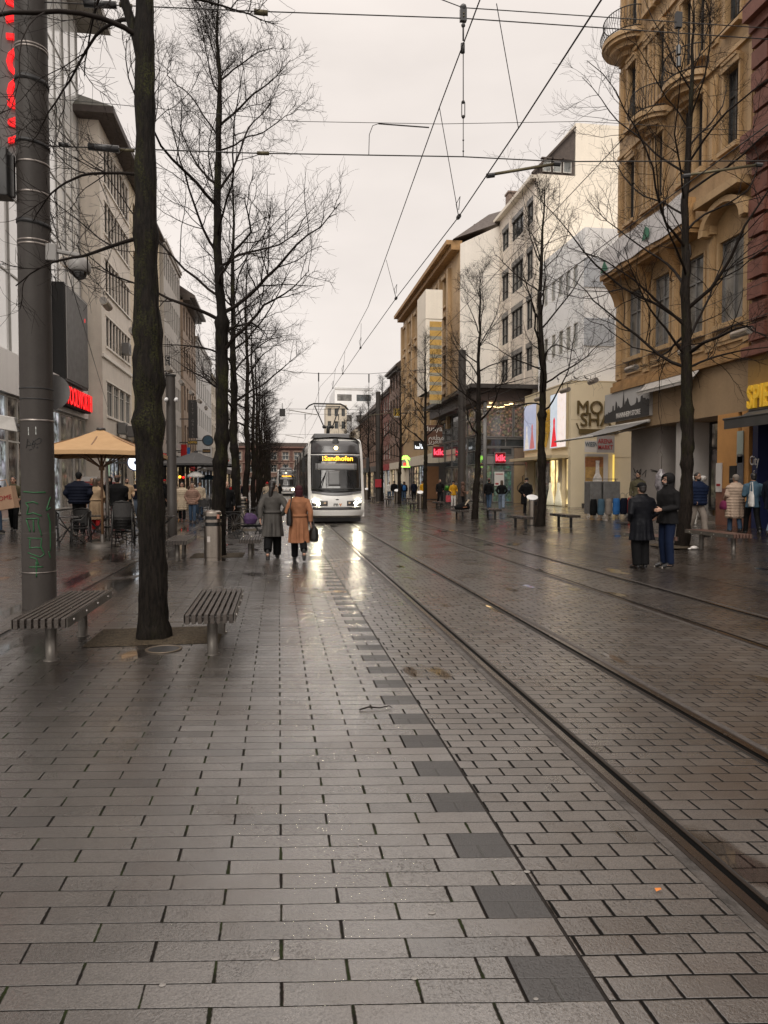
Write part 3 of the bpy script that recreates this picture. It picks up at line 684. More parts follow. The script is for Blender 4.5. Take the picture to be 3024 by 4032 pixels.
def window(par, F, h, depth, fm, gm, cols=2, trans=None, fw=.055, sill=None, name='window'):
    s0, s1, z0, z1 = h[:4]; g = MB(); d0, d1 = -depth + .03, -depth + .09
    F.box(g, s0, s1, d0, d1, z0, z0 + fw); F.box(g, s0, s1, d0, d1, z1 - fw, z1)
    for i in range(cols + 1):
        s = s0 + (s1 - s0) * i / cols; a = s0 if i == 0 else s - fw / 2; b_ = s1 if i == cols else s + fw / 2
        if i == 0: b_ = s0 + fw
        if i == cols: a = s1 - fw
        F.box(g, a, b_, d0 + .002, d1 + (.01 if 0 < i < cols else .0) - .002, z0 + fw, z1 - fw)
    for tf in (trans or []):
        z = z0 + (z1 - z0) * tf
        for i in range(cols):
            sa = s0 + (s1 - s0) * i / cols + fw * .6; sb = s0 + (s1 - s0) * (i + 1) / cols - fw * .6
            F.box(g, sa, sb, d0 + .004, d1 - .004, z - fw / 2, z + fw / 2)
    w = g.obj(name, fm, par)
    p = MB(); F.box(p, s0 + .01, s1 - .01, -depth + .01, -depth + .032, z0 + .01, z1 - .01); p.obj('pane', gm, w)
    if sill: q = MB(); F.box(q, s0 - .08, s1 + .08, -depth + .09, .09, z0 - .09, z0 - .002); q.obj('sill', sill, w)
    return w
GL = glass('pane_dark'); GLB = glass('pane_bluish', (.05, .06, .065), .05)
GLW = glass('pane_curtained', (.17, .165, .155), .10)
FRW = mat('frame_white', (.5, .48, .44), .5, var=.1); FRD = mat('frame_dark', (.035, .033, .032), .45, var=.15); FRG = mat('frame_grey', (.16, .155, .15), .45, var=.15); FRB = mat('frame_brown', (.06, .042, .03), .5, var=.2)
SHOPW = glass('shop_warm', (.05, .045, .04), .07, (1, .72, .42), .8, 1.0, sat=.2)
SHOPC = glass('shop_cool', (.05, .05, .05), .07, (.9, .95, 1), .5, .9, sat=.12)
SHOPD = glass('shop_dim', (.03, .03, .03), .07, (1, .8, .6), .10, .9, sat=.2)
ROOFT = mat('roof_tiles', (.075, .055, .045), .6, var=.35, vs=5, bump=.6, bs=14); ROOFM = mat('roof_moss', (.07, .065, .045), .7, var=.4, vs=4, bump=.8, bs=10)
def body(par, F, s0, s1, z0, z1, depth, back, m, name='wall', holes=(), top=None, dz=None):
    g = MB(); holed(g, F, s0, s1, z0, z1, holes, depth)
    P = F.P; B = -back
    g.add([P(s0, 0, z0), P(s1, 0, z0), P(s1, 0, z1), P(s0, 0, z1), P(s0, B, z0), P(s1, B, z0), P(s1, B, z1), P(s0, B, z1)], [(0, 4, 7, 3), (1, 2, 6, 5), (4, 5, 6, 7), (3, 7, 6, 2)])
    g.add([P(s0, -depth - .02, z0), P(s1, -depth - .02, z0), P(s1, -depth - .02, z1), P(s0, -depth - .02, z1)], [(0, 1, 2, 3)])
    return g.obj(name, m, par)
def shopfront(par, F, s0, s1, z0, z1, n, gm, fm, door=None):
    """recessed ground floor glazing: n panes each with frame; one of them a door"""
    w = (s1 - s0) / n
    for i in range(n):
        o = window(par, F, (s0 + i * w + .02, s0 + (i + 1) * w - .02, z0, z1), .35, fm, gm, 1, [.78], .06, name='shop_window' if i != door else 'door')
def generic(label, name, F, s0, s1, z1, floors, bays, wall, base, back=12, zb=None, depth=.18, fm=FRW, gm=GL, cols=2, sill=None, shop=GL, win=(.55, .62), roof=None, first=4.2, eave=None, nshop=4, gap=0., band=False, shopm=None):
    """a street house: shop floor, then rows of windows, cornice, roof"""
    z0 = zb if zb is not None else .1
    t = thing(name, label, 'building', F.P((s0 + s1) / 2, -back / 2, z0), world=True)
    zf = z0 + first; fh = (z1 - zf) / floors; bw = (s1 - s0) / bays; holes = []
    for f in range(floors):
        for b_ in range(bays):
            c = s0 + (b_ + .5) * bw; hw = bw * win[0] / 2; a = zf + fh * f + fh * (1 - win[1]) * .55
            holes.append((c - hw, c + hw, a, a + fh * win[1]))
    body(t, F, s0, s1, zf, z1, depth, back, wall, 'wall', holes)
    for h in holes: window(t, F, h, depth, fm, random.choice([gm, gm, GLW]), cols, [.72], .05, sill)
    g = MB(); F.box(g, s0, s1, -.35, -back, z0 - .4, zf); 
    npil = nshop + 1
    for i in range(npil):
        c = s0 + (s1 - s0) * i / nshop; F.box(g, max(s0, c - .2), min(s1, c + .2), -.35, .02, z0 - .4, zf - .8)
    g.obj('shop_wall', base, t); g = MB(); F.box(g, s0 + .003, s1 - .003, -.349, .05, zf - .8, zf + .004); g.obj('fascia', shopm or base, t)
    for i in range(nshop):
        a = s0 + (s1 - s0) * i / nshop + .2; b_ = s0 + (s1 - s0) * (i + 1) / nshop - .2
        window(t, F, (a, b_, z0 + .05, zf - .8), .33, FRD, shop, 2, [.8], .06, name='shop_window')
    g = MB(); e = eave or .25; F.box(g, s0 - .002, s1 + .002, -.3, e, z1, z1 + .25); F.box(g, s0, s1, -.3, e * .6, z1 - .25, z1 - .002); g.obj('cornice', wall if not eave else FRB, t)
    if roof:
        rh, rmat = roof; P = F.P
        r = MB(); r.add([P(s0, e, z1 + .25), P(s1, e, z1 + .25), P(s1, -rh * 1.1, z1 + .25 + rh), P(s0, -rh * 1.1, z1 + .25 + rh), P(s0, -back, z1 + .25), P(s1, -back, z1 + .25), P(s1, -back, z1 + rh + .25), P(s0, -back, z1 + rh + .25)], [(0, 1, 2, 3), (0, 3, 7, 4), (1, 5, 6, 2), (3, 2, 6, 7)])
        r.obj('roof', rmat, t)
    return t

# ------------------------------------------------------------------ LEFT 1: white glazed department store
XW = -11.0; FW_ = Fr('L', XW); Y1 = 42.65
WHITE = mat('panel_white', (.78, .76, .73), .35, var=.10, vs=1.2, streak=.6); OPAL = mat('glass_opal', (.92, .93, .91), .10, var=.05, vs=.6, spec=.9, coat=.6)
FIN = mat('fin_grey', (.36, .35, .33), .4, .3, var=.1); RED = mat('letter_red', (.75, .01, .015), .4, var=0, emit=(1, .012, .015), es=.75)
GREYP = mat('panel_grey', (.20, .195, .19), .5, var=.1)
wb = thing('department_store', 'white glass department store with vertical fins and red lettering, leftmost building', 'building', (XW - 6, 30, .3), world=True)
g = MB(); FW_.box(g, 14, Y1, -.1, -14, -.2, 27.4); g.obj('wall', GREYP, wb)
zt = 27.4; nb = 21; bw = (Y1 - 14) / nb
gl = MB(); fi = MB()
for i in range(nb):
    a = 14 + i * bw
    FW_.box(gl, a + .03, a + bw - .03, -.1, -.04, 7.02, zt)
    FW_.box(fi, a - .03, a + .03, -.1, .045 if i % 2 else .015, 7.02, zt)
FW_.box(fi, Y1 - .05, Y1 + .04, -1.2, .03, 7.02, zt)
for z in (10.4, 13.7, 17.0, 20.3, 23.6): FW_.box(fi, 14, Y1 - .06, -.099, .012, z - .035, z + .035)
gl.obj('curtain_glass', OPAL, wb); fi.obj('fins', FIN, wb)
g = MB(); FW_.box(g, 14, Y1 + 1.1, -3, 1.6, 27.4, 27.8); g.obj('roof_canopy', mat('soffit_grey', (.30, .28, .25), .5, var=.08), wb)
g = MB()
for i in range(13):
    a = 14 + i * (Y1 - 14) / 13; FW_.box(g, a + .012, a + (Y1 - 14) / 13 - .012, -.1, .32, 5.3, 7.0)
FW_.box(g, 14, Y1 - .02, -.09, .29, 5.32, 6.98); g.obj('fascia', WHITE, wb)
nsh = 12; w = (Y1 - 14.2) / nsh
for i in range(nsh):
    a = 14.2 + i * w; window(wb, FW_, (a + .03, a + w - .03, .36, 5.25), -.05, FRW, SHOPD if i % 3 else SHOPC, 2 if i % 2 else 1, [.62], .07, name='shop_window' if i != 8 else 'door')
# lettering blade facing up the street
zb0 = AY(30, 640, 27.0)[2]
t = thing('blade_sign', 'tall grey blade sign with red vertical letters at the left edge', 'sign', (-10.4, 27, zb0), world=True)
g = MB(); g.box(-11.0, -8.8, 27, 27.35, zb0, 27); g.obj('sign_panel', GREYP, t)
zs = AY(30, 548, 27.0)[2]
for i, ch in enumerate('WOOLWORTH'):
    text(ch, t, (AY(23, 500, 26.93).x + .62, 26.93, zs + .55 + i * 1.03), (0, 0, 1), (-1, 0, 0), 1.35, RED, .06, bold=.02, name='letter')
# video wall
t = thing('video_wall', 'large dark grey switched-off video wall on the white store', 'screen', (-10.6, 36, 6.7), world=True)
g = MB(); LY0, LY1 = FX(258, 1300, -10.35)[0], FX(347, 1300, -10.35)[0]; LZ0, LZ1 = FX(300, 1515, -10.35)[1], FX(300, 1152, -10.35)[1]
FW_.box(g, LY0, LY1, .01, .61, LZ0, LZ1); g.obj('housing', BLK, t)
g = MB(); FW_.box(g, LY0 + .12, LY1 - .1, .61, .65, LZ0 + .1, LZ1 - .08); g.obj('screen', mat('led_off', (.10, .097, .093), .55, var=.12, vs=3), t)
g = MB(); FW_.box(g, LY1 - .7, LY1 - .62, .65, .66, LZ1 - 1.2, LZ1 - 1.0); g.obj('pilot_light', RED, t)
g = MB(); FW_.box(g, LY0 + .12, LY0 + .17, .65, .662, LZ0 + .1, LZ1 - .08); FW_.box(g, LY1 - .15, LY1 - .1, .65, .662, LZ0 + .1, LZ1 - .08); FW_.box(g, LY0 + .17, LY1 - .15, .65, .662, LZ1 - .13, LZ1 - .08); g.obj('edge_trim', FIN, t)
t = thing('shop_sign', 'red lit shop sign reading WOOLWORTH under the video wall', 'sign', (-10.5, 37, 5.4), world=True)
g = MB(); SY0, SY1 = FX(258, 1560, -10.3)[0], FX(357, 1560, -10.3)[0]; SZ0, SZ1 = FX(310, 1612, -10.3)[1], FX(310, 1540, -10.3)[1]
FW_.box(g, SY0, SY1, .33, .69, SZ0, SZ1); g.obj('sign_box', mat('sign_dark_red', (.012, .004, .004), .6, spec=.1), t)
text('WOOLWORTH', t, (XW + .73, (SY0 + SY1) / 2, (SZ0 + SZ1) / 2), (0, 1, 0), (0, 0, 1), 1.3, RED, .02, sx=.56)
# sale posters on stands
PRED = mat('poster_red', (.32, .02, .025), .5, var=.1); PWH = mat('poster_white', (.6, .57, .54), .5, var=.1)
def aboard(label, x, y, rz):
    t = thing('poster_stand', label, 'poster', (x, y, gz(x)), rz, 'sale poster stands'); g = MB(); g.box(-.42, .42, 0, .05, .1, 1.75); g.obj('board', PWH, t)
    MB().box(-.36, .36, -.012, -.002, .42, 1.5).obj('print', PRED, t)
    for i, ln in enumerate(('WEGEN', 'WIR', 'WEG &', 'AUSV', 'IM 2.')): text(ln, t, (0, -.016, 1.36 - i * .2), (1, 0, 0), (0, 0, 1), .2, PWH, .002, sx=.9)
    MB().box(-.4, .4, -.12, .2, 0, .08).obj('foot', DKST, t); return t
p_ = G(440, 1995); aboard('red and white sale poster stand behind the man in the padded vest', -8.9, 40.2, R(12)); aboard('red and white sale poster stand just right of the big mast', -9.75, 38.6, R(12))
t = thing('window_poster', 'pinkish poster board at the foot of the store window at the far left', 'poster', (-10.3, 27.6, gz(-11)), R(70)); MB().box(-.8, .8, 0, .06, .05, .95).obj('board', mat('poster_pink', (.42, .32, .28), .6, var=.5, vs=3), t); MB().box(-.8, .8, -.05, .1, 0, .06).obj('foot', FRW, t)

# ------------------------------------------------------------------ LEFT 2: travertine office house with deep dark eaves
XB = -9.9; FB = Fr('L', XB); TRAV = mat('travertine', (.72, .65, .56), .55, var=.16, vs=1.6, bump=.1, bs=30, streak=.35); TRAVW = mat('travertine_light', (.82, .77, .69), .5, var=.10, vs=1.2, streak=.5); OCH = mat('render_pale_yellow', (.74, .63, .45), .6, var=.10, vs=1, streak=.5)
TRAVW = TRAVW
tb = thing('office_building', 'beige travertine office house with ribbon windows and deep dark eaves', 'building', (XB - 5, 47, .3), world=True)
Ya, Yb, Yc = 42.7, 50.8, 63.2
rows = [(19.05, 21.3), (16.2, 18.0), (12.85, 14.7), (9.7, 11.4), (5.66, 7.6)]
holes = []
for i, (a, b_) in enumerate(rows):
    n = 8 if i < 4 else 4; w = (Yb - .35 - (Ya + 1.0)) / n
    holes += [(Ya + 1.0 + k * w + .1, Ya + 1.0 + (k + 1) * w - .1, a, b_) for k in range(n)]
body(tb, FB, Ya, Yb, 4.6, 22.1, .16, 12, TRAV, 'wall', holes)
for h in holes: window(tb, FB, h, .16, FRD if h[2] > 8 else FRW, random.choice([GL, GLB, GLW]), 1 if h[2] > 8 else 2, [.75] if h[2] < 8 else [.3], .05)
g = MB()
for (a, b_) in rows: FB.box(g, Ya + .9, Yb - .25, -.02, .05, b_ + .02, b_ + .10); FB.box(g, Ya + .9, Yb - .25, -.02, .08, a - .14, a - .02)
FB.box(g, Ya - .06, Yb, -.02, .12, 8.9, 9.1); g.obj('string_course', TRAVW, tb)
h2 = []
for (a, b_) in rows:
    for k in range(3): c = Yb + 2.0 + k * 4.0; h2.append((c - .75, c + .75, a - .1, b_ - .1))
body(tb, FB, Yb + .01, Yc, 4.6, 22.1, .3, 12, OCH, 'side_wing', h2)
for h in h2: window(tb, FB, h, .3, FRB, GL, 2, None, .05)
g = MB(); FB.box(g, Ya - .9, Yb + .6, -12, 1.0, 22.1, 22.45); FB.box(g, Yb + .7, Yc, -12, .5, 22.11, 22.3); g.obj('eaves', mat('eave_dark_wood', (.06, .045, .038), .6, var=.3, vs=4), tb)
g = MB(); P = FB.P; g.add([P(Ya - .9, 1.0, 22.46), P(Yb + .6, 1.0, 22.46), P(Yb - 3, -4, 25.6), P(Ya + 3, -4, 25.6), P(Ya - .9, -12, 22.46), P(Ya + 3, -9, 25.6), P(Yb - 3, -9, 25.6), P(Yb + .6, -12, 22.46)], [(0, 1, 2, 3), (0, 3, 5, 4), (1, 7, 6, 2), (3, 2, 6, 5)]); g.obj('roof', ROOFM, tb)
g = MB(); FB.box(g, Ya + .02, Yc, -.5, -12, -.2, 4.6); FB.box(g, Ya, Ya + .6, -.5, .0, -.2, 4.59); FB.box(g, Yb - .3, Yb + .3, -.5, -.01, -.2, 4.59); FB.box(g, Yc - .5, Yc, -.5, -.01, -.2, 4.59); g.obj('shop_wall', TRAV, tb)
FBX = FB
window(tb, FB, (43.4, 45.6, .4, 4.4), .4, FRW, glass('shop_white_lit', (.2, .2, .2), .1, (.85, 1, .9), 1.3, .5), 2, [.7], .06, name='shop_window'); window(tb, FB, (45.7, 47.9, .4, 3.3), .4, FRD, SHOPC, 2, None, .06, name='door'); window(tb, FB, (48.0, 50.4, .4, 4.4), .4, FRD, SHOPD, 2, [.7], .06, name='shop_window')
window(tb, FB, (51.2, 56.6, .4, 4.2), .4, FRD, SHOPW, 3, [.7], .06, name='shop_window'); window(tb, FB, (56.9, 62.6, .4, 4.2), .4, FRD, SHOPD, 3, [.7], .06, name='shop_window')
g = MB(); FB.box(g, 45.7, 47.9, -.3, .06, 3.35, 4.5); so_ = g.obj('sign_board', BLK, tb); text('Optik', tb, (XB + .08, 46.8, 3.9), (0, 1, 0), (0, 0, 1), .9, FRW, .005, sx=.8)
for k, (y, z) in enumerate(((48.0, 10.3), (46.5, 5.1), (49.2, 5.1))):
    t = thing('air_conditioner', ['small boxy air conditioner high on the travertine office house', 'left of two air conditioners above the shop door of the travertine house', 'right of two air conditioners above the shop of the travertine house'][k], 'air conditioner', (XB + .25, y, z), group='air conditioners on the travertine house')
    MB().box(-.2, .25, -.4, .4, -.35, .35).obj('casing', FRG, t, bevel=.02); g = MB(); g.lathe([(0, 0), (.24, 0), (.24, .02), (0, .02)], n=18); g.xf(Matrix.Rotation(R(90), 4, 'Y')); g.shift((.25, 0, 0)); g.obj('fan_grille', BLK, t)
t = thing('round_sign', 'round glowing blue and white sign below the parasol edge', 'sign', tuple(AY(536, 1822, 33.0)))
g = MB(); g.lathe([(0, -.08), (.38, -.08), (.38, .08), (0, .08)], n=28); g.xf(Matrix.Rotation(R(90), 4, 'X')); g.obj('sign_box', mat('sign_blue_rim', (.02, .03, .12), .4), t)
for i, (r0, r1, c) in enumerate(((.27, .33, 1), (0, .18, 1), (.0, .08, 0))):
    g = MB(); g.lathe([(r0, 0), (r1, 0), (r1, .01), (r0, .01)] if r0 else [(0, 0), (r1, 0), (r1, .01), (0, .01)], n=28); g.xf(Matrix.Rotation(R(90), 4, 'X')); g.shift((0, -.083 - .004 * i, 0)); g.obj('emblem', mat('sign_white_lit', (.8, .85, .9), .4, var=0, emit=(.8, .9, 1), es=1.1) if c else _mc['sign_blue_rim'], t)
MB().box(-.9, -.34, .0, .06, -.05, .05).obj('bracket', DKST, t)
# ------------------------------------------------------------------ LEFT 3.. farther houses
FL = lambda x: Fr('L', x)
CONC = mat('concrete_panel', (.48, .45, .41), .6, var=.16, vs=1.3, streak=.5); LGREY = mat('render_light_grey', (.60, .59, .57), .6, var=.1, vs=1, streak=.5); STONE = mat('sandstone_brown', (.33, .24, .17), .65, var=.2, vs=1.5); CREAM = mat('render_cream', (.64, .57, .46), .6, var=.12, vs=1, streak=.4)
DARKSH = mat('shop_dark', (.05, .045, .042), .5, var=.2)
generic('grey concrete house with rows of narrow windows behind the thick mossy trunk', 'office_building', FL(-9.6), 63.4, 73.6, 22.3, 5, 9, CONC, DARKSH, win=(.62, .6), cols=1, fm=FRD, shop=SHOPW, nshop=3)
generic('stone house with dark projecting eaves, left of the second tree trunk', 'corner_house', FL(-9.4), 74.0, 85, 20.3, 4, 5, STONE, DARKSH, eave=1.2, roof=(2.5, ROOFT), fm=FRB, shop=SHOPW, nshop=3)
generic('pale grey plastered house right of the house with dark eaves', 'street_house', FL(-9.4), 85.2, 104, 18.5, 4, 8, LGREY, DARKSH, fm=FRG, shop=SHOPC, win=(.4, .6))
generic('cream house seen between the left tree trunks', 'street_house', FL(-9.4), 104.2, 128, 17.0, 4, 9, CREAM, DARKSH, fm=FRW, shop=SHOPW, roof=(3, ROOFT))
generic('far grey house at the end of the left row', 'street_house', FL(-9.2), 128.2, 170, 15.0, 4, 12, LGREY, DARKSH, fm=FRW, shop=SHOPW)
# ------------------------------------------------------------------ street end: red sandstone palace
BRK = mat('sandstone_red', (.13, .062, .048), .7, var=.2, vs=.8); TRIM = mat('sandstone_trim', (.22, .145, .11), .6, var=.15)
FE = Fr('C', 185.0); te = thing('palace_wing', 'red sandstone palace with pale window surrounds closing the far end of the street', 'building', (3, 190, 0), world=True)
eh = [(-14 + i * 3.0, -12.4 + i * 3.0, z, z + 2.0) for i in range(14) for z in (1.4, 4.6, 7.8)]
body(te, FE, -16, 30, 0, 10.8, .3, 12, BRK, 'wall', eh)
for h in eh: window(te, FE, h, .3, FRW, GLB, 2, [.6], .12)
g = MB()
for h in eh:
    a, b_, c, d = h; FE.box(g, a - .35, a, 0, .12, c - .3, d + .3); FE.box(g, b_, b_ + .35, 0, .12, c - .3, d + .3); FE.box(g, a, b_, 0, .14, d, d + .4); FE.box(g, a, b_, 0, .14, c - .3, c)
for z in (3.9, 7.1): FE.box(g, -16, 30, 0, .25, z - .12, z + .12)
g.obj('window_surrounds', TRIM, te)
g = MB(); FE.box(g, -16.5, 30.5, -12, .7, 10.8, 11.2); g.obj('cornice', mat('cornice_brown', (.16, .08, .06), .6), te)
g = MB(); FE.box(g, -16, 30, -11, .1, 11.2, 12.2); g.obj('roof', ROOFT, te)
# ================================================================== RIGHT SIDE
XO = 14.4; FO = Fr('R', XO); oc = lambda u, v: FX(u, v, XO)
OCHRE = mat('sandstone_ochre', (.36, .232, .112), .6, var=.42, vs=1.4, bump=.25, bs=25, streak=.45); OCHL = mat('stucco_ochre', (.43, .285, .145), .6, var=.3, vs=1.2, streak=.5); OCHD = mat('sandstone_ochre_worn', (.36, .205, .08), .65, var=.4, vs=2.5, bump=.4, bs=18)
Yn = oc(2962, 1700)[0]; Yf = oc(2425, 1700)[0]
to = thing('ornate_building', 'ochre sandstone building with bowed balconies and tall windows at the right', 'building', (XO + 6, (Yn + Yf) / 2, .3), world=True)
def ocw(u0, u1, v0, v1):
    a, z = oc(u0, (v0 + v1) / 2); b_, _ = oc(u1, v0); um = (u0 + u1) / 2
    return (min(a, b_), max(a, b_), oc(um, v1)[1], oc(um, v0)[1])
ws = [ocw(2472, 2528, 1150, 1400), ocw(2572, 2640, 1092, 1370), ocw(2688, 2775, 1010, 1320), ocw(2832, 2935, 915, 1262)]
zlo = sum(w[2] for w in ws) / 4; zhi = sum(w[3] for w in ws) / 4
hO = [(w[0], w[1], zlo, zhi) for w in ws]
z2, z3 = oc(2880, 580)[1], oc(2880, 275)[1]
up = []
for (u0, u1) in ((2478, 2508), (2545, 2572), (2590, 2618), (2690, 2722), (2742, 2775), (2856, 2914)):
    a = oc(u0, 500)[0]; b_ = oc(u1, 500)[0]; up.append((min(a, b_), max(a, b_)))
fh = z3 - z2 + 1.35
for a, b_ in up:
    for k in range(3): hO.append((a, b_, z2 + fh * k, z2 + fh * k + (z3 - z2)))
zsh = oc(2430, 1545)[1]
body(to, FO, Yn, Yf, zsh, 24, .2, 14, OCHRE, 'wall', hO)
for i, h in enumerate(hO): window(to, FO, h, .2, FRD if i > 3 else FRG, GLW if i < 4 else GL, 2, [.68], .06)
# pilasters, sill panels, lintels, string courses
g = MB(); edges = [Yn + .02] + [(ws[i][0] + ws[i + 1][1]) / 2 for i in (2, 1, 0)] + [Yf - .25]
for c in [Yn + .25] + [(ws[i][0] + ws[i + 1][1]) / 2 for i in (0, 1, 2)] + [Yf - .22]:
    g = MB(); FO.box(g, c - .2, c + .2, .002, .07, zsh + .5, zhi + .35); FO.box(g, c - .13, c + .13, .07, .10, zsh + .7, zhi + .2); FO.box(g, c - .05, c + .05, .10, .12, zsh + .8, zhi + .1)
    FO.box(g, c - .26, c + .26, .002, .24, zhi + .35, zhi + .62); g.obj('pilaster', OCHL, to); g = MB()
    for k in range(3): FO.box(g, c - .16, c + .16, .002, .08, z2 - .1 + fh * k, z3 + .25 + fh * k); FO.box(g, c - .08, c + .08, .08, .12, z2 + fh * k, z3 + .1 + fh * k)
    g.obj('pilaster', OCHL, to)
for w in ws:
    g = MB(); FO.box(g, w[0] - .12, w[1] + .12, .0, .18, zlo - .16, zlo - .004); FO.box(g, w[0] - .05, w[1] + .05, .0, .06, zsh + .6, zlo - .35); FO.box(g, w[0] + .08, w[1] - .08, .06, .09, zsh + .72, zlo - .47)
    FO.box(g, w[0] - .1, w[0] - .004, 0, .05, zlo, zhi); FO.box(g, w[1] + .004, w[1] + .1, 0, .05, zlo, zhi); g.obj('window_surround', OCHL, to)
for a, b_ in up:
    for k in range(3):
        g = MB(); FO.box(g, a - .12, b_ + .12, 0, .22, z2 - .16 + fh * k, z2 - .004 + fh * k); FO.box(g, a - .1, b_ + .1, 0, .16, z3 + .004 + fh * k, z3 + .2 + fh * k); FO.box(g, a - .02, b_ + .02, 0, .2, z3 + .2 + fh * k, z3 + .3 + fh * k)
        FO.box(g, a - .09, a - .004, 0, .1, z2 + fh * k, z3 + fh * k); FO.box(g, b_ + .004, b_ + .09, 0, .1, z2 + fh * k, z3 + fh * k); g.obj('window_surround', OCHL, to)
for k in range(3): g = MB(); FO.box(g, Yn + .02, Yf - .02, .0, .1, z3 + .45 + fh * k, z3 + .6 + fh * k); g.obj('string_course', OCHL, to)
# main balcony slab above the first floor with brackets, banner hung on its front
zbn = oc(2430, 1010)[1] + .15
g = MB(); Ymid = oc(2790, 700)[0]
FO.box(g, Ymid, Yf + .15, .0, .75, zhi + .75, zhi + 1.0); FO.box(g, Ymid + .05, Yf + .1, .0, .62, zhi + .6, zhi + .75); FO.box(g, Ymid, Yf + .1, .45, .72, zhi + 1.0, zhi + 1.75); g.obj('balcony_parapet', OCHD, to)
for c in [(ws[i][0] + ws[i + 1][1]) / 2 for i in (0, 1)] + [Yf - .2]:
    g = MB(); n = 8; poly = [(0, 0)] + [(.62 * sin(pi / 2 * k / n), -.95 + .95 * (1 - cos(pi / 2 * k / n))) for k in range(n + 1)]
    poly = [(0, -.95)] + [(.12 + .5 * (k / n) ** 1.6, -.95 + .95 * k / n) for k in range(n + 1)] + [(0, 0)]
    g.prism(poly, (-1, 0, 0), (0, 0, 1), (0, 1, 0), (XO, c - .24, zhi + .6), .48); g.obj('bracket', OCHD, to)
# round corner corbel
g = MB(); g.lathe([(0, -1.2), (.35, -1.1), (.55, -.6), (.62, -.3), (.85, -.2), (.9, 0), (.8, .1), (0, .1)], (XO + .25, Yf - .35, zhi + .95), 24); g.obj('corner_corbel', OCHRE, to, True)
# arched bracket over the nearest window, with small balcony
cy = (ws[3][0] + ws[3][1]) / 2
g = MB(); n = 12
for k in range(n):
    a0, a1 = pi * k / n, pi * (k + 1) / n; rr0, rr1 = .95, 1.2
    pts = [(cy + cos(a) * r, zhi + .3 + sin(a) * r * .75) for a, r in ((a0, rr0), (a1, rr0), (a1, rr1), (a0, rr1))]
    g.hexa([FO.P(p[0], .0, p[1]) for p in pts] + [FO.P(p[0], .45, p[1]) for p in pts])
FO.box(g, Yn + .1, cy + 1.25, 0, .6, zhi + 1.25, zhi + 1.5); g.obj('arch_hood', OCHL, to)
# bowed balconies with iron railings on the upper floors
IRON = mat('wrought_iron', (.018, .016, .015), .5, .3, var=.2)
def bowed(c, w, z, d=.95):
    g = MB(); n = 14; pl = [(cos(pi * k / n) * w, sin(pi * k / n) * d) for k in range(n + 1)]
    for sc, za, zb in ((1, 0, .18), (.92, -.14, 0), (.7, -.32, -.14), (.4, -.5, -.32)):
        g.prism([(p[0] * sc, p[1] * sc) for p in pl], (0, 1, 0), (-1, 0, 0), (0, 0, 1), (XO - .0, c, z + za), zb - za)
    o = g.obj('bowed_balcony', OCHL, to)
    r = MB()
    def q(k, f, zz): a = pi * k / 28; return (XO - sin(a) * d * .95 * f, c + cos(a) * w * .95 * f, z + zz)
    for zz in (.25, 1.05): r.tube([q(k, 1, zz) for k in range(29)], .022, 5)
    for k in range(0, 29): r.tube([q(k, 1, .18), q(k, 1.13, .45), q(k, 1.0, .8), q(k, 1, 1.05)], .012, 4)
    r.obj('railing', IRON, o, off=OFF[to.name])
zb1 = z3 + .62 - fh
for c in (oc(2580, 510)[0], oc(2720, 380)[0]): bowed(c, 1.0, oc(2640, 430)[1])
bowed(Yf - .6, 1.15, oc(2490, 165)[1], 1.0)
# shop floor of the ochre building
g = MB(); zg = .3; FO.box(g, Yn, Yf, -1.5, -14, -.2, zsh); FO.box(g, Yn, Yf, -1.5, .02, oc(2800, 1640)[1], zsh); zfa = oc(2800, 1640)[1]
g.obj('shop_wall', mat('fascia_ochre', (.34, .235, .135), .6, var=.2, vs=1, streak=.5), to)
g = MB(); FO.box(g, Yn + .05, Yf + .12, 0, .22, zsh - .02, zsh + .22); FO.box(g, Yn + .05, Yf + .08, 0, .14, zsh + .22, zsh + .4); g.obj('shop_cornice', OCHD, to)
ORG = mat('pillar_orange', (.50, .25, .08), .55, var=.15, vs=2); PINK = mat('plinth_rust', (.20, .085, .055), .55, var=.25, vs=3); PALE = mat('wall_pale_grey', (.40, .36, .33), .6, var=.12, vs=1.5)
ya, yb = sorted((oc(2825, 1900)[0], oc(2905, 1900)[0]))
g = MB(); FO.box(g, ya, yb, -1.5, .03, 1.5, zfa); g.obj('pillar', ORG, to); g = MB(); FO.box(g, ya - .01, yb + .01, -1.5, .045, -.1, 1.5); g.obj('pillar_plinth', PINK, to)
yc, yd = sorted((oc(2920, 1900)[0], oc(2945, 1900)[0])); g = MB(); FO.box(g, yc - .05, yd, -1.5, .03, .9, zfa); g.obj('pillar', ORG, to); g = MB(); FO.box(g, yc - .06, yd + .01, -1.5, .04, -.1, .9); g.obj('pillar_plinth', PINK, to)
ye, yf_ = sorted((oc(2440, 1900)[0], oc(2552, 1900)[0])); g = MB(); FO.box(g, ye, yf_, -1.5, -.5, -.1, zfa); g.obj('pale_wall', PALE, to)
y1, y2 = sorted((oc(2630, 1900)[0], oc(2660, 1900)[0])); g = MB(); FO.box(g, y1, y2, -1.5, -.3, -.1, zfa); g.obj('white_post', PWH, to)
window(to, FO, (oc(2628, 1900)[0], ye, .35, zfa), 1.4, FRD, SHOPD, 2, [.7], .08, name='shop_window'); window(to, FO, (yb, y1, .7, zfa), 1.4, FRD, SHOPD, 2, [.7], .08, name='shop_window')
g = MB(); FO.box(g, yb, y1, -1.4, -.2, -.1, .48); FO.box(g, yb, y1, -.2, .15, -.1, .40 - .02); g.obj('step', mat('step_stone', (.22, .19, .16), .4, var=.2, vs=3), to)
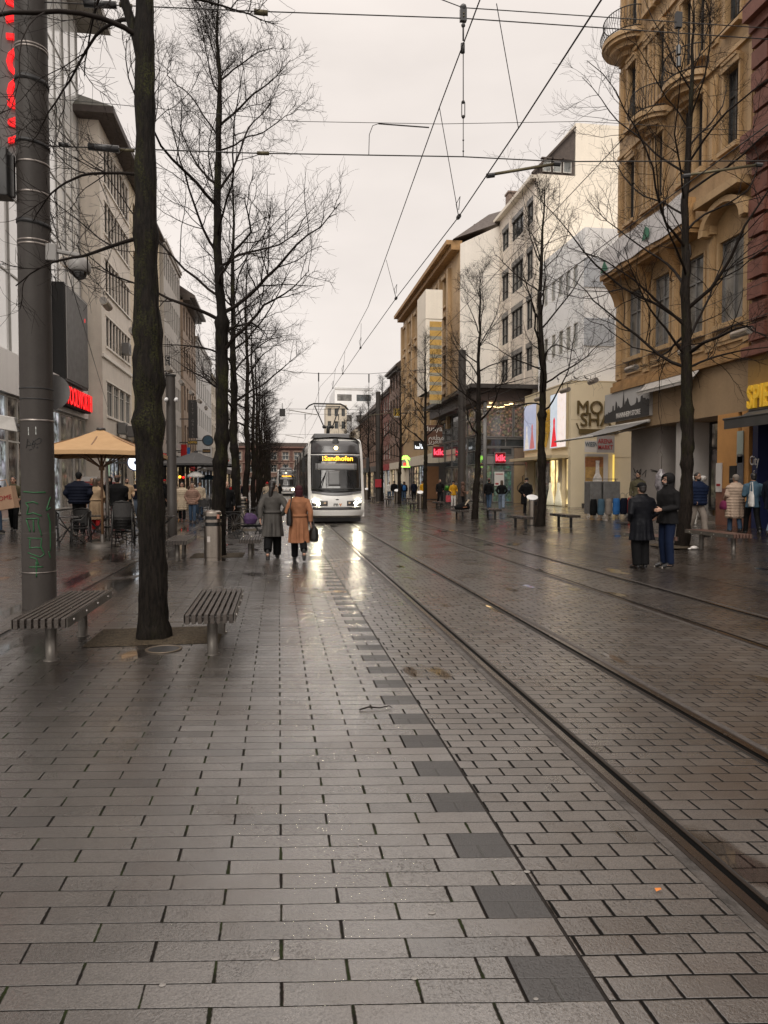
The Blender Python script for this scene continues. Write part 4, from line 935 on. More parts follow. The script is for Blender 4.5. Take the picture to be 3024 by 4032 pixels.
# shop sign with skyline
ys0, ys1 = sorted((oc(2395, 1600)[0], oc(2572, 1600)[0])); zs0, zs1 = oc(2480, 1652)[1], oc(2480, 1535)[1]
t = thing('shop_sign', 'grey shop sign with black skyline reading MANNHEIM STORE', 'sign', (XO - .1, (ys0 + ys1) / 2, zs0), world=True)
g = MB(); FO.box(g, ys0, ys1, .02, .16, zs0, zs1); g.obj('sign_box', mat('sign_pale', (.42, .41, .40), .45, var=.06), t)
BLKP = mat('print_black', (.03, .028, .028), .5, var=0)
L_ = ys1 - ys0; H_ = zs1 - zs0; sk = [(0, 0), (1, 0), (1, .50), (.97, .55), (.93, .5), (.92, .58), (.87, .6), (.86, .68), (.83, .66), (.82, .5), (.77, .48), (.76, .62), (.74, .66), (.73, .5), (.7, .45), (.62, .42), (.60, .46), (.58, .52), (.56, .66), (.54, .72), (.52, .6), (.50, .62), (.48, .46), (.46, .84), (.455, .97), (.45, .84), (.43, .46), (.38, .42), (.35, .5), (.33, .52), (.32, .38), (.3, .62), (.28, .7), (.27, .62), (.26, .4), (.23, .38), (.22, .56), (.20, .56), (.19, .38), (.12, .34), (.10, .38), (.08, .3), (.04, .32), (.02, .26), (0, .3)]
g = MB(); g.prism([(p[0] * L_, p[1] * H_) for p in sk], (0, -1, 0), (0, 0, 1), (-1, 0, 0), FO.P(ys1, .162, zs0), .012); g.obj('skyline', BLKP, t)
text('MANNHEIM STORE', t, FO.P(ys0 + L_ * .44, .18, zs0 + H_ * .17), (0, -1, 0), (0, 0, 1), H_ * .24, PWH, .004, sx=.82, bold=.006)
for dx, ch in ((.243, 'M'), (-.10, 'S')): pass
# banner on balcony
t = thing('banner', 'white fabric banner with green marks along the balcony of the ochre building', 'banner', (XO - .9, Yf - 2.5, zhi + .9), world=True)
g = MB(); n = 22; za, zb = zhi + .92, zhi + 1.95; ln = Yf + .05 - Ymid
vs = [(XO - .80 - .02 * sin(k * 1.3), Ymid + ln * k / n, z + .03 * sin(k * .9)) for k in range(n + 1) for z in (za, zb)]; vs2 = [(x + .012, y, z) for x, y, z in vs]
g.add(vs, [(2 * k, 2 * k + 2, 2 * k + 3, 2 * k + 1) for k in range(n)]); g.add(vs2, [(2 * k, 2 * k + 1, 2 * k + 3, 2 * k + 2) for k in range(n)]); g.obj('cloth', mat('banner_white', (.62, .60, .60), .7, var=.12, vs=3), t)
GRN = mat('print_green', (.03, .16, .09), .6)
text('zur Miete', t, (XO - .835, Yf - 2.2, zhi + 1.35), (0, -1, 0), (0, 0, 1), .38, mat('print_grey', (.22, .22, .22), .6), .003, sx=.9)
g = MB(); g.prism([(0, 0), (.7, 0), (.35, .45)], (0, -1, 0), (0, 0, 1), (-1, 0, 0), (XO - .84, Yf - .1, zhi + 1.0), .01); g.prism([(0, 0), (.5, 0), (.5, .3), (.2, .5)], (0, -1, 0), (0, 0, 1), (-1, 0, 0), (XO - .84, Yf - 3.6, zhi + 1.2), .01); g.obj('green_print', GRN, t)
# awnings
AWG = mat('awning_grey', (.17, .165, .16), .6, var=.12, vs=3); AWL = mat('awning_pale', (.42, .39, .36), .65, var=.15, vs=4); AWB = mat('awning_black', (.05, .048, .045), .6, var=.2)
def awning(label, y0, y1, zt, zb, out, m, cas=True, val=.22):
    t = thing('awning', label, 'awning', (XO, (y0 + y1) / 2, zt), world=True, group='shop awnings on the right')
    g = MB(); n = 10; vs = []
    for k in range(n + 1):
        f = k / n; d = out * f; z = zt + (zb - zt) * f - .06 * sin(pi * f); vs += [FO.P(y0, d + .1, z), FO.P(y1, d + .1, z)]
    k0 = len(vs); vs += [(x, y, z - .012) for x, y, z in vs]
    g.add(vs, [(2 * k, 2 * k + 1, 2 * k + 3, 2 * k + 2) for k in range(n)] + [(k0 + 2 * k, k0 + 2 * k + 2, k0 + 2 * k + 3, k0 + 2 * k + 1) for k in range(n)])
    e = FO.P(y0, out + .1, zb), FO.P(y1, out + .1, zb)
    g.obj('cloth', m, t, True)
    v = MB(); FO.box(v, y0, y1, out + .09, out + .115, zb - val, zb); v.obj('valance', m, t)
    v = MB(); v.tube([FO.P(y0 - .05, out + .1, zb), FO.P(y1 + .05, out + .1, zb)], .035, 8); v.tube([FO.P(y0, .1, zt), FO.P(y1, .1, zt)], .07, 8)
    for y in (y0 + .4, y1 - .4): v.tube([FO.P(y, .05, zt - .2), FO.P(y, out * .5, zt - .45), FO.P(y, out + .05, zb - .02)], .025, 6)
    v.obj('arms', FRW if m is not AWB else FRD, t, True); return t
za1 = oc(2500, 1668)[1]
awning('grey awning stretched far out under the skyline shop sign', ys0 + .1, ys1 - .05, za1, za1 - .62, 2.35, AWG, val=.03)
yq0, yq1 = sorted((oc(2560, 1500)[0], oc(2775, 1430)[0])); awning('pale sagging rolled awning high on the ochre building front', yq0, yq1, zsh + .12, zsh - .35, .42, AWL, val=.12)
# ------------------------------------------------------------------ red sandstone neighbour, nearest on the right
FN = Fr('R', XO - .12); REDS = mat('sandstone_dark_red', (.17, .065, .045), .65, var=.35, vs=1.4, bump=.3, bs=20); BRICK = mat('brick_orange', (.20, .105, .07), .7, var=.25, vs=3)
tn = thing('sandstone_building', 'dark red sandstone and brick building at the right edge', 'building', (XO + 6, Yn - 4, .3), world=True)
hn = [(Yn - 3.2 - k * 3.4, Yn - 1.6 - k * 3.4, z, z + 2.7) for k in range(3) for z in (zlo, z2, z2 + fh)]
body(tn, FN, Yn - 12, Yn - .03, zsh + .2, 24, .3, 14, BRICK, 'wall', hn)
for h in hn: window(tn, FN, h, .3, FRB, GL, 2, [.7], .07)
g = MB()
for z in np.arange(zsh + .4, 23, .62): FN.box(g, Yn - .75, Yn - .06, .003, .12 if int(z * 10) % 2 else .2, z, z + .5)
for k in range(3): FN.box(g, Yn - 12, Yn - .02, .0, .5, z3 + .5 + fh * (k - 1), z3 + 1.0 + fh * (k - 1)); FN.box(g, Yn - 12, Yn - .04, .0, .3, z3 + .2 + fh * (k - 1), z3 + .5 + fh * (k - 1))
for h in hn: FN.box(g, h[0] - .3, h[0] - .003, 0, .2, h[2] - .3, h[3] + .4); FN.box(g, h[1] + .003, h[1] + .3, 0, .2, h[2] - .3, h[3] + .4); FN.box(g, h[0], h[1], 0, .25, h[3] + .003, h[3] + .4); FN.box(g, h[0], h[1], 0, .25, h[2] - .3, h[2] - .003)
g.obj('stone_dressings', REDS, tn)
g = MB(); FN.box(g, Yn - 12, Yn - .03, -1.3, -14, -.2, zsh + .2); FN.box(g, Yn - 12, Yn - .05, -1.3, .1, zfa - .25, zsh - .1); g.obj('shop_wall', mat('fascia_yellow_brown', (.33, .19, .05), .5, var=.2), tn)
g = MB(); FN.box(g, Yn - 12, Yn - .04, -1.3, .35, zsh - .1, zsh + .19); g.obj('shop_cornice', REDS, tn)
BLUE = mat('panel_night_blue', (.012, .018, .07), .35, var=.2); YEL = mat('letter_yellow', (.65, .38, .03), .45, var=.1, emit=(1, .6, .05), es=.12); STAR = mat('star_gold', (.7, .42, .08), .5, var=.1)
text('SPIELOTHEK', tn, FN.P(Yn - .12, .14, zfa + .32), (0, -1, 0), (0, 0, 1), .95, YEL, .05, 'LEFT', bold=.02, sx=.62)
g = MB(); FN.box(g, Yn - 12, Yn - .3, -.9, -.8, .3, zfa - .26); FN.box(g, Yn - .3, Yn - .06, -1.3, -.1, .3, zfa - .26); g.obj('dark_panel', BLUE, tn)
def star(g, F, s, z, r, d):
    g.prism([(sin(k * pi / 5) * r * (1 if k % 2 == 0 else .42), cos(k * pi / 5) * r * (1 if k % 2 == 0 else .42)) for k in range(10)], F.right(), (0, 0, 1), [-1 * (F.k == 'R'), 0, 0], F.P(s, d, z), .01)
g = MB()
for s, z, r in ((Yn - .9, 1.65, .14), (Yn - .7, 1.25, .08), (Yn - 1.3, 1.0, .18), (Yn - 1.2, 2.0, .07), (Yn - 1.9, 1.5, .12)): star(g, FN, s, z, r, -.79)
for s, z, r in ((Yn - .18, 1.75, .07), (Yn - .2, 1.3, .07)): star(g, FN, s, z, r, -.09)
g.obj('stars', STAR, tn)
text('City', tn, FN.P(Yn - .17, -.085, 2.35), (0, -1, 0), (0, 0, 1), .42, PWH, .004, sx=.6); text('City', tn, FN.P(Yn - 1.2, -.785, 2.5), (0, -1, 0), (0, 0, 1), .6, PWH, .004)
for i, ch in enumerate('SPIEL'): text(ch, tn, FN.P(Yn - .18, -.085, 1.98 - i * .19), (0, -1, 0), (0, 0, 1), .2, PWH, .004)
XO_ = XO; XO = XO - .12; FO_ = FO; FO = FN
awning('black awning with pale front bar at the right edge', Yn - 11, Yn - .2, zfa - .05, zfa - .32, .85, AWB, val=.3)
XO = XO_; FO = FO_
for (u, v, w, h_, m, lab) in ((2838, 1880, .3, .95, PWH, 'white notice board on the orange pillar'), (2922, 1760, .3, 1.0, mat('plate_glass_green', (.35, .40, .36), .3), 'pale glass name plate on the second orange pillar, upper one'), (2922, 1850, .3, .95, mat('plate_slate', (.12, .125, .14), .35), 'slate grey name plate on the second orange pillar, lower one'), (2893, 1868, .34, .55, BLK, 'black keypad plate between the two orange pillars')):
    s_, z = oc(u, v); t = thing('wall_plate', lab, 'wall plate', FO.P(s_, .05, z), group='plates on the orange pillars'); MB().box(-.03, .0, -w / 2, w / 2, -h_ / 2, h_ / 2).obj('plate', m, t); MB().box(-.036, -.031, -w / 2 + .05, w / 2 - .05, -h_ * .3, -h_ * .22).obj('print', PRED if m is PWH else FRG, t)
sf = lambda u, v: Vector(FO.P(oc(u, v)[0], -.49, oc(u, v)[1]))
t = thing('graffiti', 'black scrawled graffiti on the pale wall beside the bearded man', 'graffiti', FO.P(oc(2500, 1850)[0], -.49, 1.6), world=True)
scrawl('wall_scrawl', [[(250, 350), (265, 400), (290, 370), (285, 420), (320, 360), (318, 410)], [(250, 415), (340, 470)], [(330, 420), (370, 370), (360, 440)], [(235, 460), (270, 455), (240, 500)], [(285, 470), (320, 480), (255, 535), (300, 530)], [(310, 510), (345, 505), (330, 550)], [(410, 365), (490, 385), (420, 380), (480, 392)]], INK, .012, 2.461, 2350, 1700, t, sf)
# ------------------------------------------------------------------ bridal shop: cream box with brass letters
XM = 16.6; FM = Fr('R', XM); mc = lambda u, v: FX(u, v, XM)
CRM = mat('cream_panel', (.76, .66, .47), .5, var=.06, vs=1); CRL = mat('cream_frame', (.55, .46, .30), .45, var=.1)
Ym0 = mc(2247, 1700)[0]; Ym1 = mc(2066, 1700)[0]; zm = mc(2247, 1505)[1]; zc = mc(2237, 1800)[1]
tm = thing('bridal_shop', 'low cream bridal shop with brass letters and lit show windows', 'building', (XM + 4, (Ym0 + Ym1) / 2, .3), world=True)
g = MB(); FM.box(g, Ym0, Ym1, 0, -10, zc, zm); g.obj('upper_wall', CRM, tm)
g = MB(); FM.box(g, Ym0 - .003, Ym1, -10, .02, zm, zm + .1); g.box(XM - .003, XM + 10, Ym0 - .012, Ym0 - .002, (zm + zc) / 2 - .01, (zm + zc) / 2 + .01); g.obj('coping', CRL, tm)
FMC = Fr('C', Ym0)
g = MB(); FM.box(g, Ym0 + .02, Ym1, -1.2, -10, -.2, zc); FM.box(g, Ym0, Ym0 + .35, -1.2, -.02, -.2, zc); FM.box(g, Ym1 - .5, Ym1 - .02, -1.2, -.02, -.2, zc); a_ = mc(2200, 1900)[0]; FM.box(g, a_ - .45, a_ + .15, -1.2, -.02, -.2, zc - .002); g.obj('shop_wall', CRM, tm)
BRID = glass('bridal_lit', (.4, .36, .22), .15, (1, .76, .36), 2.4, .25, sat=.05)
window(tm, FM, (a_ + .15, mc(2150, 1900)[0], .36, zc), .3, CRL, BRID, 2, None, .1, name='show_window'); window(tm, FM, (Ym0 + .35, a_ - .45, .36, zc), .3, CRL, BRID, 1, None, .1, name='show_window')
window(tm, FM, (mc(2150, 1900)[0], Ym1 - .5, .36, zc), .6, CRL, SHOPD, 1, None, .1, name='door')
g = MB(); FM.box(g, Ym0 + .3, Ym1 + .2, .0, 1.0, zc - .05, zc + .14); g.obj('canopy', CRL, tm)
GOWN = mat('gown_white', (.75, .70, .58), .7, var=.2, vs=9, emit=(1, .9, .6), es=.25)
DUM = mat('dummy_cream', (.6, .52, .4), .6)
for k, (y, lab) in enumerate(((a_ + 1.2, 'white bridal gown on a dummy in the left lit show window'), (Ym0 + 1.6, 'wide white bridal gown on a dummy in the right lit show window'))):
    t = thing('bridal_gown', lab, 'wedding dress', (XM - .05, y, .36), group='bridal gowns in the lit windows')
    g = MB(); g.rings([(0, 0, 0, .10, .55), (0, 0, .3, .09, .5), (0, 0, .8, .08, .26), (0, 0, 1.0, .07, .13), (0, 0, 1.2, .08, .17), (0, 0, 1.36, .06, .12)], 22); g.obj('gown', GOWN, t, True); MB().rings([(0, 0, 1.34, .05, .10), (0, 0, 1.46, .03, .04), (0, 0, 1.52, .045, .05), (0, 0, 1.68, .05, .06), (0, 0, 1.75, .02, .02)], 12).obj('dummy', DUM, t, True)
# light boxes with dresses
def lightbox(label, u0, u1, v0, v1, sky, dress, dark=None):
    y0, y1 = sorted((mc(u0, 1700)[0], mc(u1, 1700)[0])); um = (u0 + u1) / 2; z1_, z0_ = mc(um, v0)[1], mc(um, v1)[1]
    t = thing('light_box', label, 'light box', (XM - .1, (y0 + y1) / 2, z0_), world=True, group='lit fashion pictures on the cream shop')
    g = MB(); FM.box(g, y0, y1, .02, .14, z0_, z1_); g.obj('frame', CRL, t)
    g = MB(); FM.box(g, y0 + .05, y1 - .05, .14, .15, z0_ + .05, z1_ - .05); g.obj('picture', mat('picture_' + sky[0], sky[1], .5, var=.25, vs=1.2, emit=sky[1], es=.55), t)
    if dark: g = MB(); FM.box(g, y0 + .05, y0 + .05 + (y1 - y0) * .5, .15, .156, z0_ + .05, z1_ - .05); g.obj('picture_half', mat('picture_' + dark[0], dark[1], .5, var=.5, vs=3, emit=dark[1], es=.6), t)
    W_ = y1 - y0; Hh = z1_ - z0_
    for (c, wd, hh, m) in dress:
        s = y0 + W_ * c; g = MB(); g.prism([(-wd / 2, 0), (wd / 2, 0), (wd * .12, hh * .72), (wd * .16, hh * .9), (.03, hh), (-.03, hh), (-wd * .16, hh * .9), (-wd * .12, hh * .72)], (0, -1, 0), (0, 0, 1), (-1, 0, 0), FM.P(s, .157, z0_ + .12), .006); g.obj('printed_dress', m, t)
DR = mat('dress_red', (.55, .02, .03), .5, var=.3, vs=5, emit=(.8, .03, .04), es=.5); DW = mat('dress_white', (.7, .66, .6), .5, var=.4, vs=6, emit=(.9, .85, .8), es=.3); DP = mat('dress_rose', (.5, .16, .17), .5, var=.3, vs=6, emit=(.7, .25, .25), es=.3)
lightbox('light box with red gown and pale half on the cream shop, nearer one', 2174, 2238, 1545, 1765, ('sky_pale', (.5, .56, .62)), [(.72, .9, 1.75, DR)], ('white_veil', (.75, .66, .62)))
lightbox('light box with white and rose gowns on the cream shop, farther one', 2070, 2120, 1592, 1775, ('haze_lilac', (.35, .38, .5)), [(.72, .8, 1.55, DW), (.3, .9, 1.6, DP)], None)
BRASS = mat('brass_letters', (.55, .33, .06), .25, .8, var=.1, emit=(1, .6, .1), es=.12); BRZ = mat('bronze_letters', (.17, .13, .06), .4, .5, var=.15)
ym = mc(2152, 1700)[0]
for i, ln in enumerate(('VERA', 'MODE')): text(ln, tm, FM.P(ym, .12, mc(2152, 1640 + 46 * i)[1]), (0, -1, 0), (0, 0, 1), .95, BRASS, .05, bold=.015, sx=.75)
g = MB(); g.prism([(-.5, 0), (.5, .15), (.05, -.75)], (0, -1, 0), (0, 0, 1), (-1, 0, 0), FM.P(ym, .05, mc(2152, 1715)[1]), .06); g.obj('emblem', BRASS, tm)
def onC(u, v, Y): return AY(u, v, Y)
c1 = onC(2268, 1631, Ym0 - .08); sz = (onC(2268, 1578, Ym0)[2] - onC(2268, 1631, Ym0)[2]) * 1.42
text('MODE', tm, c1 + Vector((0, 0, .36)), (1, 0, 0), (0, 0, 1), sz, BRZ, .05, 'LEFT', sx=.95)
c1 = onC(2283, 1676, Ym0 - .08); text('SHA', tm, c1 + Vector((0, 0, .32)), (1, 0, 0), (0, 0, 1), sz, BRZ, .05, 'LEFT', sx=.95)
c1 = onC(2280, 1690, Ym0 - .1); g = MB(); g.box(c1.x, c1.x + 2.4, Ym0 - .12, Ym0 - .04, c1.z - .25, c1.z + .02); g.bar((c1.x, Ym0 - .08, c1.z), (c1.x - .15, Ym0 - .08, c1.z + .35), .06, .06); g.obj('emblem', BRZ, tm)
# big bottle poster on the bridal shop's end wall + banner above
c1 = onC(2372, 1900, Ym0 - .12)
def cpanel(par, nm, u0, u1, v0, v1, Y, m, th=.04): a = AY(u0, v1, Y); b_ = AY(u1, v0, Y); g = MB(); g.box(a.x, b_.x, Y, Y + th, a.z, b_.z); return g.obj(nm, m, par)
Yp = Ym0 - .25
t = thing('advertising_poster', 'large poster of a brown bottle before autumn hills, under the banner beside the awning', 'poster', tuple(AY(2355, 1975, Yp)), world=True)
cpanel(t, 'frame', 2301, 2395, 1788, 1980, Yp, PWH); cpanel(t, 'hills', 2303, 2376, 1798, 1972, Yp - .01, mat('print_autumn', (.42, .26, .09), .5, var=.7, vs=2.5)); cpanel(t, 'print_trees', 2304, 2375, 1802, 1838, Yp - .016, mat('print_rust', (.32, .13, .05), .5, var=.5, vs=6))
b0 = AY(2352, 1902, Yp - .03); g = MB(); g.lathe([(0, 0), (.28, 0), (.28, .38), (.24, .48), (.13, .7), (.105, .98), (.105, 1.32), (.12, 1.35), (.12, 1.44), (0, 1.44)], (0, 0, 0), 16); g.v = [(x, y * .1, z) for x, y, z in g.v]; g.shift((b0.x, Yp - .03, b0.z - .15)); g.obj('printed_bottle', mat('print_bottle', (.72, .69, .65), .4, var=.5, vs=3), t)
g = MB(); g.rings([(b0.x, Yp - .045, b0.z - .2, .33, .012), (b0.x, Yp - .045, b0.z + .0, .33, .012), (b0.x, Yp - .045, b0.z + .12, .2, .01)], 14); g.obj('printed_label', mat('print_orange', (.45, .13, .03), .4, var=.3), t)
cpanel(t, 'lit_edge', 2412, 2420, 1790, 1905, Yp + .02, mat('lit_yellow_strip', (.7, .5, .1), .5, var=0, emit=(1, .7, .15), es=.6))
cpanel(t, 'base', 2297, 2400, 1982, 2012, Yp, mat('poster_base', (.05, .05, .05), .5), .3)
t = thing('shop_banner', 'white and grey banner lettered WIESNABEND ARENA hanging beside the grey awning', 'banner', tuple(AY(2360, 1790, Yp - .5)), world=True)
cpanel(t, 'white_cloth', 2302, 2352, 1735, 1780, Yp - .5, PWH, .01); cpanel(t, 'grey_cloth', 2350, 2420, 1715, 1782, Yp - .56, mat('banner_grey', (.33, .31, .3), .6, var=.15, vs=3), .01)
c1 = AY(2304, 1750, Yp - .52); text('WIESNABEND', t, c1, (1, 0, 0), (0, 0, 1), .36, mat('print_slate', (.05, .09, .12), .5), .002, 'LEFT', bold=.008, sx=.68)
for v, s_ in ((1738, 'ARENA'), (1762, 'MARKT')): text(s_, t, AY(2355, v, Yp - .58), (1, 0, 0), (0, 0, 1), .36, PRED, .002, 'LEFT', bold=.006, sx=.75)
# ------------------------------------------------------------------ white tower block behind the bridal shop
XH = 17.8; FH_ = Fr('R', XH); hcv = lambda u, v: FX(u, v, XH); GLPALE = glass('pane_pale', (.22, .23, .22), .1); WHT = mat('render_white', (.85, .855, .86), .55, var=.09, vs=.8, streak=.5); BLG = mat('panel_blue_grey', (.46, .49, .53), .5, var=.05)
Yh0 = hcv(2300, 1200)[0]; Yh1 = hcv(2122, 1200)[0]; zh = hcv(2300, 897)[1]
th_ = thing('office_block', 'plain white office block with blue-grey panels behind the cream shop', 'building', (XH + 5, (Yh0 + Yh1) / 2, 3), world=True)
hh = []
for (v0, v1) in ((1075, 1160), (1300, 1400)):
    for u in (2150, 2180, 2208, 2238, 2266):
        a = hcv(u, v0)[0]; zz1 = hcv(2268, v0 - 30)[1]; zz0 = hcv(2268, v1 - 20)[1]; hh.append((a - .32, a + .32, zz0 + .2, zz1))
body(th_, FH_, Yh0, Yh1, zm - 2, zh, .2, 12, WHT, 'wall', hh)
for h in hh: window(th_, FH_, h, .1, FRW, GLPALE, 1, None, .05)
for (v0, v1) in ((1020, 1128), (1255, 1360)):
    cpanel(th_, 'blue_panel', 2300, 2420, v0, v1, Yh0 - .05, BLG, .04)
# ------------------------------------------------------------------ tall beige house with party wall
XT = 17.9; FT_ = Fr('R', XT); tcv = lambda u, v: FX(u, v, XT); BEI = mat('render_beige', (.70, .63, .55), .6, var=.12, vs=.8, streak=.5); BEIP = mat('render_cream_pale', (.80, .73, .62), .6, var=.12, vs=.7, streak=.5)
Yt0 = tcv(2110, 1000)[0]; Yt1 = tcv(1960, 1000)[0]; zt0 = tcv(2110, 705)[1]
tt = thing('tall_house', 'tall beige house with blank side wall and grouped windows, above the glass corner shop', 'building', (XT + 6, (Yt0 + Yt1) / 2, 8), world=True)
rows_ = [(837, 932), (1016, 1140), (1195, 1324), (1374, 1478)]
ht = []
for (v0, v1) in rows_:
    z1_ = tcv(2040, v0)[1]; z0_ = tcv(2040, v1)[1]
    for (u0, u1) in ((2075, 2104), (2016, 2062), (1978, 2006)):
        a, c = sorted((tcv(u0, 1000)[0], tcv(u1, 1000)[0])); ht.append((a, c, z0_, z1_))
body(tt, FT_, Yt0, Yt1, 6, zt0, .15, 13, BEI, 'wall', ht)
for h in ht:
    w_ = window(tt, FT_, h, .15, FRD, GL, 3 if h[1] - h[0] > 2 else 2, [.3], .05); g = MB(); FT_.box(g, h[0], h[1], -.1, .05, h[3] - .35, h[3] - .002); g.obj('blind_box', FRG, w_, off=OFF[tt.name]); g = MB()
g = MB()
for y in (Yt0 + .2, tcv(2068, 1000)[0], tcv(2010, 1000)[0], Yt1 - .2): FT_.box(g, y - .16, y + .16, .002, .10, 8, zt0 - .6)
g.obj('ribs', BEI, tt)
g = MB(); FT_.box(g, Yt0 - .02, Yt1, -13, .4, zt0, zt0 + .25); g.obj('cornice', BEIP, tt)
cpanel(tt, 'side_wall', 2110, 2440, 705, 1500, Yt0 - .06, BEIP, .055)
c0 = AY(2265, 700, Yt0 - .05); c1 = AY(2440, 480, Yt0)
g = MB(); g.box(c0.x, c1.x, Yt0 - .05, Yt0 + 8, c0.z, AY(2270, 485, Yt0)[2]); g.obj('parapet_wall', BEIP, tt)
P0 = AY(2112, 700, Yt0); P1 = AY(2262, 510, Yt0)
g = MB(); g.add([(P0.x - .3, Yt0, zt0 + .26), (P1.x, Yt0, P1.z), (P1.x, Yt1, P1.z), (P0.x - .3, Yt1, zt0 + .26), (P1.x, Yt0, zt0 + .26), (P1.x, Yt1, zt0 + .26)], [(0, 1, 2, 3), (0, 4, 1), (3, 2, 5)]); g.obj('roof', ROOFT, tt)
for k in range(3):
    dx = P1.x - .55 - k * .75; window(tt, Fr('C', Yt0), (dx - .3, dx + .3, zt0 + .45, zt0 + 1.25), -.05, FRW, GLPALE, 1, None, .05, name='dormer_window')
    g = MB(); g.box(dx - .42, dx + .42, Yt0 - .28, Yt0, zt0 + 1.3, zt0 + 1.38); g.obj('dormer_hood', ROOFT, tt)
g = MB(); g.bar((P0.x - .35, Yt0 - .12, zt0 + .3), (P1.x, Yt0 - .12, P1.z + .06), .3, .12); g.obj('verge_board', FRB, tt)
g = MB(); q0 = tcv(1960, 870); FT_.box(g, Yt1 - .9, Yt1 - .1, -1.6, -.6, zt0 + .2, zt0 + 2.2); FT_.box(g, Yt1 - .97, Yt1 - .03, -1.67, -.53, zt0 + 2.2, zt0 + 2.35); g.obj('chimney', mat('chimney_brick', (.26, .19, .15), .7, var=.3), tt)
# ------------------------------------------------------------------ glass corner shop
XK = 14.4; FK = Fr('R', XK); kc = lambda u, v: FX(u, v, XK); Yk = kc(1905, 1900)[0]; Yk1 = kc(1722, 1900)[0]; FKC = Fr('C', Yk); xk1 = AY(2072, 1900, Yk).x
tk_ = thing('corner_shop', 'glass corner shop with dark overhanging roof and red square sign', 'building', (XK + 4, Yk + 6, .3), world=True)
zr = AY(1990, 1515, Yk - .6)[2]
g = MB(); g.box(XK + .4, XK + 12, Yk + .4, Yk1, -.2, zr - .9); g.obj('core', mat('shop_core', (.09, .075, .065), .6), tk_)
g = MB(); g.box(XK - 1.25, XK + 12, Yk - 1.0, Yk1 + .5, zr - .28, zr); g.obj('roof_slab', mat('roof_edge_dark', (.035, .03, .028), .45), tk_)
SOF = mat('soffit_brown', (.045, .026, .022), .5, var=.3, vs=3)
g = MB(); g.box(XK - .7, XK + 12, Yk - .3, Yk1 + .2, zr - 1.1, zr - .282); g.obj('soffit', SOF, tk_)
CLOTH = glass('shop_clothes', (.05, .045, .045), .08, (1, .66, .4), .22, 2.2, sat=.45); CLOTHG = glass('shop_clothes_green', (.04, .05, .045), .08, (.5, .9, .7), .16, 1.8, sat=.5)
cx = lambda u: AY(u, 1900, Yk).x; cz = lambda v: AY(1990, v, Yk)[2]; zb_ = .25
def cwin(u0, u1, v0, v1, gm, cols, tr=None, nm='shop_window', fm=FRG): window(tk_, FKC, (cx(u0), cx(u1), cz(v1), cz(v0)), .12, fm, gm, cols, tr, .07, name=nm)
cwin(1912, 2020, 1560, 1722, CLOTH, 1); cwin(2022, 2070, 1560, 1722, CLOTH, 1); cwin(1912, 2068, 1726, 1760, GL, 2); cwin(1912, 2018, 1762, 1793, GL, 1); cwin(1914, 1940, 1830, 1972, CLOTHG, 1, [.55]); cwin(1940, 2018, 1830, 1978, CLOTHG, 2, [.85], 'door')
g = MB(); g.box(cx(1908), cx(2070), Yk + .121, Yk + .4, -.1, zr - 1.1); g.box(cx(1912), cx(2020), Yk - .02, Yk + .12, cz(1828), cz(1796)); g.obj('front_wall', mat('metal_panel_grey', (.24, .23, .22), .4, .3, var=.1), tk_)
TANS = mat('tan_stone', (.36, .26, .15), .5, var=.12, vs=1.5); TAND = mat('tan_stone_dark', (.22, .16, .115), .5, var=.12, vs=1.5)
g = MB(); g.box(cx(2024), cx(2092), Yk - .03, Yk + .119, -.1, cz(1832)); g.obj('tan_wall', TANS, tk_); g = MB(); g.box(cx(2024), cx(2092), Yk - .03, Yk + .119, cz(1829), cz(1764)); g.obj('tan_band', TAND, tk_)
g = MB(); g.tube([(XK + .05, Yk - .05, -.1), (XK + .05, Yk - .05, zr - 1.1)], .14, 14); g.obj('corner_column', FRG, tk_, True)
nk = 6; wk = (Yk1 - Yk) / nk
for i in range(nk):
    for (a, c, gm) in ((.35, 3.0, SHOPD), (3.05, 5.2, GLB), (5.25, zr - 1.15, CLOTH if i < 3 else GL)):
        window(tk_, FK, (Yk + .15 + i * wk, Yk + (i + 1) * wk - .02, a, c), .2, FRG, gm, 1, [.5], .06, name='shop_window')
def redsign(label, o, right, s_, depth, rz=0):
    t = thing('square_sign', label, 'sign', o, rz, 'square red lit signs'); m_ = mat('sign_red_face', (.16, .006, .012), .4, var=.1, emit=(1, .02, .05), es=.05)
    MB().box(-s_ / 2, s_ / 2, 0, depth, -s_ / 2, s_ / 2).obj('sign_box', mat('sign_case', (.25, .22, .22), .5), t)
    MB().box(-s_ / 2 + .04, s_ / 2 - .04, -.012, -.002, -s_ / 2 + .04, s_ / 2 - .04).obj('face', m_, t)
    text('kik', t, (0, -.02, -.02), (1, 0, 0), (0, 0, 1), s_ * .72, mat('letter_red_lit', (.8, .05, .08), .4, var=0, emit=(1, .06, .10), es=1.6), .006, bold=.02); return t
c_ = AY(1970, 1803, Yk - .2); redsign('red square sign reading kik above the glass shop door', (c_.x, c_.y, c_.z), 0, (AY(1992, 1800, Yk).x - AY(1948, 1800, Yk).x), .17)
c_ = AY(1726, 1780, Yk1 - 3); redsign('red square sign reading kik beside the brown Arabic sign', (c_.x, c_.y, c_.z), 0, 1.0, .2)
t = thing('door_notice', 'white notice with red print on the glass shop door', 'poster', tuple(AY(1966, 1885, Yk - .05))); MB().box(-.36, .36, 0, .02, -.5, .5).obj('sheet', PWH, t); MB().box(-.28, .28, -.006, -.001, .3, .36).obj('print', PRED, t); MB().box(-.28, -.05, -.006, -.001, -.42, -.3).obj('print', PRED, t)
t = thing('graffiti', 'looping black graffiti on the tan wall behind the man in black', 'graffiti', (cx(2070), Yk - .04, 1.6), world=True)
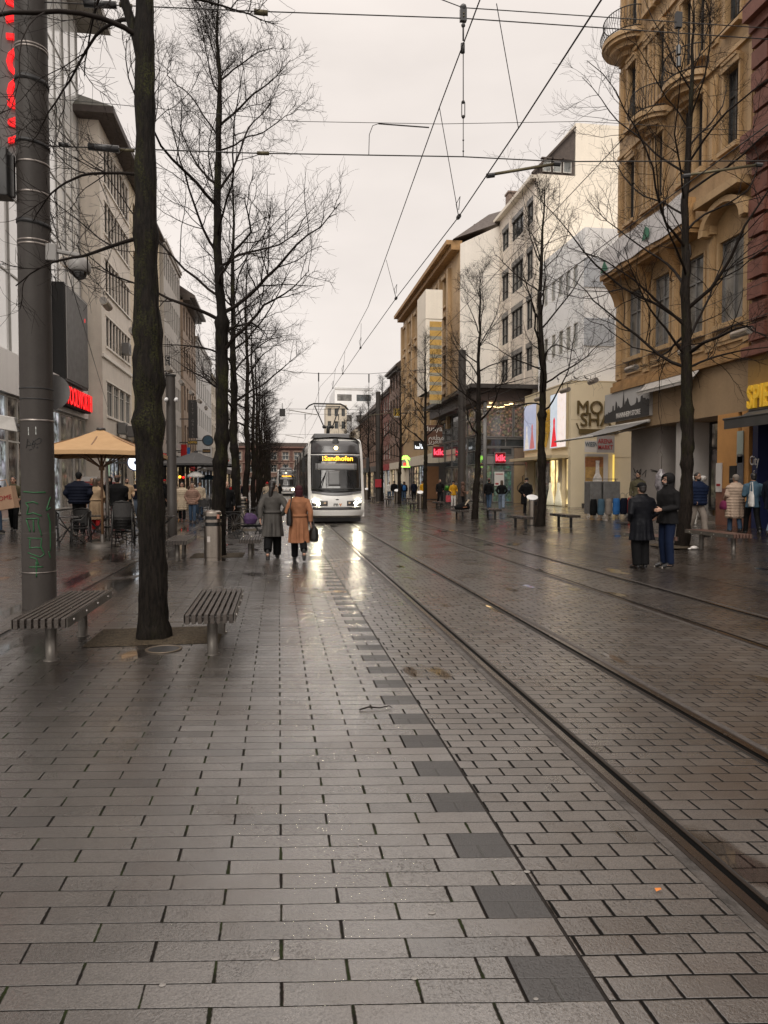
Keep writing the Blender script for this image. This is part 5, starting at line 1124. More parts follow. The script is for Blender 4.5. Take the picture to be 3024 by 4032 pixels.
cs = lambda u, v: AY(u, v, Yk - .045)
scrawl('wall_scrawl', [[(610, 1230), (605, 1190), (640, 1150), (690, 1150), (745, 1180)], [(660, 1140), (655, 1090), (680, 1070), (700, 1090), (695, 1140), (740, 1100), (720, 1160), (745, 1150)]], INK, .02, 2.552, 1800, 1450, t, cs)
# strings of warm lamps inside upper floor
t = thing('ceiling_lamps', 'row of warm lamps inside the upper floor of the glass shop', 'lamps', tuple(AY(1965, 1600, Yk - .03)), world=True)
g = MB()
for (u, v, l) in ((1936, 1602, .32), (1962, 1603, .1), (1978, 1601, .18), (1997, 1595, .2), (2013, 1590, .14), (1933, 1586, .1), (1947, 1575, .06)): c_ = AY(u, v, Yk - .02); g.box(c_.x - l, c_.x + l, c_.y, c_.y + .03, c_.z - .05, c_.z + .05)
g.obj('lamp_tube', mat('lamp_warm', (1, .8, .5), .5, var=0, emit=(1, .68, .32), es=3.0), t)
# ------------------------------------------------------------------ ochre Wilhelminian house with white party wall
XJ = 14.6; FJ = Fr('R', XJ); jc = lambda u, v: FX(u, v, XJ); Yj0 = Yt1 - .4; Yj1 = jc(1588, 1500)[0]
OCJ = mat('sandstone_honey', (.44, .30, .16), .6, var=.2, vs=1.5, streak=.3); PW = mat('render_offwhite', (.80, .75, .68), .6, var=.14, vs=.8, streak=.6)
zj = jc(1745, 950)[1]; zj2 = jc(1595, 1075)[1]
tj = thing('town_house', 'honey-coloured town house with heavy cornice and tall white blank side wall', 'building', (XJ + 5, (Yj0 + Yj1) / 2, .3), world=True)
hj = []; nb_ = 8; bw_ = (Yj1 - Yj0) / nb_; zj = AY(1752, 960, Yj0)[2]
for f in range(4):
    for k in range(1, nb_): c = Yj0 + (k + .5) * bw_; z = 7.2 + f * (zj - 7.6) / 4; hj.append((c - .55, c + .55, z, z + 2.3))
body(tj, FJ, Yj0, Yj1, 4.6, zj, .3, 10, OCJ, 'wall', hj)
for h in hj: window(tj, FJ, h, .3, FRB, GL, 2, [.7], .06)
for k in range(1, nb_ + 1): g = MB(); c = Yj0 + k * bw_; FJ.box(g, c - .3, c + .3, .002, .28, 6.4, zj - 1.0); g.obj('pilaster', OCJ, tj)
for h in hj: g = MB(); FJ.box(g, h[0] - .18, h[1] + .18, 0, .25, h[3] + .002, h[3] + .35); FJ.box(g, h[0] - .18, h[1] + .18, 0, .22, h[2] - .2, h[2] - .002); g.obj('window_surround', OCJ, tj)
g = MB(); FJ.box(g, Yj0 + .05, Yj1 + .2, -.2, 1.1, zj, zj + .35); FJ.box(g, Yj0 + .05, Yj1 + .1, -.2, .7, zj - .4, zj - .002); g.obj('cornice', OCHD, tj)
g = MB(); P = FJ.P
xw = AY(1962, 900, Yj0).x; ztop0 = AY(1790, 935, Yj0)[2]; ztop1 = AY(1960, 868, Yj0)[2]
g.add([(XJ + .02, Yj0 - .1, 8), (xw + 1, Yj0 - .1, 8), (xw + 1, Yj0 - .1, ztop1), (XJ + .02, Yj0 - .1, ztop0 - .5), (XJ + .02, Yj0 + .1, 8), (xw + 1, Yj0 + .1, 8), (xw + 1, Yj0 + .1, ztop1), (XJ + .02, Yj0 + .1, ztop0 - .5)], [(0, 1, 2, 3), (4, 7, 6, 5), (0, 3, 7, 4), (3, 2, 6, 7)]); g.obj('party_wall', PW, tj)
g = MB(); g.add([(XJ - .6, Yj0 - .2, zj + .36), (xw + 1, Yj0 - .2, ztop1 + .12), (xw + 1, Yj1, ztop1 + .12), (XJ - .6, Yj1, zj + .36), (XJ + 3, Yj0 + 2, ztop1 + 1.2), (xw + 1, Yj0 + 2, ztop1 + 1.6)], [(0, 1, 2, 3), (0, 4, 5, 1)]); g.obj('roof', ROOFT, tj)
g = MB(); g.box(XJ + 1.6, xw - .5, Yj0 + 1.5, Yj0 + 6, ztop0 - 1, AY(1800, 878, Yj0 + 1.5)[2]); g.obj('roof_ridge', ROOFT, tj)
# striped corner oriel
ox0, ox1 = AY(1676, 1400, Yj0 - .5).x, AY(1742, 1400, Yj0 - .5).x; oz = lambda v: AY(1710, v, Yj0 - .5)[2]
g = MB(); g.box(ox0, ox1, Yj0 - .5, Yj0 + 3, oz(1255), oz(1140)); g.box(ox0 + .05, ox1 - .02, Yj0 - .45, Yj0 + 2.9, 9.0, oz(1256)); g.box(ox0 + .001, ox0 + .3, Yj0 - .48, Yj0 + 2.9, 9.0, oz(1257)); g.obj('oriel', BEIP, tj)
g = MB(); g2 = MB()
for k in range(9):
    za_, zb2 = oz(1265 + 36 * k), oz(1265 + 36 * k + 22); g.box(ox0 + .33, ox1 - .05, Yj0 - .47, Yj0 - .452, zb2, za_); g2.box(ox0 + .33, ox1 - .05, Yj0 - .465, Yj0 - .452, oz(1265 + 36 * k + 36), zb2 - .002)
g.obj('yellow_panels', mat('tile_yellow', (.50, .30, .07), .5, var=.2, vs=3), tj); g2.obj('grey_bands', mat('tile_grey', (.28, .26, .2), .5, var=.15), tj)
g = MB(); FJ.box(g, Yj0 + 1, Yj1, -.3, -10, -.2, 4.6); FJ.box(g, Yj0 + 1.1, Yj1, -.3, .05, 3.6, 4.59); g.obj('shop_wall', CREAM, tj)
for k in range(5): a = Yj0 + 9 + k * 3.0; (window(tj, FJ, (a, a + 2.6, .35, 3.6), .28, FRD, [SHOPW, SHOPD, SHOPC][k % 3], 2, [.75], .07, name='shop_window') if a + 2.6 < Yj1 else None)
# blade signs
def blade(label, name, u0, u1, v0, v1, Y, m, extra=None, th=.2):
    a = AY(u0, v1, Y); b_ = AY(u1, v0, Y); t = thing(name, label, 'sign', ((a.x + b_.x) / 2, Y, (a.z + b_.z) / 2)); w, h = (b_.x - a.x) / 2, (b_.z - a.z) / 2
    MB().box(-w, w, 0, th, -h, h).obj('sign_box', m, t)
    if extra: extra(t, w, h)
    MB().box(w, w + .8, th * .3, th * .7, -.05, .05).obj('bracket', DKST, t); return t
BRN = mat('sign_brown', (.085, .035, .018), .5, var=.15)
def ex(t, w, h):
    text('dunya', t, (0, -.02, h * .62), (1, 0, 0), (0, 0, 1), .62, FRW, .004, sx=1.0)
    text('\uFEE2\uFECC\uFEC4\uFEE3', t, (w * .3, -.02, -h * .28), (1, 0, 0), (0, 0, 1), .55, FRW, .004); text('\uFEF2\uFE91\uFEAE\uFECC\uFEDF\uFE8D', t, (0, -.02, -h * .68), (1, 0, 0), (0, 0, 1), .55, FRW, .004)
blade('brown hanging sign with pale Latin and Arabic script', 'restaurant_sign', 1672, 1742, 1674, 1750, 56.5, BRN, ex)
def ex(t, w, h): text('kara', t, (-.05, -.02, -h * .45), (1, 0, 0), (0, 0, 1), .42, mat('letter_white_lit', (.8, .8, .8), .4, var=0, emit=(.9, .95, 1), es=1.0), .004, bold=.008); text('la', t, (.1, -.02, h * .15), (1, 0, 0), (0, 0, 1), .36, _mc['letter_white_lit'], .004)
blade('black sign with white lit letters left of the brown Arabic sign', 'shop_sign', 1631, 1672, 1737, 1770, 62, BLK, ex)
def ex(t, w, h): text('1', t, (-.13, -.02, .02), (1, 0, 0), (0, 0, 1), h * 2.0, BLKP, .004, bold=.02); text('S', t, (.25, -.02, h * .4), (1, 0, 0), (0, 0, 1), h, BLKP, .004, bold=.01); MB().box(-w, w, -.01, -.002, -h, -h * .72).obj('white_strip', PWH, t)
blade('yellow sign with black figure 1 above the palm tree sign', 'yellow_sign', 1551, 1573, 1609, 1643, 66, mat('sign_yellow', (.6, .38, .03), .5, var=.1), ex)
def palm():
    c = AY(1596, 1816, 62); t = thing('palm_sign', 'glowing green neon sign shaped like a palm tree', 'sign', (c.x, 62, c.z)); gm = mat('neon_green', (.3, .8, .1), .4, var=0, emit=(.45, 1, .12), es=1.6)
    g = MB(); g.tube([(.25, 0, -.45), (.2, 0, -.1), (.02, 0, .25)], [.1, .08, .06], 8); g.box(-.4, .42, -.05, .05, -.55, -.44)
    for a in (-20, 15, 55, 95, 135, 170, 205): x, z = cos(R(a)), sin(R(a)); g.tube([(.02, 0, .25), (.02 + x * .25, 0, .3 + z * .22), (.02 + x * .45, 0, .22 + z * .22 - .06)], [.05, .06, .015], 6)
    g.obj('neon_palm', gm, t, True); MB().box(-.16, .06, -.04, .04, -.38, -.15).obj('red_heart', mat('neon_red', (.8, .05, .03), .4, var=0, emit=(1, .05, .03), es=1.2), t); MB().box(.3, 2.2, -.02, .02, -.5, -.46).obj('bracket', DKST, t)
palm()
g = MB(); c_ = AY(1718, 1900, Yk1 - 2.6); t = thing('brown_door', 'brown wooden entrance panel below the red square sign at the Arabic restaurant', 'door', (c_.x, c_.y, gz(c_.x))); MB().box(-.9, .9, 0, .5, 0, 3.2).obj('surround', DARKSH, t); MB().box(-.85, .2, -.06, -.002, .05, 2.9).obj('panel', mat('door_brown', (.16, .075, .03), .5, var=.2), t); MB().box(.1, .14, -.1, -.06, 1.0, 1.3).obj('handle', BAND, t)
# ------------------------------------------------------------------ farther right houses
FRr = lambda x: Fr('R', x)
BRNS = mat('sandstone_umber', (.20, .12, .085), .65, var=.25, vs=1.5); REDB = mat('brick_dark_red', (.20, .075, .055), .7, var=.25, vs=2); DKB = mat('slate_brown', (.12, .095, .08), .6, var=.25, vs=2)
generic('umber stone house with dormers right of the far grey mast', 'town_house', FRr(14.4), Yj1 + .1, Yj1 + 9, 15.5, 4, 4, BRNS, CREAM, eave=.7, roof=(3.5, ROOFT), fm=FRB, shop=SHOPW, nshop=2)
generic('dark red brick house with arched top behind the right tree row', 'town_house', FRr(14.5), Yj1 + 9.1, Yj1 + 18, 13.8, 3, 4, REDB, CREAM, eave=.4, roof=(2.5, ROOFT), fm=FRW, shop=SHOPC, nshop=2, shopm=PRED)
Yq = Yj1 + 18.1
tq = generic('big umber house with steep dark roof and blank gable behind the tram', 'gabled_house', FRr(14.3), Yq, Yq + 24, 12.5, 3, 9, BRNS, DARKSH, eave=.5, fm=FRB, shop=SHOPW, nshop=4)
g = MB(); g.add([(14.1, Yq, 12.8), (26, Yq, 12.8), (26, Yq, 17.5), (18.5, Yq, 17.5), (14.1, Yq + 24, 12.8), (18.5, Yq + 24, 17.5), (26, Yq + 24, 17.5)], [(0, 1, 2, 3), (0, 3, 5, 4), (3, 2, 6, 5)]); g.obj('roof', ROOFT, tq)
generic('far low house with slate roof above the tram', 'street_house', FRr(13.6), Yq + 24.2, Yq + 52, 11, 3, 10, CREAM, DARKSH, fm=FRW, shop=SHOPW, roof=(6, ROOFT))
Yr = Yq + 52.3
a = AY(1313, 1524, 140)
tz = generic('far white modern block with dark window band above the tram roof', 'modern_block', Fr('C', 134.0), AY(1318, 1500, 134).x, AY(1470, 1500, 134).x, AY(1350, 1528, 134)[2], 4, 2, WHT, LGREY, back=14, fm=FRG, gm=GLB, win=(.75, .32), cols=4, nshop=3, shop=GL)
tz = generic('far cream house with terrace below the white modern block', 'street_house', Fr('C', 128.0), AY(1283, 1500, 128).x, AY(1365, 1500, 128).x, AY(1330, 1600, 128)[2], 5, 3, CREAM, LGREY, back=5, fm=FRG, gm=GLB, win=(.5, .6), nshop=2, shop=GL)
# ================================================================== TRAMS
TW = mat('tram_white', (.80, .79, .76), .28, var=.05, vs=.8, coat=.5); TD = mat('tram_dark', (.045, .044, .046), .25, var=.1, coat=.6); TG = glass('tram_glass', (.014, .015, .016), .04, spec=.9); TK = mat('tram_black', (.012, .012, .012), .4, var=.1)
TGR = mat('tram_grey', (.13, .13, .135), .3, var=.05, coat=.3); LAMP = mat('headlight_lit', (1, 1, 1), .3, var=0, emit=(1, .90, .64), es=150); LAMPY = mat('marker_lamp_yellow', (1, .8, .4), .3, var=0, emit=(1, .78, .3), es=5); LEDO = mat('led_amber', (.9, .4, .02), .4, var=0, emit=(1, .40, .02), es=2.6); LEDY = mat('led_yellow', (.9, .6, .1), .4, var=0, emit=(1, .75, .2), es=2.2)
def make_tram(label, loc, dest):
    t = thing('tram', label, 'tram', loc, group='trams coming up the street')
    W_, H_, LN = 1.17, 3.62, 30.0
    PR_ = [(.22, .30), (.30, .06), (.55, .0), (.95, .02), (1.10, .06), (1.30, .12), (1.55, .22), (2.0, .36), (2.6, .52), (3.0, .64), (3.3, .80), (3.5, 1.0), (3.62, 1.5)]
    zs = [p[0] for p in PR_]
    def hw(z): return W_ - .05 * max(0, (z - 2.4) / 1.2) ** 2 - .10 * max(0, (.5 - z) / .3)
    def fy(x, z): return float(np.interp(z, zs, [p[1] for p in PR_])) + .42 * abs(x) ** 3.2 + .05 * x * x
    def grid(x0, x1, z0, z1, off=0., nx=14, nz=10, shape=None):
        """patch on the curved nose, x in -1..1"""
        g = MB(); vs = []
        for j in range(nz + 1):
            z = z0 + (z1 - z0) * j / nz
            for i in range(nx + 1):
                x = x0 + (x1 - x0) * i / nx; zz = z + (shape(x, z) if shape else 0)
                vs.append((x * hw(zz), fy(x, zz) - off, zz))
        k = len(vs); vs += [(p[0], p[1] + .05, p[2]) for p in vs]
        fs = []
        for j in range(nz):
            for i in range(nx):
                a = j * (nx + 1) + i; fs.append((a, a + 1, a + nx + 2, a + nx + 1)); fs.append((k + a, k + a + nx + 1, k + a + nx + 2, k + a + 1))
        for i in range(nx): a = i; fs.append((a, k + a, k + a + 1, a + 1)); a = nz * (nx + 1) + i; fs.append((a, a + 1, k + a + 1, k + a))
        for j in range(nz): a = j * (nx + 1); fs.append((a, a + nx + 1, k + a + nx + 1, k + a)); a += nx; fs.append((a, k + a, k + a + nx + 1, a + nx + 1))
        return g.add(vs, fs)
    # shell: nose + long body with roof edge
    g = grid(-1, 1, .25, 3.6, 0, 30, 40); 
    n = 12
    sec = [(W_ * .92, .28), (W_, .5), (W_, 2.4), (W_ - .03, 3.1), (W_ - .10, 3.42), (W_ - .28, 3.6), (0, 3.66)]
    full = [(-x, z) for x, z in sec] + [(x, z) for x, z in sec[-2::-1]]
    ys = [1.0, 1.9, LN - .6, LN]; sc = [1, 1, 1, .9]
    vs = [(x * s_, y if z < 3 or y > 1.5 else y + .15, z) for y, s_ in zip(ys, sc) for x, z in full]; m = len(full)
    g.add(vs, [(j * m + i, j * m + i + 1, (j + 1) * m + i + 1, (j + 1) * m + i) for j in range(3) for i in range(m - 1)] + [tuple(range(3 * m, 4 * m))])
    g.hexa([(-W_, .5, .28), (W_, .5, .28), (W_, 1.05, .28), (-W_, 1.05, .28), (-W_, .47, .9), (W_, .47, .9), (W_, 1.05, .9), (-W_, 1.05, .9)])
    g.obj('body', TW, t, True).modifiers.new('es', 'EDGE_SPLIT').split_angle = .6
    grid(-.90, .90, 2.90, 3.53, .012, 20, 8).obj('roof_fairing', TD, t, True)
    ws_ = grid(-.90, .90, 1.38, 2.86, .014, 24, 14, lambda x, z: (-.0 if z > 1.6 else -.10 * (1 - x * x) * (1.6 - z) / .22)); ws_ = ws_.obj('windscreen', TG, t, True)
    grid(-.88, .88, 1.42, 1.47, .022, 20, 2).obj('windscreen_seal', TK, t, True)
    for x in (-.86, .86): grid(x - .03, x + .03, 1.4, 2.86, .020, 2, 10).obj('windscreen_seal', TK, t, True)
    grid(-.74, .74, 2.22, 2.50, .017, 12, 3).obj('sun_blind', mat('blind_grey', (.22, .22, .22), .5, var=.1), t, True)
    grid(-.30, .12, 1.55, 2.2, .017, 8, 6).obj('cab_partition', mat('cab_grey', (.12, .12, .12), .4, var=.15), t, True)
    d = grid(-.62, .66, 2.58, 2.84, .020, 10, 3).obj('destination_display', TK, t, True)
    yd = fy(0, 2.7) - .045
    text(dest, d, (.10, yd, 2.70), (1, 0, 0), (0, .25, 1), .29, LEDO, .004, sx=1.0, bold=.004)
    g = MB()
    for k in range(4): g.ball((-.56, yd + .02 + .018 * k, 2.62 + .055 * k), .018, 8, 5)
    g.obj('display_dots', LEDY, d)
    grid(-.88, .88, 1.26, 1.38, .012, 20, 4, lambda x, z: .02 - .12 * (1 - x * x)).obj('dash_panel', TGR, t, True)
    def dk(x, z): return 0
    grid(-.88, -.34, .74, .95, .012, 8, 4).obj('lamp_band', TD, t, True); grid(.34, .88, .74, .95, .012, 8, 4).obj('lamp_band', TD, t, True); grid(-.86, .86, .58, .70, .012, 16, 3).obj('bumper_strip', TD, t, True)
    for x in (-.67, .67):
        y = fy(x, .84); lamp = MB(); lamp.lathe([(0, 0), (.07, 0), (.07, .03), (0, .03)], n=20); lamp.xf(Matrix.Rotation(R(90), 4, 'X')); lamp.shift((x * W_, y - .015, .85)); lamp.obj('headlight', LAMP, t)
        sgn = 1 if x > 0 else -1; x2 = x + sgn * .15; l2 = MB(); l2.lathe([(0, 0), (.035, 0), (.035, .03), (0, .03)], n=14); l2.xf(Matrix.Rotation(R(90), 4, 'X')); l2.shift((x2 * W_, fy(x2, .9) - .02, .92)); l2.obj('headlight', LAMP, t)
        x3 = x - sgn * .24; l3 = MB(); l3.lathe([(0, 0), (.045, 0), (.045, .03), (0, .03)], n=14); l3.xf(Matrix.Rotation(R(90), 4, 'X')); l3.shift((x3 * W_, fy(x3, .9) - .02, .86)); l3.obj('indicator', mat('indicator_lens', (.6, .45, .3), .2, var=0), t)
        l4 = MB(); l4.ball((x * .82 * W_, fy(x, .45) - .005, .46), (.10, .02, .03), 14, 6); l4.obj('reflector', mat('reflector_red', (.20, .03, .03), .25, var=0), t, True)
    text('rn', t, (-.06, fy(0, .80) - .016, .80), (1, 0, 0), (0, 0, 1), .21, TD, .003, sx=1.1, bold=.006); text('v', t, (.125, fy(0, .80) - .016, .80), (1, 0, 0), (0, 0, 1), .21, mat('logo_orange', (.6, .2, .03), .4, var=0), .003, sx=1.1, bold=.006)
    g = MB(); g.ball((0, fy(0, 1.0) - .004, 1.0), (.07, .012, .025), 12, 6); g.obj('coupling_cap', TK, t)
    for (z, r_, m_, nm) in ((3.42, .14, TK, 'horn'), (3.15, .085, LAMPY, 'marker_lamp')):
        g = MB(); g.lathe([(0, 0), (r_, 0), (r_, .04), (r_ * .6, .05), (0, .05)], n=22 if nm == 'horn' else 6); g.xf(Matrix.Rotation(R(78), 4, 'X')); g.shift((0, fy(0, z) - .03, z)); g.obj(nm, m_, t)
    for s_ in (-1, 1):
        g = MB(); g.tube([(s_ * .80, fy(.7, 1.35) - .04, 1.36), (s_ * .52, fy(.5, 1.9) - .05, 1.98)], .012, 5); g.bar((s_ * .66, fy(.6, 1.5) - .055, 1.40), (s_ * .46, fy(.42, 2.1) - .055, 2.12), .03, .015); g.obj('wiper', TK, t)
        g = MB(); g.bar((s_ * 1.12, 1.1, 2.75), (s_ * 1.35, .85, 2.7), .03, .03); g.box(s_ * 1.36 - .06, s_ * 1.36 + .06, .78, .88, 2.15, 2.75); g.obj('mirror_camera', TK, t, bevel=.01)
        # sides: glass band, doors, lower skirt
        x = s_ * W_
        def side(y0, y1, z0, z1, nm, m_, o=.008): g = MB(); a, b_ = sorted((x - s_ * .02, x + s_ * o)); g.box(a, b_, y0, y1, z0, z1); return g.obj(nm, m_, t)
        segs = [(1.35, 6.0), (6.6, 11.4), (12.0, 17.6), (18.2, 23.0), (23.6, 28.8)]
        for (y0, y1) in segs:
            side(y0, y1, 1.0, 2.95, 'side_glass', TG); 
            dmid = (y0 + y1) / 2; side(dmid - .7, dmid + .7, .34, 2.9, 'door', TG, .016); g = MB(); g.box(*sorted((x, x + s_ * .02)), dmid - .02, dmid + .02, .36, 2.88); g.obj('door_seal', TK, t)
            for yy in (y0 + 1.2, y1 - 1.2): g = MB(); g.box(*sorted((x, x + s_ * .012)), yy - .04, yy + .04, 1.0, 2.95); g.obj('window_post', TK, t)
        for y in (6.3, 11.7, 17.9, 23.3): g = MB(); a, b_ = sorted((x - s_ * .05, x + s_ * .02)); g.box(a, b_, y - .3, y + .3, .4, 3.4); g.obj('bellows', TK, t)
    g = MB(); g.box(-W_ + .12, W_ - .12, .75, LN - .5, .06, .30); g.obj('underframe', TK, t)
    for y in (2.6, 9, 15, 20.5, 27): g = MB(); [g.lathe([(0, 0), (.29, 0), (.29, .1), (0, .1)], n=20).v for _ in (0,)]; g.xf(Matrix.Rotation(R(90), 4, 'Y')); w2 = MB(); w2.v = [(p_[0] - .55, p_[1] + y, p_[2] + .29) for p_ in g.v] + [(p_[0] + .45, p_[1] + y, p_[2] + .29) for p_ in g.v]; w2.f = g.f + [tuple(i + len(g.v) for i in f) for f in g.f]; w2.mi = [0] * len(w2.f); w2.obj('wheelset', TK, t)
    for (y0, y1, h) in ((3.0, 6.2, .3), (7.2, 11, .26), (12.5, 17, .32), (18.5, 22.5, .26), (24, 28, .3)): g = MB(); g.box(-.8, .8, y0, y1, 3.6, 3.62 + h); g.obj('roof_box', TGR, t, bevel=.03)
    # pantograph
    z0 = 3.68; zt = 5.60 - loc[2]; yb = 5.6; g = MB()
    g.bar((-.4, yb, z0), (.4, yb, z0), .12, .12); g.bar((0, yb + .2, z0), (0, yb - .3, z0 + .75), .16, .14)
    for s_ in (-1, 1): g.tube([(s_ * .22, yb - .3, z0 + .75), (s_ * .62, yb + .5, zt - .10)], .028, 6); g.tube([(s_ * .22, yb - .3, z0 + .75), (s_ * .10, yb - .3, z0 + .68)], .05, 6); g.ball((s_ * .2, yb - .3, z0 + .72), .09, 10, 6)
    g.obj('pantograph_arm', TK, t, True)
    g = MB()
    for dy in (.42, .62): g.tube([(-1.05, yb + dy, zt - .28), (-.88, yb + dy, zt - .10), (-.66, yb + dy, zt), (.66, yb + dy, zt), (.88, yb + dy, zt - .10), (1.05, yb + dy, zt - .28)], .028, 6)
    g.tube([(-.62, yb + .5, zt - .12), (.62, yb + .5, zt - .12)], .02, 6); g.obj('pantograph_head', TK, t, True)
    return t
tramA = make_tram('white and black tram with both headlights on and amber destination Sandhofen, nearest tram', (2.39, 29.2, 0), 'Sandhofen')
tramB = dup(tramA, (PU(1127, 98), 98, 0), 0, 'smaller second tram far behind, seen between the first tram and the two walking women')
# ================================================================== OVERHEAD WIRES
WIRE = mat('wire_dark', (.03, .028, .027), .5, .3, var=0)
def wire(name, label, pts, r=.008, group=None, n=4, sag=0., parts=None):
    root = pts[0]; t = thing(name, label, 'overhead wire', root, group=group, world=True); P = [Vector(p) for p in pts]
    if sag: a, b_ = P[0], P[-1]; P = [a + (b_ - a) * (k / 16) - Vector((0, 0, sag * 4 * (k / 16) * (1 - k / 16))) for k in range(17)]
    MB().tube(P, r, n).obj('cable', WIRE, t); return t
ZC, ZM = 5.6, 6.9; CXs = [(-2, 2.72), (5.6, 2.63), (7.7, 2.66), (10.4, 2.66), (15, 2.5), (20.7, 2.38), (32, 2.2), (50, 2.35), (90, 2.3)]
wA = wire('contact_wire', 'thick tram contact wire over the near track, running down to the pantograph', [(x, y, ZC) for y, x in CXs], .009, 'tram contact wires')
ms = [(-2, 7.6), (9.9, 6.95), (20, 6.62), (31, 6.5), (41, 7.2), (52, 6.6), (64, 7.2), (90, 6.8)]
mx = lambda y: float(np.interp(y, [0, 9.9, 16, 22, 30, 90], [2.2, 2.27, 2.45, 2.55, 2.4, 2.3]))
wm = wire('messenger_wire', 'upper carrying wire above the near contact wire, with slanting droppers', [(mx(y), y, z) for y, z in ms], .008)
for (y0, y1) in ((10.0, 10.4), (16.2, 15.1), (22, 20.7), (26.5, 25.6), (30, 29.5)):
    z0 = float(np.interp(y0, [m_[0] for m_ in ms], [m_[1] for m_ in ms])); x1 = float(np.interp(y1, [c[0] for c in CXs], [c[1] for c in CXs]))
    g = MB(); g.tube([(mx(y0), y0, z0), (x1, y1, ZC)], .0055, 4); g.tube([(x1, y1, ZC), (x1 - .04, y1, ZC + .18), (x1 + .02, y1, ZC + .3), (x1, y1, ZC + .1)], .006, 4); g.tube([(x1, y1 - .05, ZC), (x1, y1 + .05, ZC)], .03, 6); g.obj('dropper', WIRE, wm)
wire('contact_wire', 'thin contact wire over the far track, passing before the beige houses', [(5.35, -2, ZC), (5.35, 40, ZC), (5.2, 90, ZC)], .009, 'tram contact wires')
wB = wire('messenger_wire', 'carrying wire above the far track, crossing the ochre building', [(5.3, -2, 7.5), (5.3, 9.9, 7.0), (5.2, 26, 6.45), (5.2, 41, 7.1), (5.1, 90, 6.8)], .009)
INS = mat('insulator_black', (.012, .012, .013), .35, var=0, coat=.3); CLAMP = mat('clamp_metal', (.10, .085, .05), .45, .6)
# cross spans from the big mast
zA = AY(390, 595, 9.9)[2]
sp1 = wire('span_wire', 'lower cross wire from the big mast with thick black insulator, carrying the catenary', [(PX + .2, 9.9, AY(190, 575, 9.9)[2]), (AY(1000, 600, 9.9)[0], 9.9, AY(1000, 603, 9.9)[2]), (AY(1822, 617, 9.9)[0], 9.9, AY(1822, 617, 9.9)[2]), (AY(2200, 636, 9.9)[0], 9.9, AY(2200, 636, 9.9)[2]), (14.3, 9.9, AY(3024, 640, 9.9)[2] + .5)], .009, 'cross wires over the street')
def tubeon(par, nm, u0, u1, v0, v1, r, m_, Y=9.9, n=12): a = AY(u0, v0, Y); b_ = AY(u1, v1, Y); g = MB(); g.tube([a, b_], r, n); return g.obj(nm, m_, par, True)
tubeon(sp1, 'insulator', 348, 468, 577, 588, .045, INS); tubeon(sp1, 'turnbuckle', 470, 530, 590, 594, .02, CLAMP); tubeon(sp1, 'strain_clamp', 535, 570, 592, 596, .035, CLAMP); tubeon(sp1, 'clamp', 232, 270, 568, 573, .03, INS); tubeon(sp1, 'clamp', 1012, 1060, 603, 604, .025, CLAMP)
sp2 = wire('span_wire', 'upper cross wire at the top of the picture with clamp and hanging insulator chain', [(PX + .2, 9.9, AY(190, 10, 9.9)[2]), (AY(1000, 40, 9.9)[0], 9.9, AY(1000, 44, 9.9)[2]), (AY(1822, 72, 9.9)[0], 9.9, AY(1822, 72, 9.9)[2]), (14.3, 9.9, AY(3024, 100, 9.9)[2])], .009, 'cross wires over the street')
tubeon(sp2, 'insulator', 330, 458, 14, 20, .045, INS); tubeon(sp2, 'clamp', 1000, 1055, 46, 52, .035, CLAMP); tubeon(sp2, 'clamp', 470, 520, 18, 26, .03, CLAMP)
sp3 = wire('span_wire', 'topmost cross wire from which the vertical chain of fittings hangs', [(AY(1730, -5, 9.9)[0], 9.9, AY(1730, -5, 9.9)[2]), (AY(1822, 30, 9.9)[0], 9.9, AY(1822, 30, 9.9)[2]), (14.3, 9.9, AY(3024, 50, 9.9)[2])], .008, 'cross wires over the street')
ch = thing('hanger_chain', 'vertical hanging chain of black pulley, rod and turnbuckle over the near track', 'hanger', tuple(AY(1824, 30, 9.9)), world=True)
U = lambda v: AY(1824, v, 9.9)
g = MB(); a = U(35); b_ = U(85); g.box(a.x - .045, a.x + .045, 9.87, 9.93, b_.z, a.z); g.ball(U(30), .05, 8, 6); g.ball(U(100), .03, 8, 6); g.obj('pulley', INS, ch)
for k in range(2): g = MB(); g.ball(U(58 + 12 * k) - Vector((0, .035, 0)), .012, 8, 5); g.obj('bolt', CLAMP, ch)
tubeon(ch, 'rod', 1824, 1824, 85, 160, .012, WIRE); tubeon(ch, 'insulator', 1822, 1822, 172, 208, .03, INS); tubeon(ch, 'rod', 1824, 1824, 208, 400, .007, WIRE)
g = MB(); a, b_ = U(402), U(460)
for s_ in (-1, 1): g.tube([a + Vector((s_ * .022, 0, 0)), b_ + Vector((s_ * .022, 0, 0))], .007, 5)
g.ball(a, .025, 8, 6); g.ball(b_, .025, 8, 6); g.obj('turnbuckle', WIRE, ch); tubeon(ch, 'rod', 1824, 1824, 460, 616, .006, WIRE)
g = MB()
for v in (552, 595): g.ball(U(v), .014, 8, 5)
g.obj('bead', INS, ch)
# second chain in front of the ochre building
U2 = lambda v: AY(2672, v, 9.9); ch2 = thing('hanger_chain', 'vertical hanging chain of black fittings before the ochre building', 'hanger', tuple(U2(48)), world=True)
g = MB(); a, b_ = U2(50), U2(110); g.box(a.x - .045, a.x + .045, 9.87, 9.93, b_.z, a.z); g.tube([U2(110), U2(260)], .012, 6); g.tube([U2(180), U2(215)], .035, 8); g.tube([U2(225), U2(262)], .03, 8); g.obj('fittings', INS, ch2)
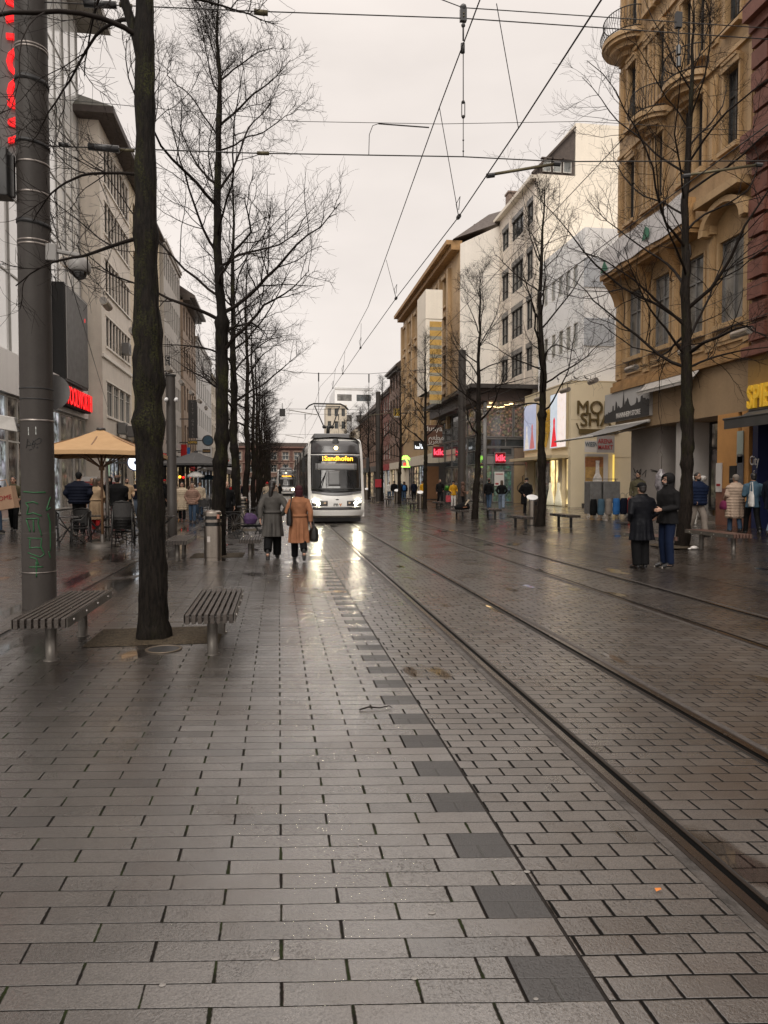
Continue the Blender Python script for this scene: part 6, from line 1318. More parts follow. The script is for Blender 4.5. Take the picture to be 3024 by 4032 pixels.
# registration arms
for i, (u0, v0, u1, v1, lab) in enumerate(((1930, 688, 2190, 645, 'short slanting steady arm holding the near contact wire'), (2350, 690, 2985, 645 + 4, 'long pale steady arm tube before the ochre building'))):
    Y = 9.9; a = AY(u0, v0, Y); b_ = AY(u1, v1, Y); t = thing('steady_arm', lab, 'steady arm', tuple(a), world=True, group='steady arms of the catenary')
    if i: a = AY(2700, 690, Y); 
    MB().tube([a, b_], .022 if not i else .02, 8).obj('arm', CLAMP, t, True); g = MB(); g.tube([a - Vector((.05, 0, .02)), a + Vector((.06, 0, 0))], .035, 8); g.tube([b_ - Vector((.04, 0, 0)), b_ + Vector((.06, 0, 0))], .035, 8); g.obj('clamp', INS, t)
c0 = AY(1172, 478, 12.5); wire('cross_cable', 'thin high cross cable with loose taped end', [(-6, 12.5, AY(1172, 474, 12.5)[2] + .1), c0, (AY(1730, 488, 12.5)[0], 12.5, AY(1730, 488, 12.5)[2]), (AY(2300, 478, 12.5)[0], 12.5, AY(2300, 478, 12.5)[2]), (14.3, 12.5, 8.4)], .0055)
g = MB(); tp = S.objects[-2]
a = AY(1490, 487, 12.5); lo = thing('loose_cable_end', 'thin loose cable end dangling from the high cross cable', 'cable', tuple(a), world=True); g.tube([a, a + Vector((-.10, 0, -.04)), a + Vector((-.16, 0, -.2)), a + Vector((-.17, 0, -.55))], .006, 4); g.tube([a, a + Vector((.9, 0, 0))], .012, 5); g.obj('cable', WIRE, lo)
wire('stay_wire', 'thin wire running from the top of the picture down to the near contact wire', [(AY(1955, 0, 7.2)[0], 7.2, 6.55), (2.66, 7.75, ZC)], .005)
for k, Y in enumerate((41.0, 62.0)):
    zz = [8.0, 7.7][k]; w_ = wire('span_wire', ['cross wire in the middle distance above the tram roof', 'far cross wire above the second tram'][k], [(-3.2, Y, zz + .5), (1.0, Y, zz), (2.3, Y, zz - .05), (5.2, Y, zz), (11.5, Y, zz + .6)], .012, 'cross wires over the street')
    for x in (2.3, 5.2): g = MB(); g.tube([(x, Y, zz), (x, Y, zz - .5)], .035, 6); g.tube([(x, Y, zz - .5), (x, Y, ZC)], .012, 4); g.obj('hanger', INS, w_)
    w2 = wire('span_wire', ['lower cross wire in the middle distance with steady arms', 'lower far cross wire behind the pantograph'][k], [(-3.2, Y, 5.9), (11.5, Y, 5.95)], .010, 'cross wires over the street')
    g = MB(); g.tube([(2.2, Y, ZC), (.6, Y, 5.85)], .02, 6); g.tube([(5.2, Y, ZC), (6.9, Y, 5.85)], .02, 6); g.obj('steady_arm', CLAMP, w2)
t = thing('hanging_signal', 'small dark box hanging on a cross wire left of the tram pantograph', 'signal box', (AY(1112, 1626, 41.05)[0], 40.9, AY(1112, 1626, 41)[2])); MB().box(-.16, .16, -.08, .08, -.2, .22).obj('casing', FRD, t); MB().bar((0, 0, .2), (0, 0, .55), .03, .03).obj('hanger', WIRE, t)
# thin wires crossing on the left and right
for i, (a, b_, lab) in enumerate((((-3.3, 10.1, 6.6), (-11, 38, 19.5), 'stay wire from the big mast up to the white store'), ((-3.0, 9.9, 5.5), (-9.9, 44, 6.0), 'stay wire from the big mast to the travertine house'),)):
    wire('stay_wire', lab, [a, b_], .008)
# ------------------------------------------------------------------ hanging tube lamps along both sides
LG = mat('lamp_tube_alu', (.40, .34, .28), .35, .7, var=.2, vs=5)
def tube_lamp(label, loc, group):
    t = thing('tube_lamp', label, 'hanging lamp', loc, group=group); r = .095; Ln = .62
    g = MB(); g.tube([(0, -Ln / 2, 0), (0, Ln / 2, 0)], r, 18); g.obj('housing', LG, t, True).modifiers.new('es', 'EDGE_SPLIT').split_angle = .6
    g = MB(); g.tube([(0, -Ln / 2 - .012, 0), (0, -Ln / 2 - .001, 0)], r * .88, 18); g.obj('lens', glass('lamp_lens', (.10, .09, .08), .1), t)
    g = MB(); g.bar((0, -.22, r), (0, -.22, .22), .015, .015); g.bar((0, .22, r), (0, .22, .22), .015, .015); g.obj('hanger', DKST, t); return t
wire('lamp_cable', 'cable along the left tree row carrying the hanging tube lamps', [(-3.82, 4, 5.95), (-3.82, 70, 5.95)], .01)
lampsL = [9.35, 14.1, 16.9, 20.0, 23.1, 26.2, 29.5, 32.8, 36.0, 39.2]
nm_ = ['nearest', 'second', 'third', 'fourth', 'fifth', 'sixth', 'seventh', 'eighth', 'ninth', 'tenth']
l0 = tube_lamp('nearest hanging tube lamp on the left cable, beside the big grey mast', (-3.82, lampsL[0], 5.70), 'hanging tube lamps on the left cable')
for k, y in enumerate(lampsL[1:], 1): dup(l0, (-3.82, y, 5.70), R(random.uniform(-4, 4)), '%s hanging tube lamp on the left cable counting from the left picture edge' % nm_[k])
wire('lamp_cable', 'cable along the right side carrying the hanging tube lamps', [(11.1, 8, 5.55), (11.1, 75, 5.55)], .01); wire('lamp_cable', 'upper parallel cable along the right side above the tube lamps', [(11.0, 8, 6.3), (11.0, 75, 5.9)], .008)
lampsR = [15.9, 18.2, 21.3, 24.1, 26.6, 29.4, 32.2, 35.0, 37.8, 40.6]
r0_ = dup(l0, (11.1, lampsR[0], 5.3), 0, 'nearest hanging tube lamp on the right cable, by the brick building'); r0_['group'] = 'hanging tube lamps on the right cable'
for k, y in enumerate(lampsR[1:], 1): dup(r0_, (11.1, y, 5.3), R(random.uniform(-5, 5)), '%s hanging tube lamp on the right cable counting from the brick building' % nm_[k])
BIRD = mat('pigeon_grey', (.05, .05, .055), .6, var=.3, vs=20)
for k, (u, v) in enumerate(((2198, 1503), (2268, 1492), (2311, 1489))):
    c_ = AY(u, v, Ym0 + .4); t = thing('pigeon', ['pigeon on the cable left over the light boxes', 'pigeon on the cream shop roof edge, middle of three', 'pigeon on the cream shop roof edge, right of three'][k], 'pigeon', (c_.x, c_.y, zm + .1 if k else c_.z - .05), R(40 * k)); MB().rings([(0, -.2, .14, .01, .01), (0, -.1, .15, .05, .07), (.0, 0, .18, .07, .09), (0, .09, .24, .04, .05), (0, .13, .30, .035, .04), (0, .14, .34, .01, .01)], 10).obj('pigeon_body', BIRD, t, True); MB().bar((0, 0, 0), (0, 0, .16), .02, .02).obj('legs', BIRD, t)
# ================================================================== PEOPLE
def skinmat(nm, c): return mat(nm, c, .5, var=.08, vs=8)
SK = {'l': skinmat('skin_light', (.42, .24, .17)), 'm': skinmat('skin_tan', (.30, .165, .105)), 'd': skinmat('skin_brown', (.16, .08, .05))}
def fabric(nm, c, rough=.8, bump=.35, bs=22, var=.22): return mat('fabric_' + nm, c, rough, var=var, vs=5, bump=bump, bs=bs, spec=.12)
FAB = {k: fabric(k, c) for k, c in dict(black=(.006, .006, .0065), navy=(.007, .009, .018), grey=(.085, .080, .074), dgrey=(.010, .0095, .010), camel=(.30, .135, .07), sand=(.42, .30, .19), cream=(.50, .41, .30), brown=(.10, .06, .045), pinkb=(.27, .17, .13), jeans=(.05, .08, .13), ljeans=(.16, .20, .26), dblue=(.008, .014, .036), teal=(.055, .10, .14), olive=(.085, .075, .045), red=(.35, .02, .02), yellow=(.50, .26, .02), maroon=(.05, .016, .02), stone=(.20, .17, .145), white=(.62, .6, .57), blue=(.03, .12, .32), beige=(.40, .30, .23), plum=(.14, .02, .06), wine=(.12, .05, .05)).items()}
HAIR = {'dark': mat('hair_dark', (.012, .009, .008), .45, var=.3, vs=20), 'brown': mat('hair_brown', (.05, .028, .015), .5, var=.3, vs=20), 'grey': mat('hair_grey', (.25, .23, .21), .5, var=.3, vs=20), 'blond': mat('hair_blond', (.28, .17, .08), .5, var=.3, vs=20)}
SHOE = mat('shoe_black', (.015, .014, .014), .4, var=.2); SHOEW = mat('shoe_white', (.6, .58, .55), .5, var=.1); SOLE = mat('sole_pale', (.35, .32, .28), .6)
EYEM = mat('eye_dark', (.012, .009, .008), .3, var=0); LIPS = mat('lips', (.22, .075, .06), .5, var=0)
def remesh(o, vox, smooth=4):
    m = o.modifiers.new('r', 'REMESH'); m.mode = 'VOXEL'; m.voxel_size = vox; m.use_smooth_shade = True
    s = o.modifiers.new('s', 'SMOOTH'); s.iterations = smooth; s.factor = .5
    dg = bpy.context.evaluated_depsgraph_get(); me = bpy.data.meshes.new_from_object(o.evaluated_get(dg)); old = o.data; o.modifiers.clear(); o.data = me; me.name = old.name; bpy.data.meshes.remove(old)
    me.polygons.foreach_set('use_smooth', [True] * len(me.polygons)); return o
V = Vector
def person(label, loc, face=0., h=1.72, coat='black', hem=.72, flare=.02, puff=0., trous='black', wide=1.0, shoe=SHOE, head='short', hair='dark', hatc='black', skin='m', arms=('down', 'down'), stride=0., lift=0., lead=1, vox=.012, look=0., group='people walking and standing in the street', belt=None, beard=False, glasses=False, fem=False, bulk=1.0, collar=None, bag=(), scarf=None, split=False, loc_z=None, lean=0., details=True):
    z0 = gz(loc[0]); t = thing('person', label, 'person', (loc[0], loc[1], z0), R(face), group); k = h / 1.72
    sw = (.165 if fem else .19) * (1 + (bulk - 1) * .5)
    bd = MB()
    # ---- legs
    legs = {}
    for s in (1, -1):
        f = s * lead * stride * .5                       # forward is -y
        L_ = lift if f < 0 and lift else 0
        hip = V((.085 * s, 0, .90)); ank = V((.085 * s, -f + (.10 if L_ else 0) * 0, .085 + L_))
        if L_: ank.y = abs(f) + .02; kn = V((.085 * s, .02, .46)); 
        else: kn = V((.09 * s, (hip.y + ank.y) / 2 - .035 - .05 * abs(stride), (hip.z + ank.z) / 2 + .01))
        if not L_: ank.z = .085 + (.05 if f < -.1 else 0)
        toe = ank + (V((.02 * s, -.17, -.055)) if not L_ else V((.0, .03, -.19)))
        if f < -.1 and not L_: toe = ank + V((.01 * s, -.15, -.115))
        legs[s] = (hip, kn, ank, toe)
        bd.tube([hip, hip.lerp(kn, .5), kn, kn.lerp(ank, .35), ank], [.085, .072, .052, .055, .038], 12); bd.tube([ank + V((0, .05, -.045)), ank.lerp(toe, .5), toe], [.035, .038, .025], 8)
    # ---- torso, neck, head
    bd.rings([(0, 0, .84, .12, .09), (0, 0, .95, .155, .11), (0, 0, 1.1, .135, .10), (0, 0, 1.27, sw * .88, .115), (0, 0, 1.38, sw * .95, .105), (0, 0, 1.44, .11, .075), (0, 0, 1.48, .058, .06), (0, -.01, 1.56, .052, .056)], 16)
    hr = Matrix.Rotation(R(look), 3, 'Z'); hc = V((0, -.015, 1.615))
    def H(x, y, z): return hc + hr @ V((x, y, z))
    bd.ball(H(0, .01, .02), (.074, .092, .095), 16, 12, rot=hr); bd.ball(H(0, -.02, -.04), (.058, .070, .075), 14, 10, rot=hr)   # skull, jaw
    bd.tube([H(0, -.088, .012), H(0, -.112, -.022), H(0, -.092, -.032)], [.010, .017, .012], 8)
    for s in (1, -1): bd.ball(H(.076 * s, .008, -.008), (.012, .022, .032), 8, 6, rot=hr)
    bd.ball(H(0, -.088, -.058), (.024, .010, .012), 8, 6, rot=hr)
    # ---- arms and hands
    armp = {}
    for s, st in zip((1, -1), arms):
        sh = V((sw * s, 0, 1.385))
        el, wr = {'down': (V((.245 * s, .03, 1.12)), V((.25 * s, -.04, .88))), 'swingf': (V((.24 * s, -.05, 1.12)), V((.235 * s, -.22, .94))), 'swingb': (V((.25 * s, .12, 1.14)), V((.25 * s, .14, .90))),
                  'pocket': (V((.30 * s, .07, 1.12)), V((.205 * s, -.10, .97))), 'fwd': (V((.24 * s, .0, 1.12)), V((.15 * s, -.26, 1.08))), 'hold': (V((.25 * s, .02, 1.12)), V((.22 * s, -.20, 1.02))), 'bent': (V((.28 * s, .05, 1.12)), V((.25 * s, -.19, 1.13))),
                  'phone': (V((.24 * s, -.05, 1.15)), V((.08 * s, -.25, 1.22))), 'elbow': (V((.32 * s, .10, 1.15)), V((.22 * s, -.05, .98)))}[st]
        armp[s] = (sh, el, wr); bd.tube([sh - V((.03 * s, 0, 0)), sh.lerp(el, .5), el, el.lerp(wr, .4), wr], [.055, .046, .040, .038, .027], 10)
        d = (wr - el).normalized(); side = d.cross(V((s, 0, 0)))
        if side.length < .1: side = V((0, -1, 0))
        side.normalize(); flat = d.cross(side).normalized(); pc = wr + d * .05
        for a in range(-1, 2): bd.tube([wr + side * .012 * a, pc + side * .018 * a + d * .035], [.017, .019], 6)
        for i, (o_, l) in enumerate(((.033, .068), (.011, .078), (-.011, .073), (-.032, .058))):
            b0 = pc + side * o_ + d * .03; cl = flat * (.012 * s); b1 = b0 + d * l * .5 + cl; b2 = b1 + d * l * .38 + cl * 2.2; bd.tube([b0, b1, b2], [.0098, .0092, .0078], 6)
        tb_ = wr + side * .028 + d * .02; bd.tube([tb_, tb_ + side * .028 + d * .03, tb_ + side * .036 + d * .06 + flat * .01 * s], [.012, .0105, .009], 6)
    remesh(bd.obj('body', SK[skin], t), vox * .9 if vox < .0125 else vox * 1.3, 2)
    if details:
        for s in (1, -1):
            g = MB(); g.ball(H(.030 * s, -.082, .012), (.013, .008, .007), 8, 6, rot=hr); g.obj('eye', EYEM, t, True)
            g = MB(); g.tube([H(.014 * s, -.094, .036), H(.03 * s, -.092, .041), H(.048 * s, -.082, .034)], .0055, 5); g.obj('eyebrow', HAIR[hair], t)
        g = MB(); g.tube([H(-.022, -.095, -.058), H(0, -.100, -.056), H(.022, -.095, -.058)], [.004, .007, .004], 6); g.obj('mouth', LIPS, t)
        if beard: g = MB(); g.ball(H(0, -.035, -.075), (.062, .066, .048), 14, 8, rot=hr); g.tube([H(-.03, -.098, -.047), H(0, -.108, -.042), H(.03, -.098, -.047)], .008, 6); remesh(g.obj('beard', HAIR[hair], t), .008, 2)
        if glasses:
            g = MB()
            for s in (1, -1): c = H(.032 * s, -.104, .012); g.tube([c + hr @ V((cos(a) * .024, 0, sin(a) * .018)) for a in np.linspace(0, 2 * pi, 13)], .0035, 5, False); g.tube([H(.056 * s, -.1, .016), H(.078 * s, -.01, .01)], .003, 5)
            g.tube([H(-.008, -.106, .014), H(.008, -.106, .014)], .003, 5); g.obj('glasses', TK, t)
    # ---- trousers, shoes
    tr = MB(); tr.rings([(0, 0, .80, .14, .10), (0, 0, .92, .165 * bulk, .125), (0, 0, 1.02, .15 * bulk, .115)], 16)
    for s in (1, -1):
        hip, kn, ank, toe = legs[s]; e = ank + V((0, .005, -.01 if not lift or ank.z < .15 else .02)); w_ = wide
        tr.tube([hip + V((0, 0, .02)), hip.lerp(kn, .5), kn, kn.lerp(e, .5), e], [.105, .09 * (1 + (w_ - 1) * .5), .074 * w_, .07 * w_, .066 * w_], 14)
    remesh(tr.obj('trousers', FAB[trous], t), vox, 3)
    for s in (1, -1):
        hip, kn, ank, toe = legs[s]; g = MB(); d = (toe - ank); d.normalize(); up_ = V((0, 0, 1)) if abs(d.z) < .75 else V((0, 1, 0)); heel = ank - d * .055
        if abs(d.z) < .75: heel.z = ank.z - .05; tp = toe.copy(); mid = ank.lerp(toe, .45); g.tube([heel + V((0, 0, .01)), mid + V((0, 0, -.005)), tp + d * .02], [(.043, .04), (.048, .038), (.034, .024)], 10); g.tube([ank + V((0, 0, .09)), ank + V((0, 0, .03)), heel + V((0, .02, .01)) + d * .04], [.04, .042, .045], 10)
        else: g.tube([ank + V((0, -.05, .10)), ank + V((0, .0, .03)), ank + d * .06, ank + d * .16, ank + d * .22], [.042, (.042, .045), (.045, .04), (.046, .036), (.03, .025)], 10)
        o = remesh(g.obj('shoe', shoe, t), .009, 2)
        if abs(d.z) < .75: g = MB(); y_ = (heel + V((0, 0, -.025))), (toe + d * .03 + V((0, 0, -.012))); g.tube([y_[0], y_[0].lerp(y_[1], .6), y_[1]], [(.04, .012), (.046, .012), (.028, .010)], 10); g.obj('sole', SOLE if shoe is SHOEW or hem > .8 else SHOE, o)
    # ---- coat
    ct = MB(); b_ = bulk * (1 + puff * .5); P_ = puff * .03
    rg_ = [(0, 0, hem, (.175 + flare) * b_, (.135 + flare * .7) * b_)]
    zz = hem
    prof = [(.50, .185 + flare * .6, .145), (.72, .18 + flare * .35, .14), (.90, .178 + flare * .15, .138), (1.02, .165, .128), (1.10, .155 if fem else .168, .122 if fem else .13), (1.25, sw * .93 + .025, .138), (1.36, sw + .02, .132), (1.425, sw * .78, .108), (1.465, .105, .088), (1.50, .078, .082)]
    for z, rx, ry in prof:
        if z > hem + .04: rg_.append((0, 0, z, rx * b_ + P_ * (1 if z < 1.4 else 0), ry * b_ + P_))
    ct.rings(rg_, 28)
    if puff:
        for z in np.arange(hem + .06, 1.40, .085):
            rx = float(np.interp(z, [p_[0] for p_ in prof], [p_[1] for p_ in prof])) * b_ + P_; ry = float(np.interp(z, [p_[0] for p_ in prof], [p_[2] for p_ in prof])) * b_ + P_
            ct.rings([(0, 0, z - .036, rx * .9, ry * .9), (0, 0, z, rx + .016, ry + .016), (0, 0, z + .036, rx * .9, ry * .9)], 26)
    for s in (1, -1):
        sh, el, wr = armp[s]; d2 = (wr - el).normalized(); e2 = wr - d2 * .005
        ct.tube([sh - V((.06 * s, 0, .0)), sh + V((.0, 0, -.02)), sh.lerp(el, .5), el, el.lerp(e2, .5), e2], [.07, .082 + P_ * .6, .072 + P_ * .6, .063 + P_ * .5, .057 + P_ * .4, .05], 14)
        if puff:
            for f in np.linspace(.15, .95, 5): ct.ball(sh.lerp(el, f), .078 + P_ * .5, 12, 8)
    co = remesh(ct.obj('coat', FAB[coat], t), vox, 3 if not puff else 1)
    # hanging folds
    vs = co.data.vertices; n = len(vs); A = np.empty(n * 3, np.float32); vs.foreach_get('co', A); A = A.reshape(-1, 3); an = np.arctan2(A[:, 1], A[:, 0]); ph = random.uniform(0, 6)
    lowf = np.clip((1.05 - A[:, 2]) / .45, 0, 1); rad = np.hypot(A[:, 0], A[:, 1]) + 1e-6; core = (rad < .27)
    dd = (.018 * np.sin(an * 9 + ph) + .008 * np.sin(an * 5 + 2 * ph + A[:, 2] * 3)) * lowf * core + .0022 * np.sin(A[:, 2] * 31 + an * 2 + ph + 3 * np.sin(A[:, 0] * 11 + ph)) * (1 - lowf) * (0 if puff else 1)
    A[:, 0] += A[:, 0] / rad * dd; A[:, 1] += A[:, 1] / rad * dd; vs.foreach_set('co', A.ravel()); co.data.update()
    if belt: g = MB(); zb_ = 1.04; g.rings([(0, 0, zb_ - .03, .178 * b_, .140 * b_), (0, 0, zb_ + .03, .176 * b_, .138 * b_)], 26); g.obj('belt', FAB[belt], co, True)
    if split: g = MB(); g.box(-.006, .006, .13, .165, hem + .01, hem + .3); g.obj('back_vent', FAB['dgrey'], co)
    if collar: g = MB(); g.tube([V((cos(a) * .085, sin(a) * .085, 1.475 + .012 * sin(a))) for a in np.linspace(0, 2 * pi, 17)], .03, 8); g.obj('collar', FAB[collar], co, True)
    if scarf: g = MB(); g.tube([V((cos(a) * .082, sin(a) * .085 - .01, 1.51)) for a in np.linspace(0, 2 * pi, 17)], .038, 8); g.bar((.03, -.125, 1.5), (.04, -.16, 1.25), .09, .03); g.obj('scarf', FAB[scarf], t, True)
    # ---- hair / hats
    hm = MB()
    if head in ('short', 'cap', 'long', 'pony', 'bald'):
        if head != 'bald':
            hm.ball(H(0, .024, .034), (.083, .094, .093), 18, 12, rot=hr); hm.ball(H(0, .05, -.02), (.072, .062, .075), 14, 10, rot=hr)
            if head == 'long': hm.rings([tuple(H(0, .07, -.25)) + (.07, .03), tuple(H(0, .075, -.12)) + (.085, .045), tuple(H(0, .055, .0)) + (.082, .07), tuple(H(0, .04, .05)) + (.075, .075)], 16)
            if head == 'pony': hm.tube([H(0, .09, .03), H(0, .13, -.03), H(.02, .135, -.12), H(.03, .12, -.24), H(.03, .12, -.30)], [.04, .055, .05, .042, .012], 10); hm.ball(H(0, .1, .03), .05, 10, 8)
        else: hm.ball(H(0, .035, -.02), (.078, .075, .05), 14, 8, rot=hr)
        remesh(hm.obj('hair', HAIR[hair], t), .0085, 3)
    g = MB()
    if head == 'cap':
        g.ball(H(0, .012, .055), (.088, .104, .075), 18, 10, rot=hr); g.hexa([H(-.065, -.07, .045), H(.065, -.07, .045), H(.05, -.17, .03), H(-.05, -.17, .03), H(-.065, -.07, .058), H(.065, -.07, .058), H(.05, -.17, .042), H(-.05, -.17, .042)]); remesh(g.obj('cap', FAB[hatc], t), .0085, 2)
    if head == 'beanie':
        g.ball(H(0, .014, .048), (.088, .104, .088), 18, 12, rot=hr); g.rings([tuple(H(0, .012, .018)) + (.09, .106), tuple(H(0, .012, .055)) + (.092, .107)], 20); g.ball(H(0, .05, -.01), (.07, .06, .06), 12, 8, rot=hr); remesh(g.obj('beanie', FAB[hatc], t), .009, 2)
    if head in ('hood', 'hijab'):
        g.ball(H(0, .02, .03), (.112 if head == 'hood' else .088, .122 if head == 'hood' else .102, .120 if head == 'hood' else .1), 18, 12, rot=hr)
        g.tube([H(0, .05, .0), H(0, .045, -.08), H(0, .015, -.155)], [(.095, .085), (.085, .08), (.115, .10)], 16)
        for a in np.linspace(-.95, pi + .95, 12): g.ball(H(cos(a) * .084, -.062, .005 + sin(a) * .098), .022, 8, 6)
        o = remesh(g.obj('hood' if head == 'hood' else 'headscarf', FAB[hatc], t), .0095, 3)
        # open the face
        import bmesh as _b
        bm = _b.new(); bm.from_mesh(o.data); kill = [v for v in bm.verts if (hr.inverted() @ (v.co - hc)).y < -.035 and abs((hr.inverted() @ (v.co - hc)).x) < .066 and -.085 < (hr.inverted() @ (v.co - hc)).z < .075]
        _b.ops.delete(bm, geom=kill, context='VERTS'); bm.to_mesh(o.data); bm.free()
    if head == 'hooddown': pass
    t.scale = (k, k, k)
    if lean: t.rotation_euler.x = R(lean) * 0
    return t, armp, legs
def held(name, label, cat, p, loc, face, h, build):
    """something carried: top-level thing placed in the bearer's frame"""
    M = Matrix.Translation((loc[0], loc[1], gz(loc[0]))) @ Matrix.Rotation(R(face), 4, 'Z') @ Matrix.Scale(h / 1.72, 4)
    t = thing(name, label, cat, M @ V(p), R(face)); build(t); return t
# ---- the two women walking away
l1, l2 = (-.14, 15.75), (.43, 15.3)
person('woman seen from behind in a long grey belted coat, dark hair in a ponytail', l1, 176, 1.71, 'grey', .50, .035, trous='black', wide=1.35, head='pony', hair='dark', arms=('swingb', 'elbow'), stride=.42, lead=-1, lift=.10, belt='grey', fem=True, bulk=1.12, split=True, vox=.010, details=False, skin='l')
person('woman seen from behind in a rust brown coat with dark red headscarf', l2, 183, 1.60, 'camel', .42, .04, trous='black', wide=1.2, head='hijab', hatc='maroon', arms=('bent', 'swingb'), stride=.50, lead=1, lift=.16, fem=True, bulk=1.14, vox=.010, details=False, belt='camel', skin='l')
def shoulder_bag(w, h, d, m, strap):
    def b_(t):
        g = MB(); g.rings([(0, 0, -h / 2, d * .5, w * .46), (0, 0, -h * .3, d * .6, w * .5), (0, 0, h * .2, d * .5, w * .47), (0, 0, h / 2, d * .2, w * .42)], 16); remesh(g.obj('bag_body', m, t), .012, 2)
        g = MB(); g.tube([(0, -w * .38, h / 2 - .02), (strap[0] * .6, -w * .2, h / 2 + strap[2] * .6), strap, (strap[0] * .6, w * .2, h / 2 + strap[2] * .6), (0, w * .38, h / 2 - .02)], .012, 6); g.obj('strap', m, t)
    return b_
LEA = mat('leather_black', (.012, .011, .011), .35, var=.2, vs=6)
held('handbag', 'black handbag under the left elbow of the woman in the grey coat', 'bag', (.285, .0, 1.08), l1, 176, 1.71, shoulder_bag(.30, .26, .13, LEA, (-.12, 0, .42)))
held('shoulder_bag', 'dark shoulder bag hanging on the back of the woman in the rust coat', 'bag', (.225, .07, 1.02), l2, 183, 1.6, shoulder_bag(.24, .38, .12, LEA, (-.1, 0, .50)))
held('carrier_bag', 'big black bag in the right hand of the woman in the rust coat', 'bag', (-.34, -.04, .62), l2, 183, 1.6, shoulder_bag(.34, .34, .2, LEA, (.06, 0, .36)))
# ---- the pair of men on the right
l3, l4 = (6.97, 12.9), (7.58, 13.0)
person('person seen from behind in a long black waxed parka and dark cap', l3, 188, 1.66, 'black', .58, .03, trous='black', wide=1.42, head='cap', hatc='black', hair='dark', arms=('pocket', 'pocket'), bulk=1.28, vox=.010, details=False, collar='black')
FAB['wax'] = mat('fabric_waxed', (.006, .0065, .009), .5, var=.3, vs=5, bump=.5, bs=14, spec=.12)
bpy.data.objects[[o.name for o in S.objects if o.name.startswith('coat')][-1]].data.materials[0] = FAB['wax']
person('bearded man in a dark hooded jacket with glasses, gesturing, facing left', l4, -82, 1.83, 'dgrey', .82, .02, trous='dblue', wide=1.05, head='hood', hatc='dgrey', hair='dark', skin='l', arms=('fwd', 'pocket'), beard=True, glasses=True, bulk=1.18, vox=.010, shoe=SHOE)
# ---- people on the right footway
def pg(u, v): p_ = G(u, v); return (p_.x, p_.y)
lb = pg(2742, 2110)
person('bearded man walking in a shiny blue padded jacket and grey trousers', lb, 12, 1.78, 'dblue', .84, .0, 1.0, 'stone', 1.2, SHOE, 'short', 'dark', skin='m', arms=('pocket', 'pocket'), stride=.45, beard=True, vox=.011)
person('man in an olive hoodie standing by the pale graffiti wall', (PU(2512, 25.5), 25.5), -35, 1.80, 'olive', .86, trous='dgrey', head='short', hair='dark', skin='m', beard=True, arms=('fwd', 'down'), look=-20)
lt = pg(2893, 2098); lk = pg(2962, 2104)
person('woman in a long beige quilted coat with a grey knit hat, seen from behind', lt, 172, 1.66, 'beige', .44, .01, .8, 'jeans', 1, SHOE, 'beanie', hatc='stone', hair='brown', arms=('hold', 'hold'), stride=.3, fem=True, details=False, vox=.011)
person('person with dark hair in a teal jacket with a cream cloth bag on the back', lk, 165, 1.70, 'teal', .76, .03, trous='black', head='short', hair='dark', arms=('fwd', 'fwd'), stride=.55, details=False, vox=.011, shoe=SHOE)
person('person in a dark blue coat and light jeans, at the right picture edge', pg(3035, 2110), 95, 1.76, 'navy', .70, .02, trous='ljeans', head='short', hair='dark', stride=.3, vox=.011)
held('handbag', 'plum red handbag of the woman in the long beige coat', 'bag', (.30, -.1, .83), lt, 172, 1.66, lambda t: remesh(MB().rings([(0, 0, -.13, .09, .13), (0, 0, -.05, .11, .15), (0, 0, .08, .08, .12), (0, 0, .13, .03, .06)], 14).obj('bag_body', FAB['plum'], t), .014, 2))
held('tote_bag', 'cream cloth bag hung from the shoulder of the person in teal', 'bag', (.12, .20, 1.0), lk, 165, 1.7, shoulder_bag(.28, .42, .12, FAB['white'], (.0, -.1, .42)))
person('man standing in a black quilted coat before the tan wall', pg(2072, 2028), 8, 1.74, 'black', .50, .0, .5, 'black', 1, SHOE, 'cap', hatc='dgrey', hair='grey', skin='l', arms=('pocket', 'pocket'), beard=True)
person('man in black jacket and jeans walking towards the glass shop, left of the couple', pg(1925, 2006), 150, 1.76, 'black', .84, trous='jeans', head='cap', hatc='wine', arms=('down', 'swingb'), stride=.3, details=False)
person('woman with long dark hair and pale jeans, right of the couple at the glass shop', pg(1975, 2008), 165, 1.64, 'black', .92, trous='ljeans', wide=1.3, head='long', hair='brown', arms=('pocket', 'pocket'), stride=.45, fem=True, details=False)
person('man in a grey jacket and grey jeans walking left of the woman in yellow', pg(1732, 1988), 10, 1.80, 'dgrey', .86, trous='dgrey', head='short', hair='brown', skin='l', arms=('pocket', 'down'), stride=.4, beard=True)
person('woman in a bright yellow jacket and white trousers', pg(1785, 1997), 5, 1.68, 'yellow', .78, .02, trous='white', head='beanie', hatc='dgrey', arms=('hold', 'hold'), fem=True, stride=.1, skin='l')
person('person bending in dark brown by the bench at the glass corner shop', pg(1822, 2002), 80, 1.6, 'brown', .8, trous='black', head='hood', hatc='brown', arms=('fwd', 'hold'), skin='m')
held('shopping_bag', 'red and white shopping bag beside the woman in yellow', 'bag', (-.36, .0, .55), pg(1785, 1997), 5, 1.68, lambda t: (MB().box(-.15, .15, -.06, .06, -.2, .22).obj('bag_body', mat('bag_red_print', (.45, .06, .08), .5, var=.5, vs=9), t), MB().tube([(-.08, 0, .2), (-.06, 0, .4), (.06, 0, .4), (.08, 0, .2)], .01, 5).obj('handles', FRW, t)))
b0_ = person('person in a dark blue coat walking away by the cream shop columns', pg(1630, 1972), 178, 1.74, 'navy', .80, trous='black', head='short', hair='dark', stride=.25, details=False)[0]
person('person with a bright blue backpack under the palm tree sign', pg(1590, 1976), 182, 1.72, 'navy', .88, trous='jeans', head='short', hair='dark', stride=.25, details=False)
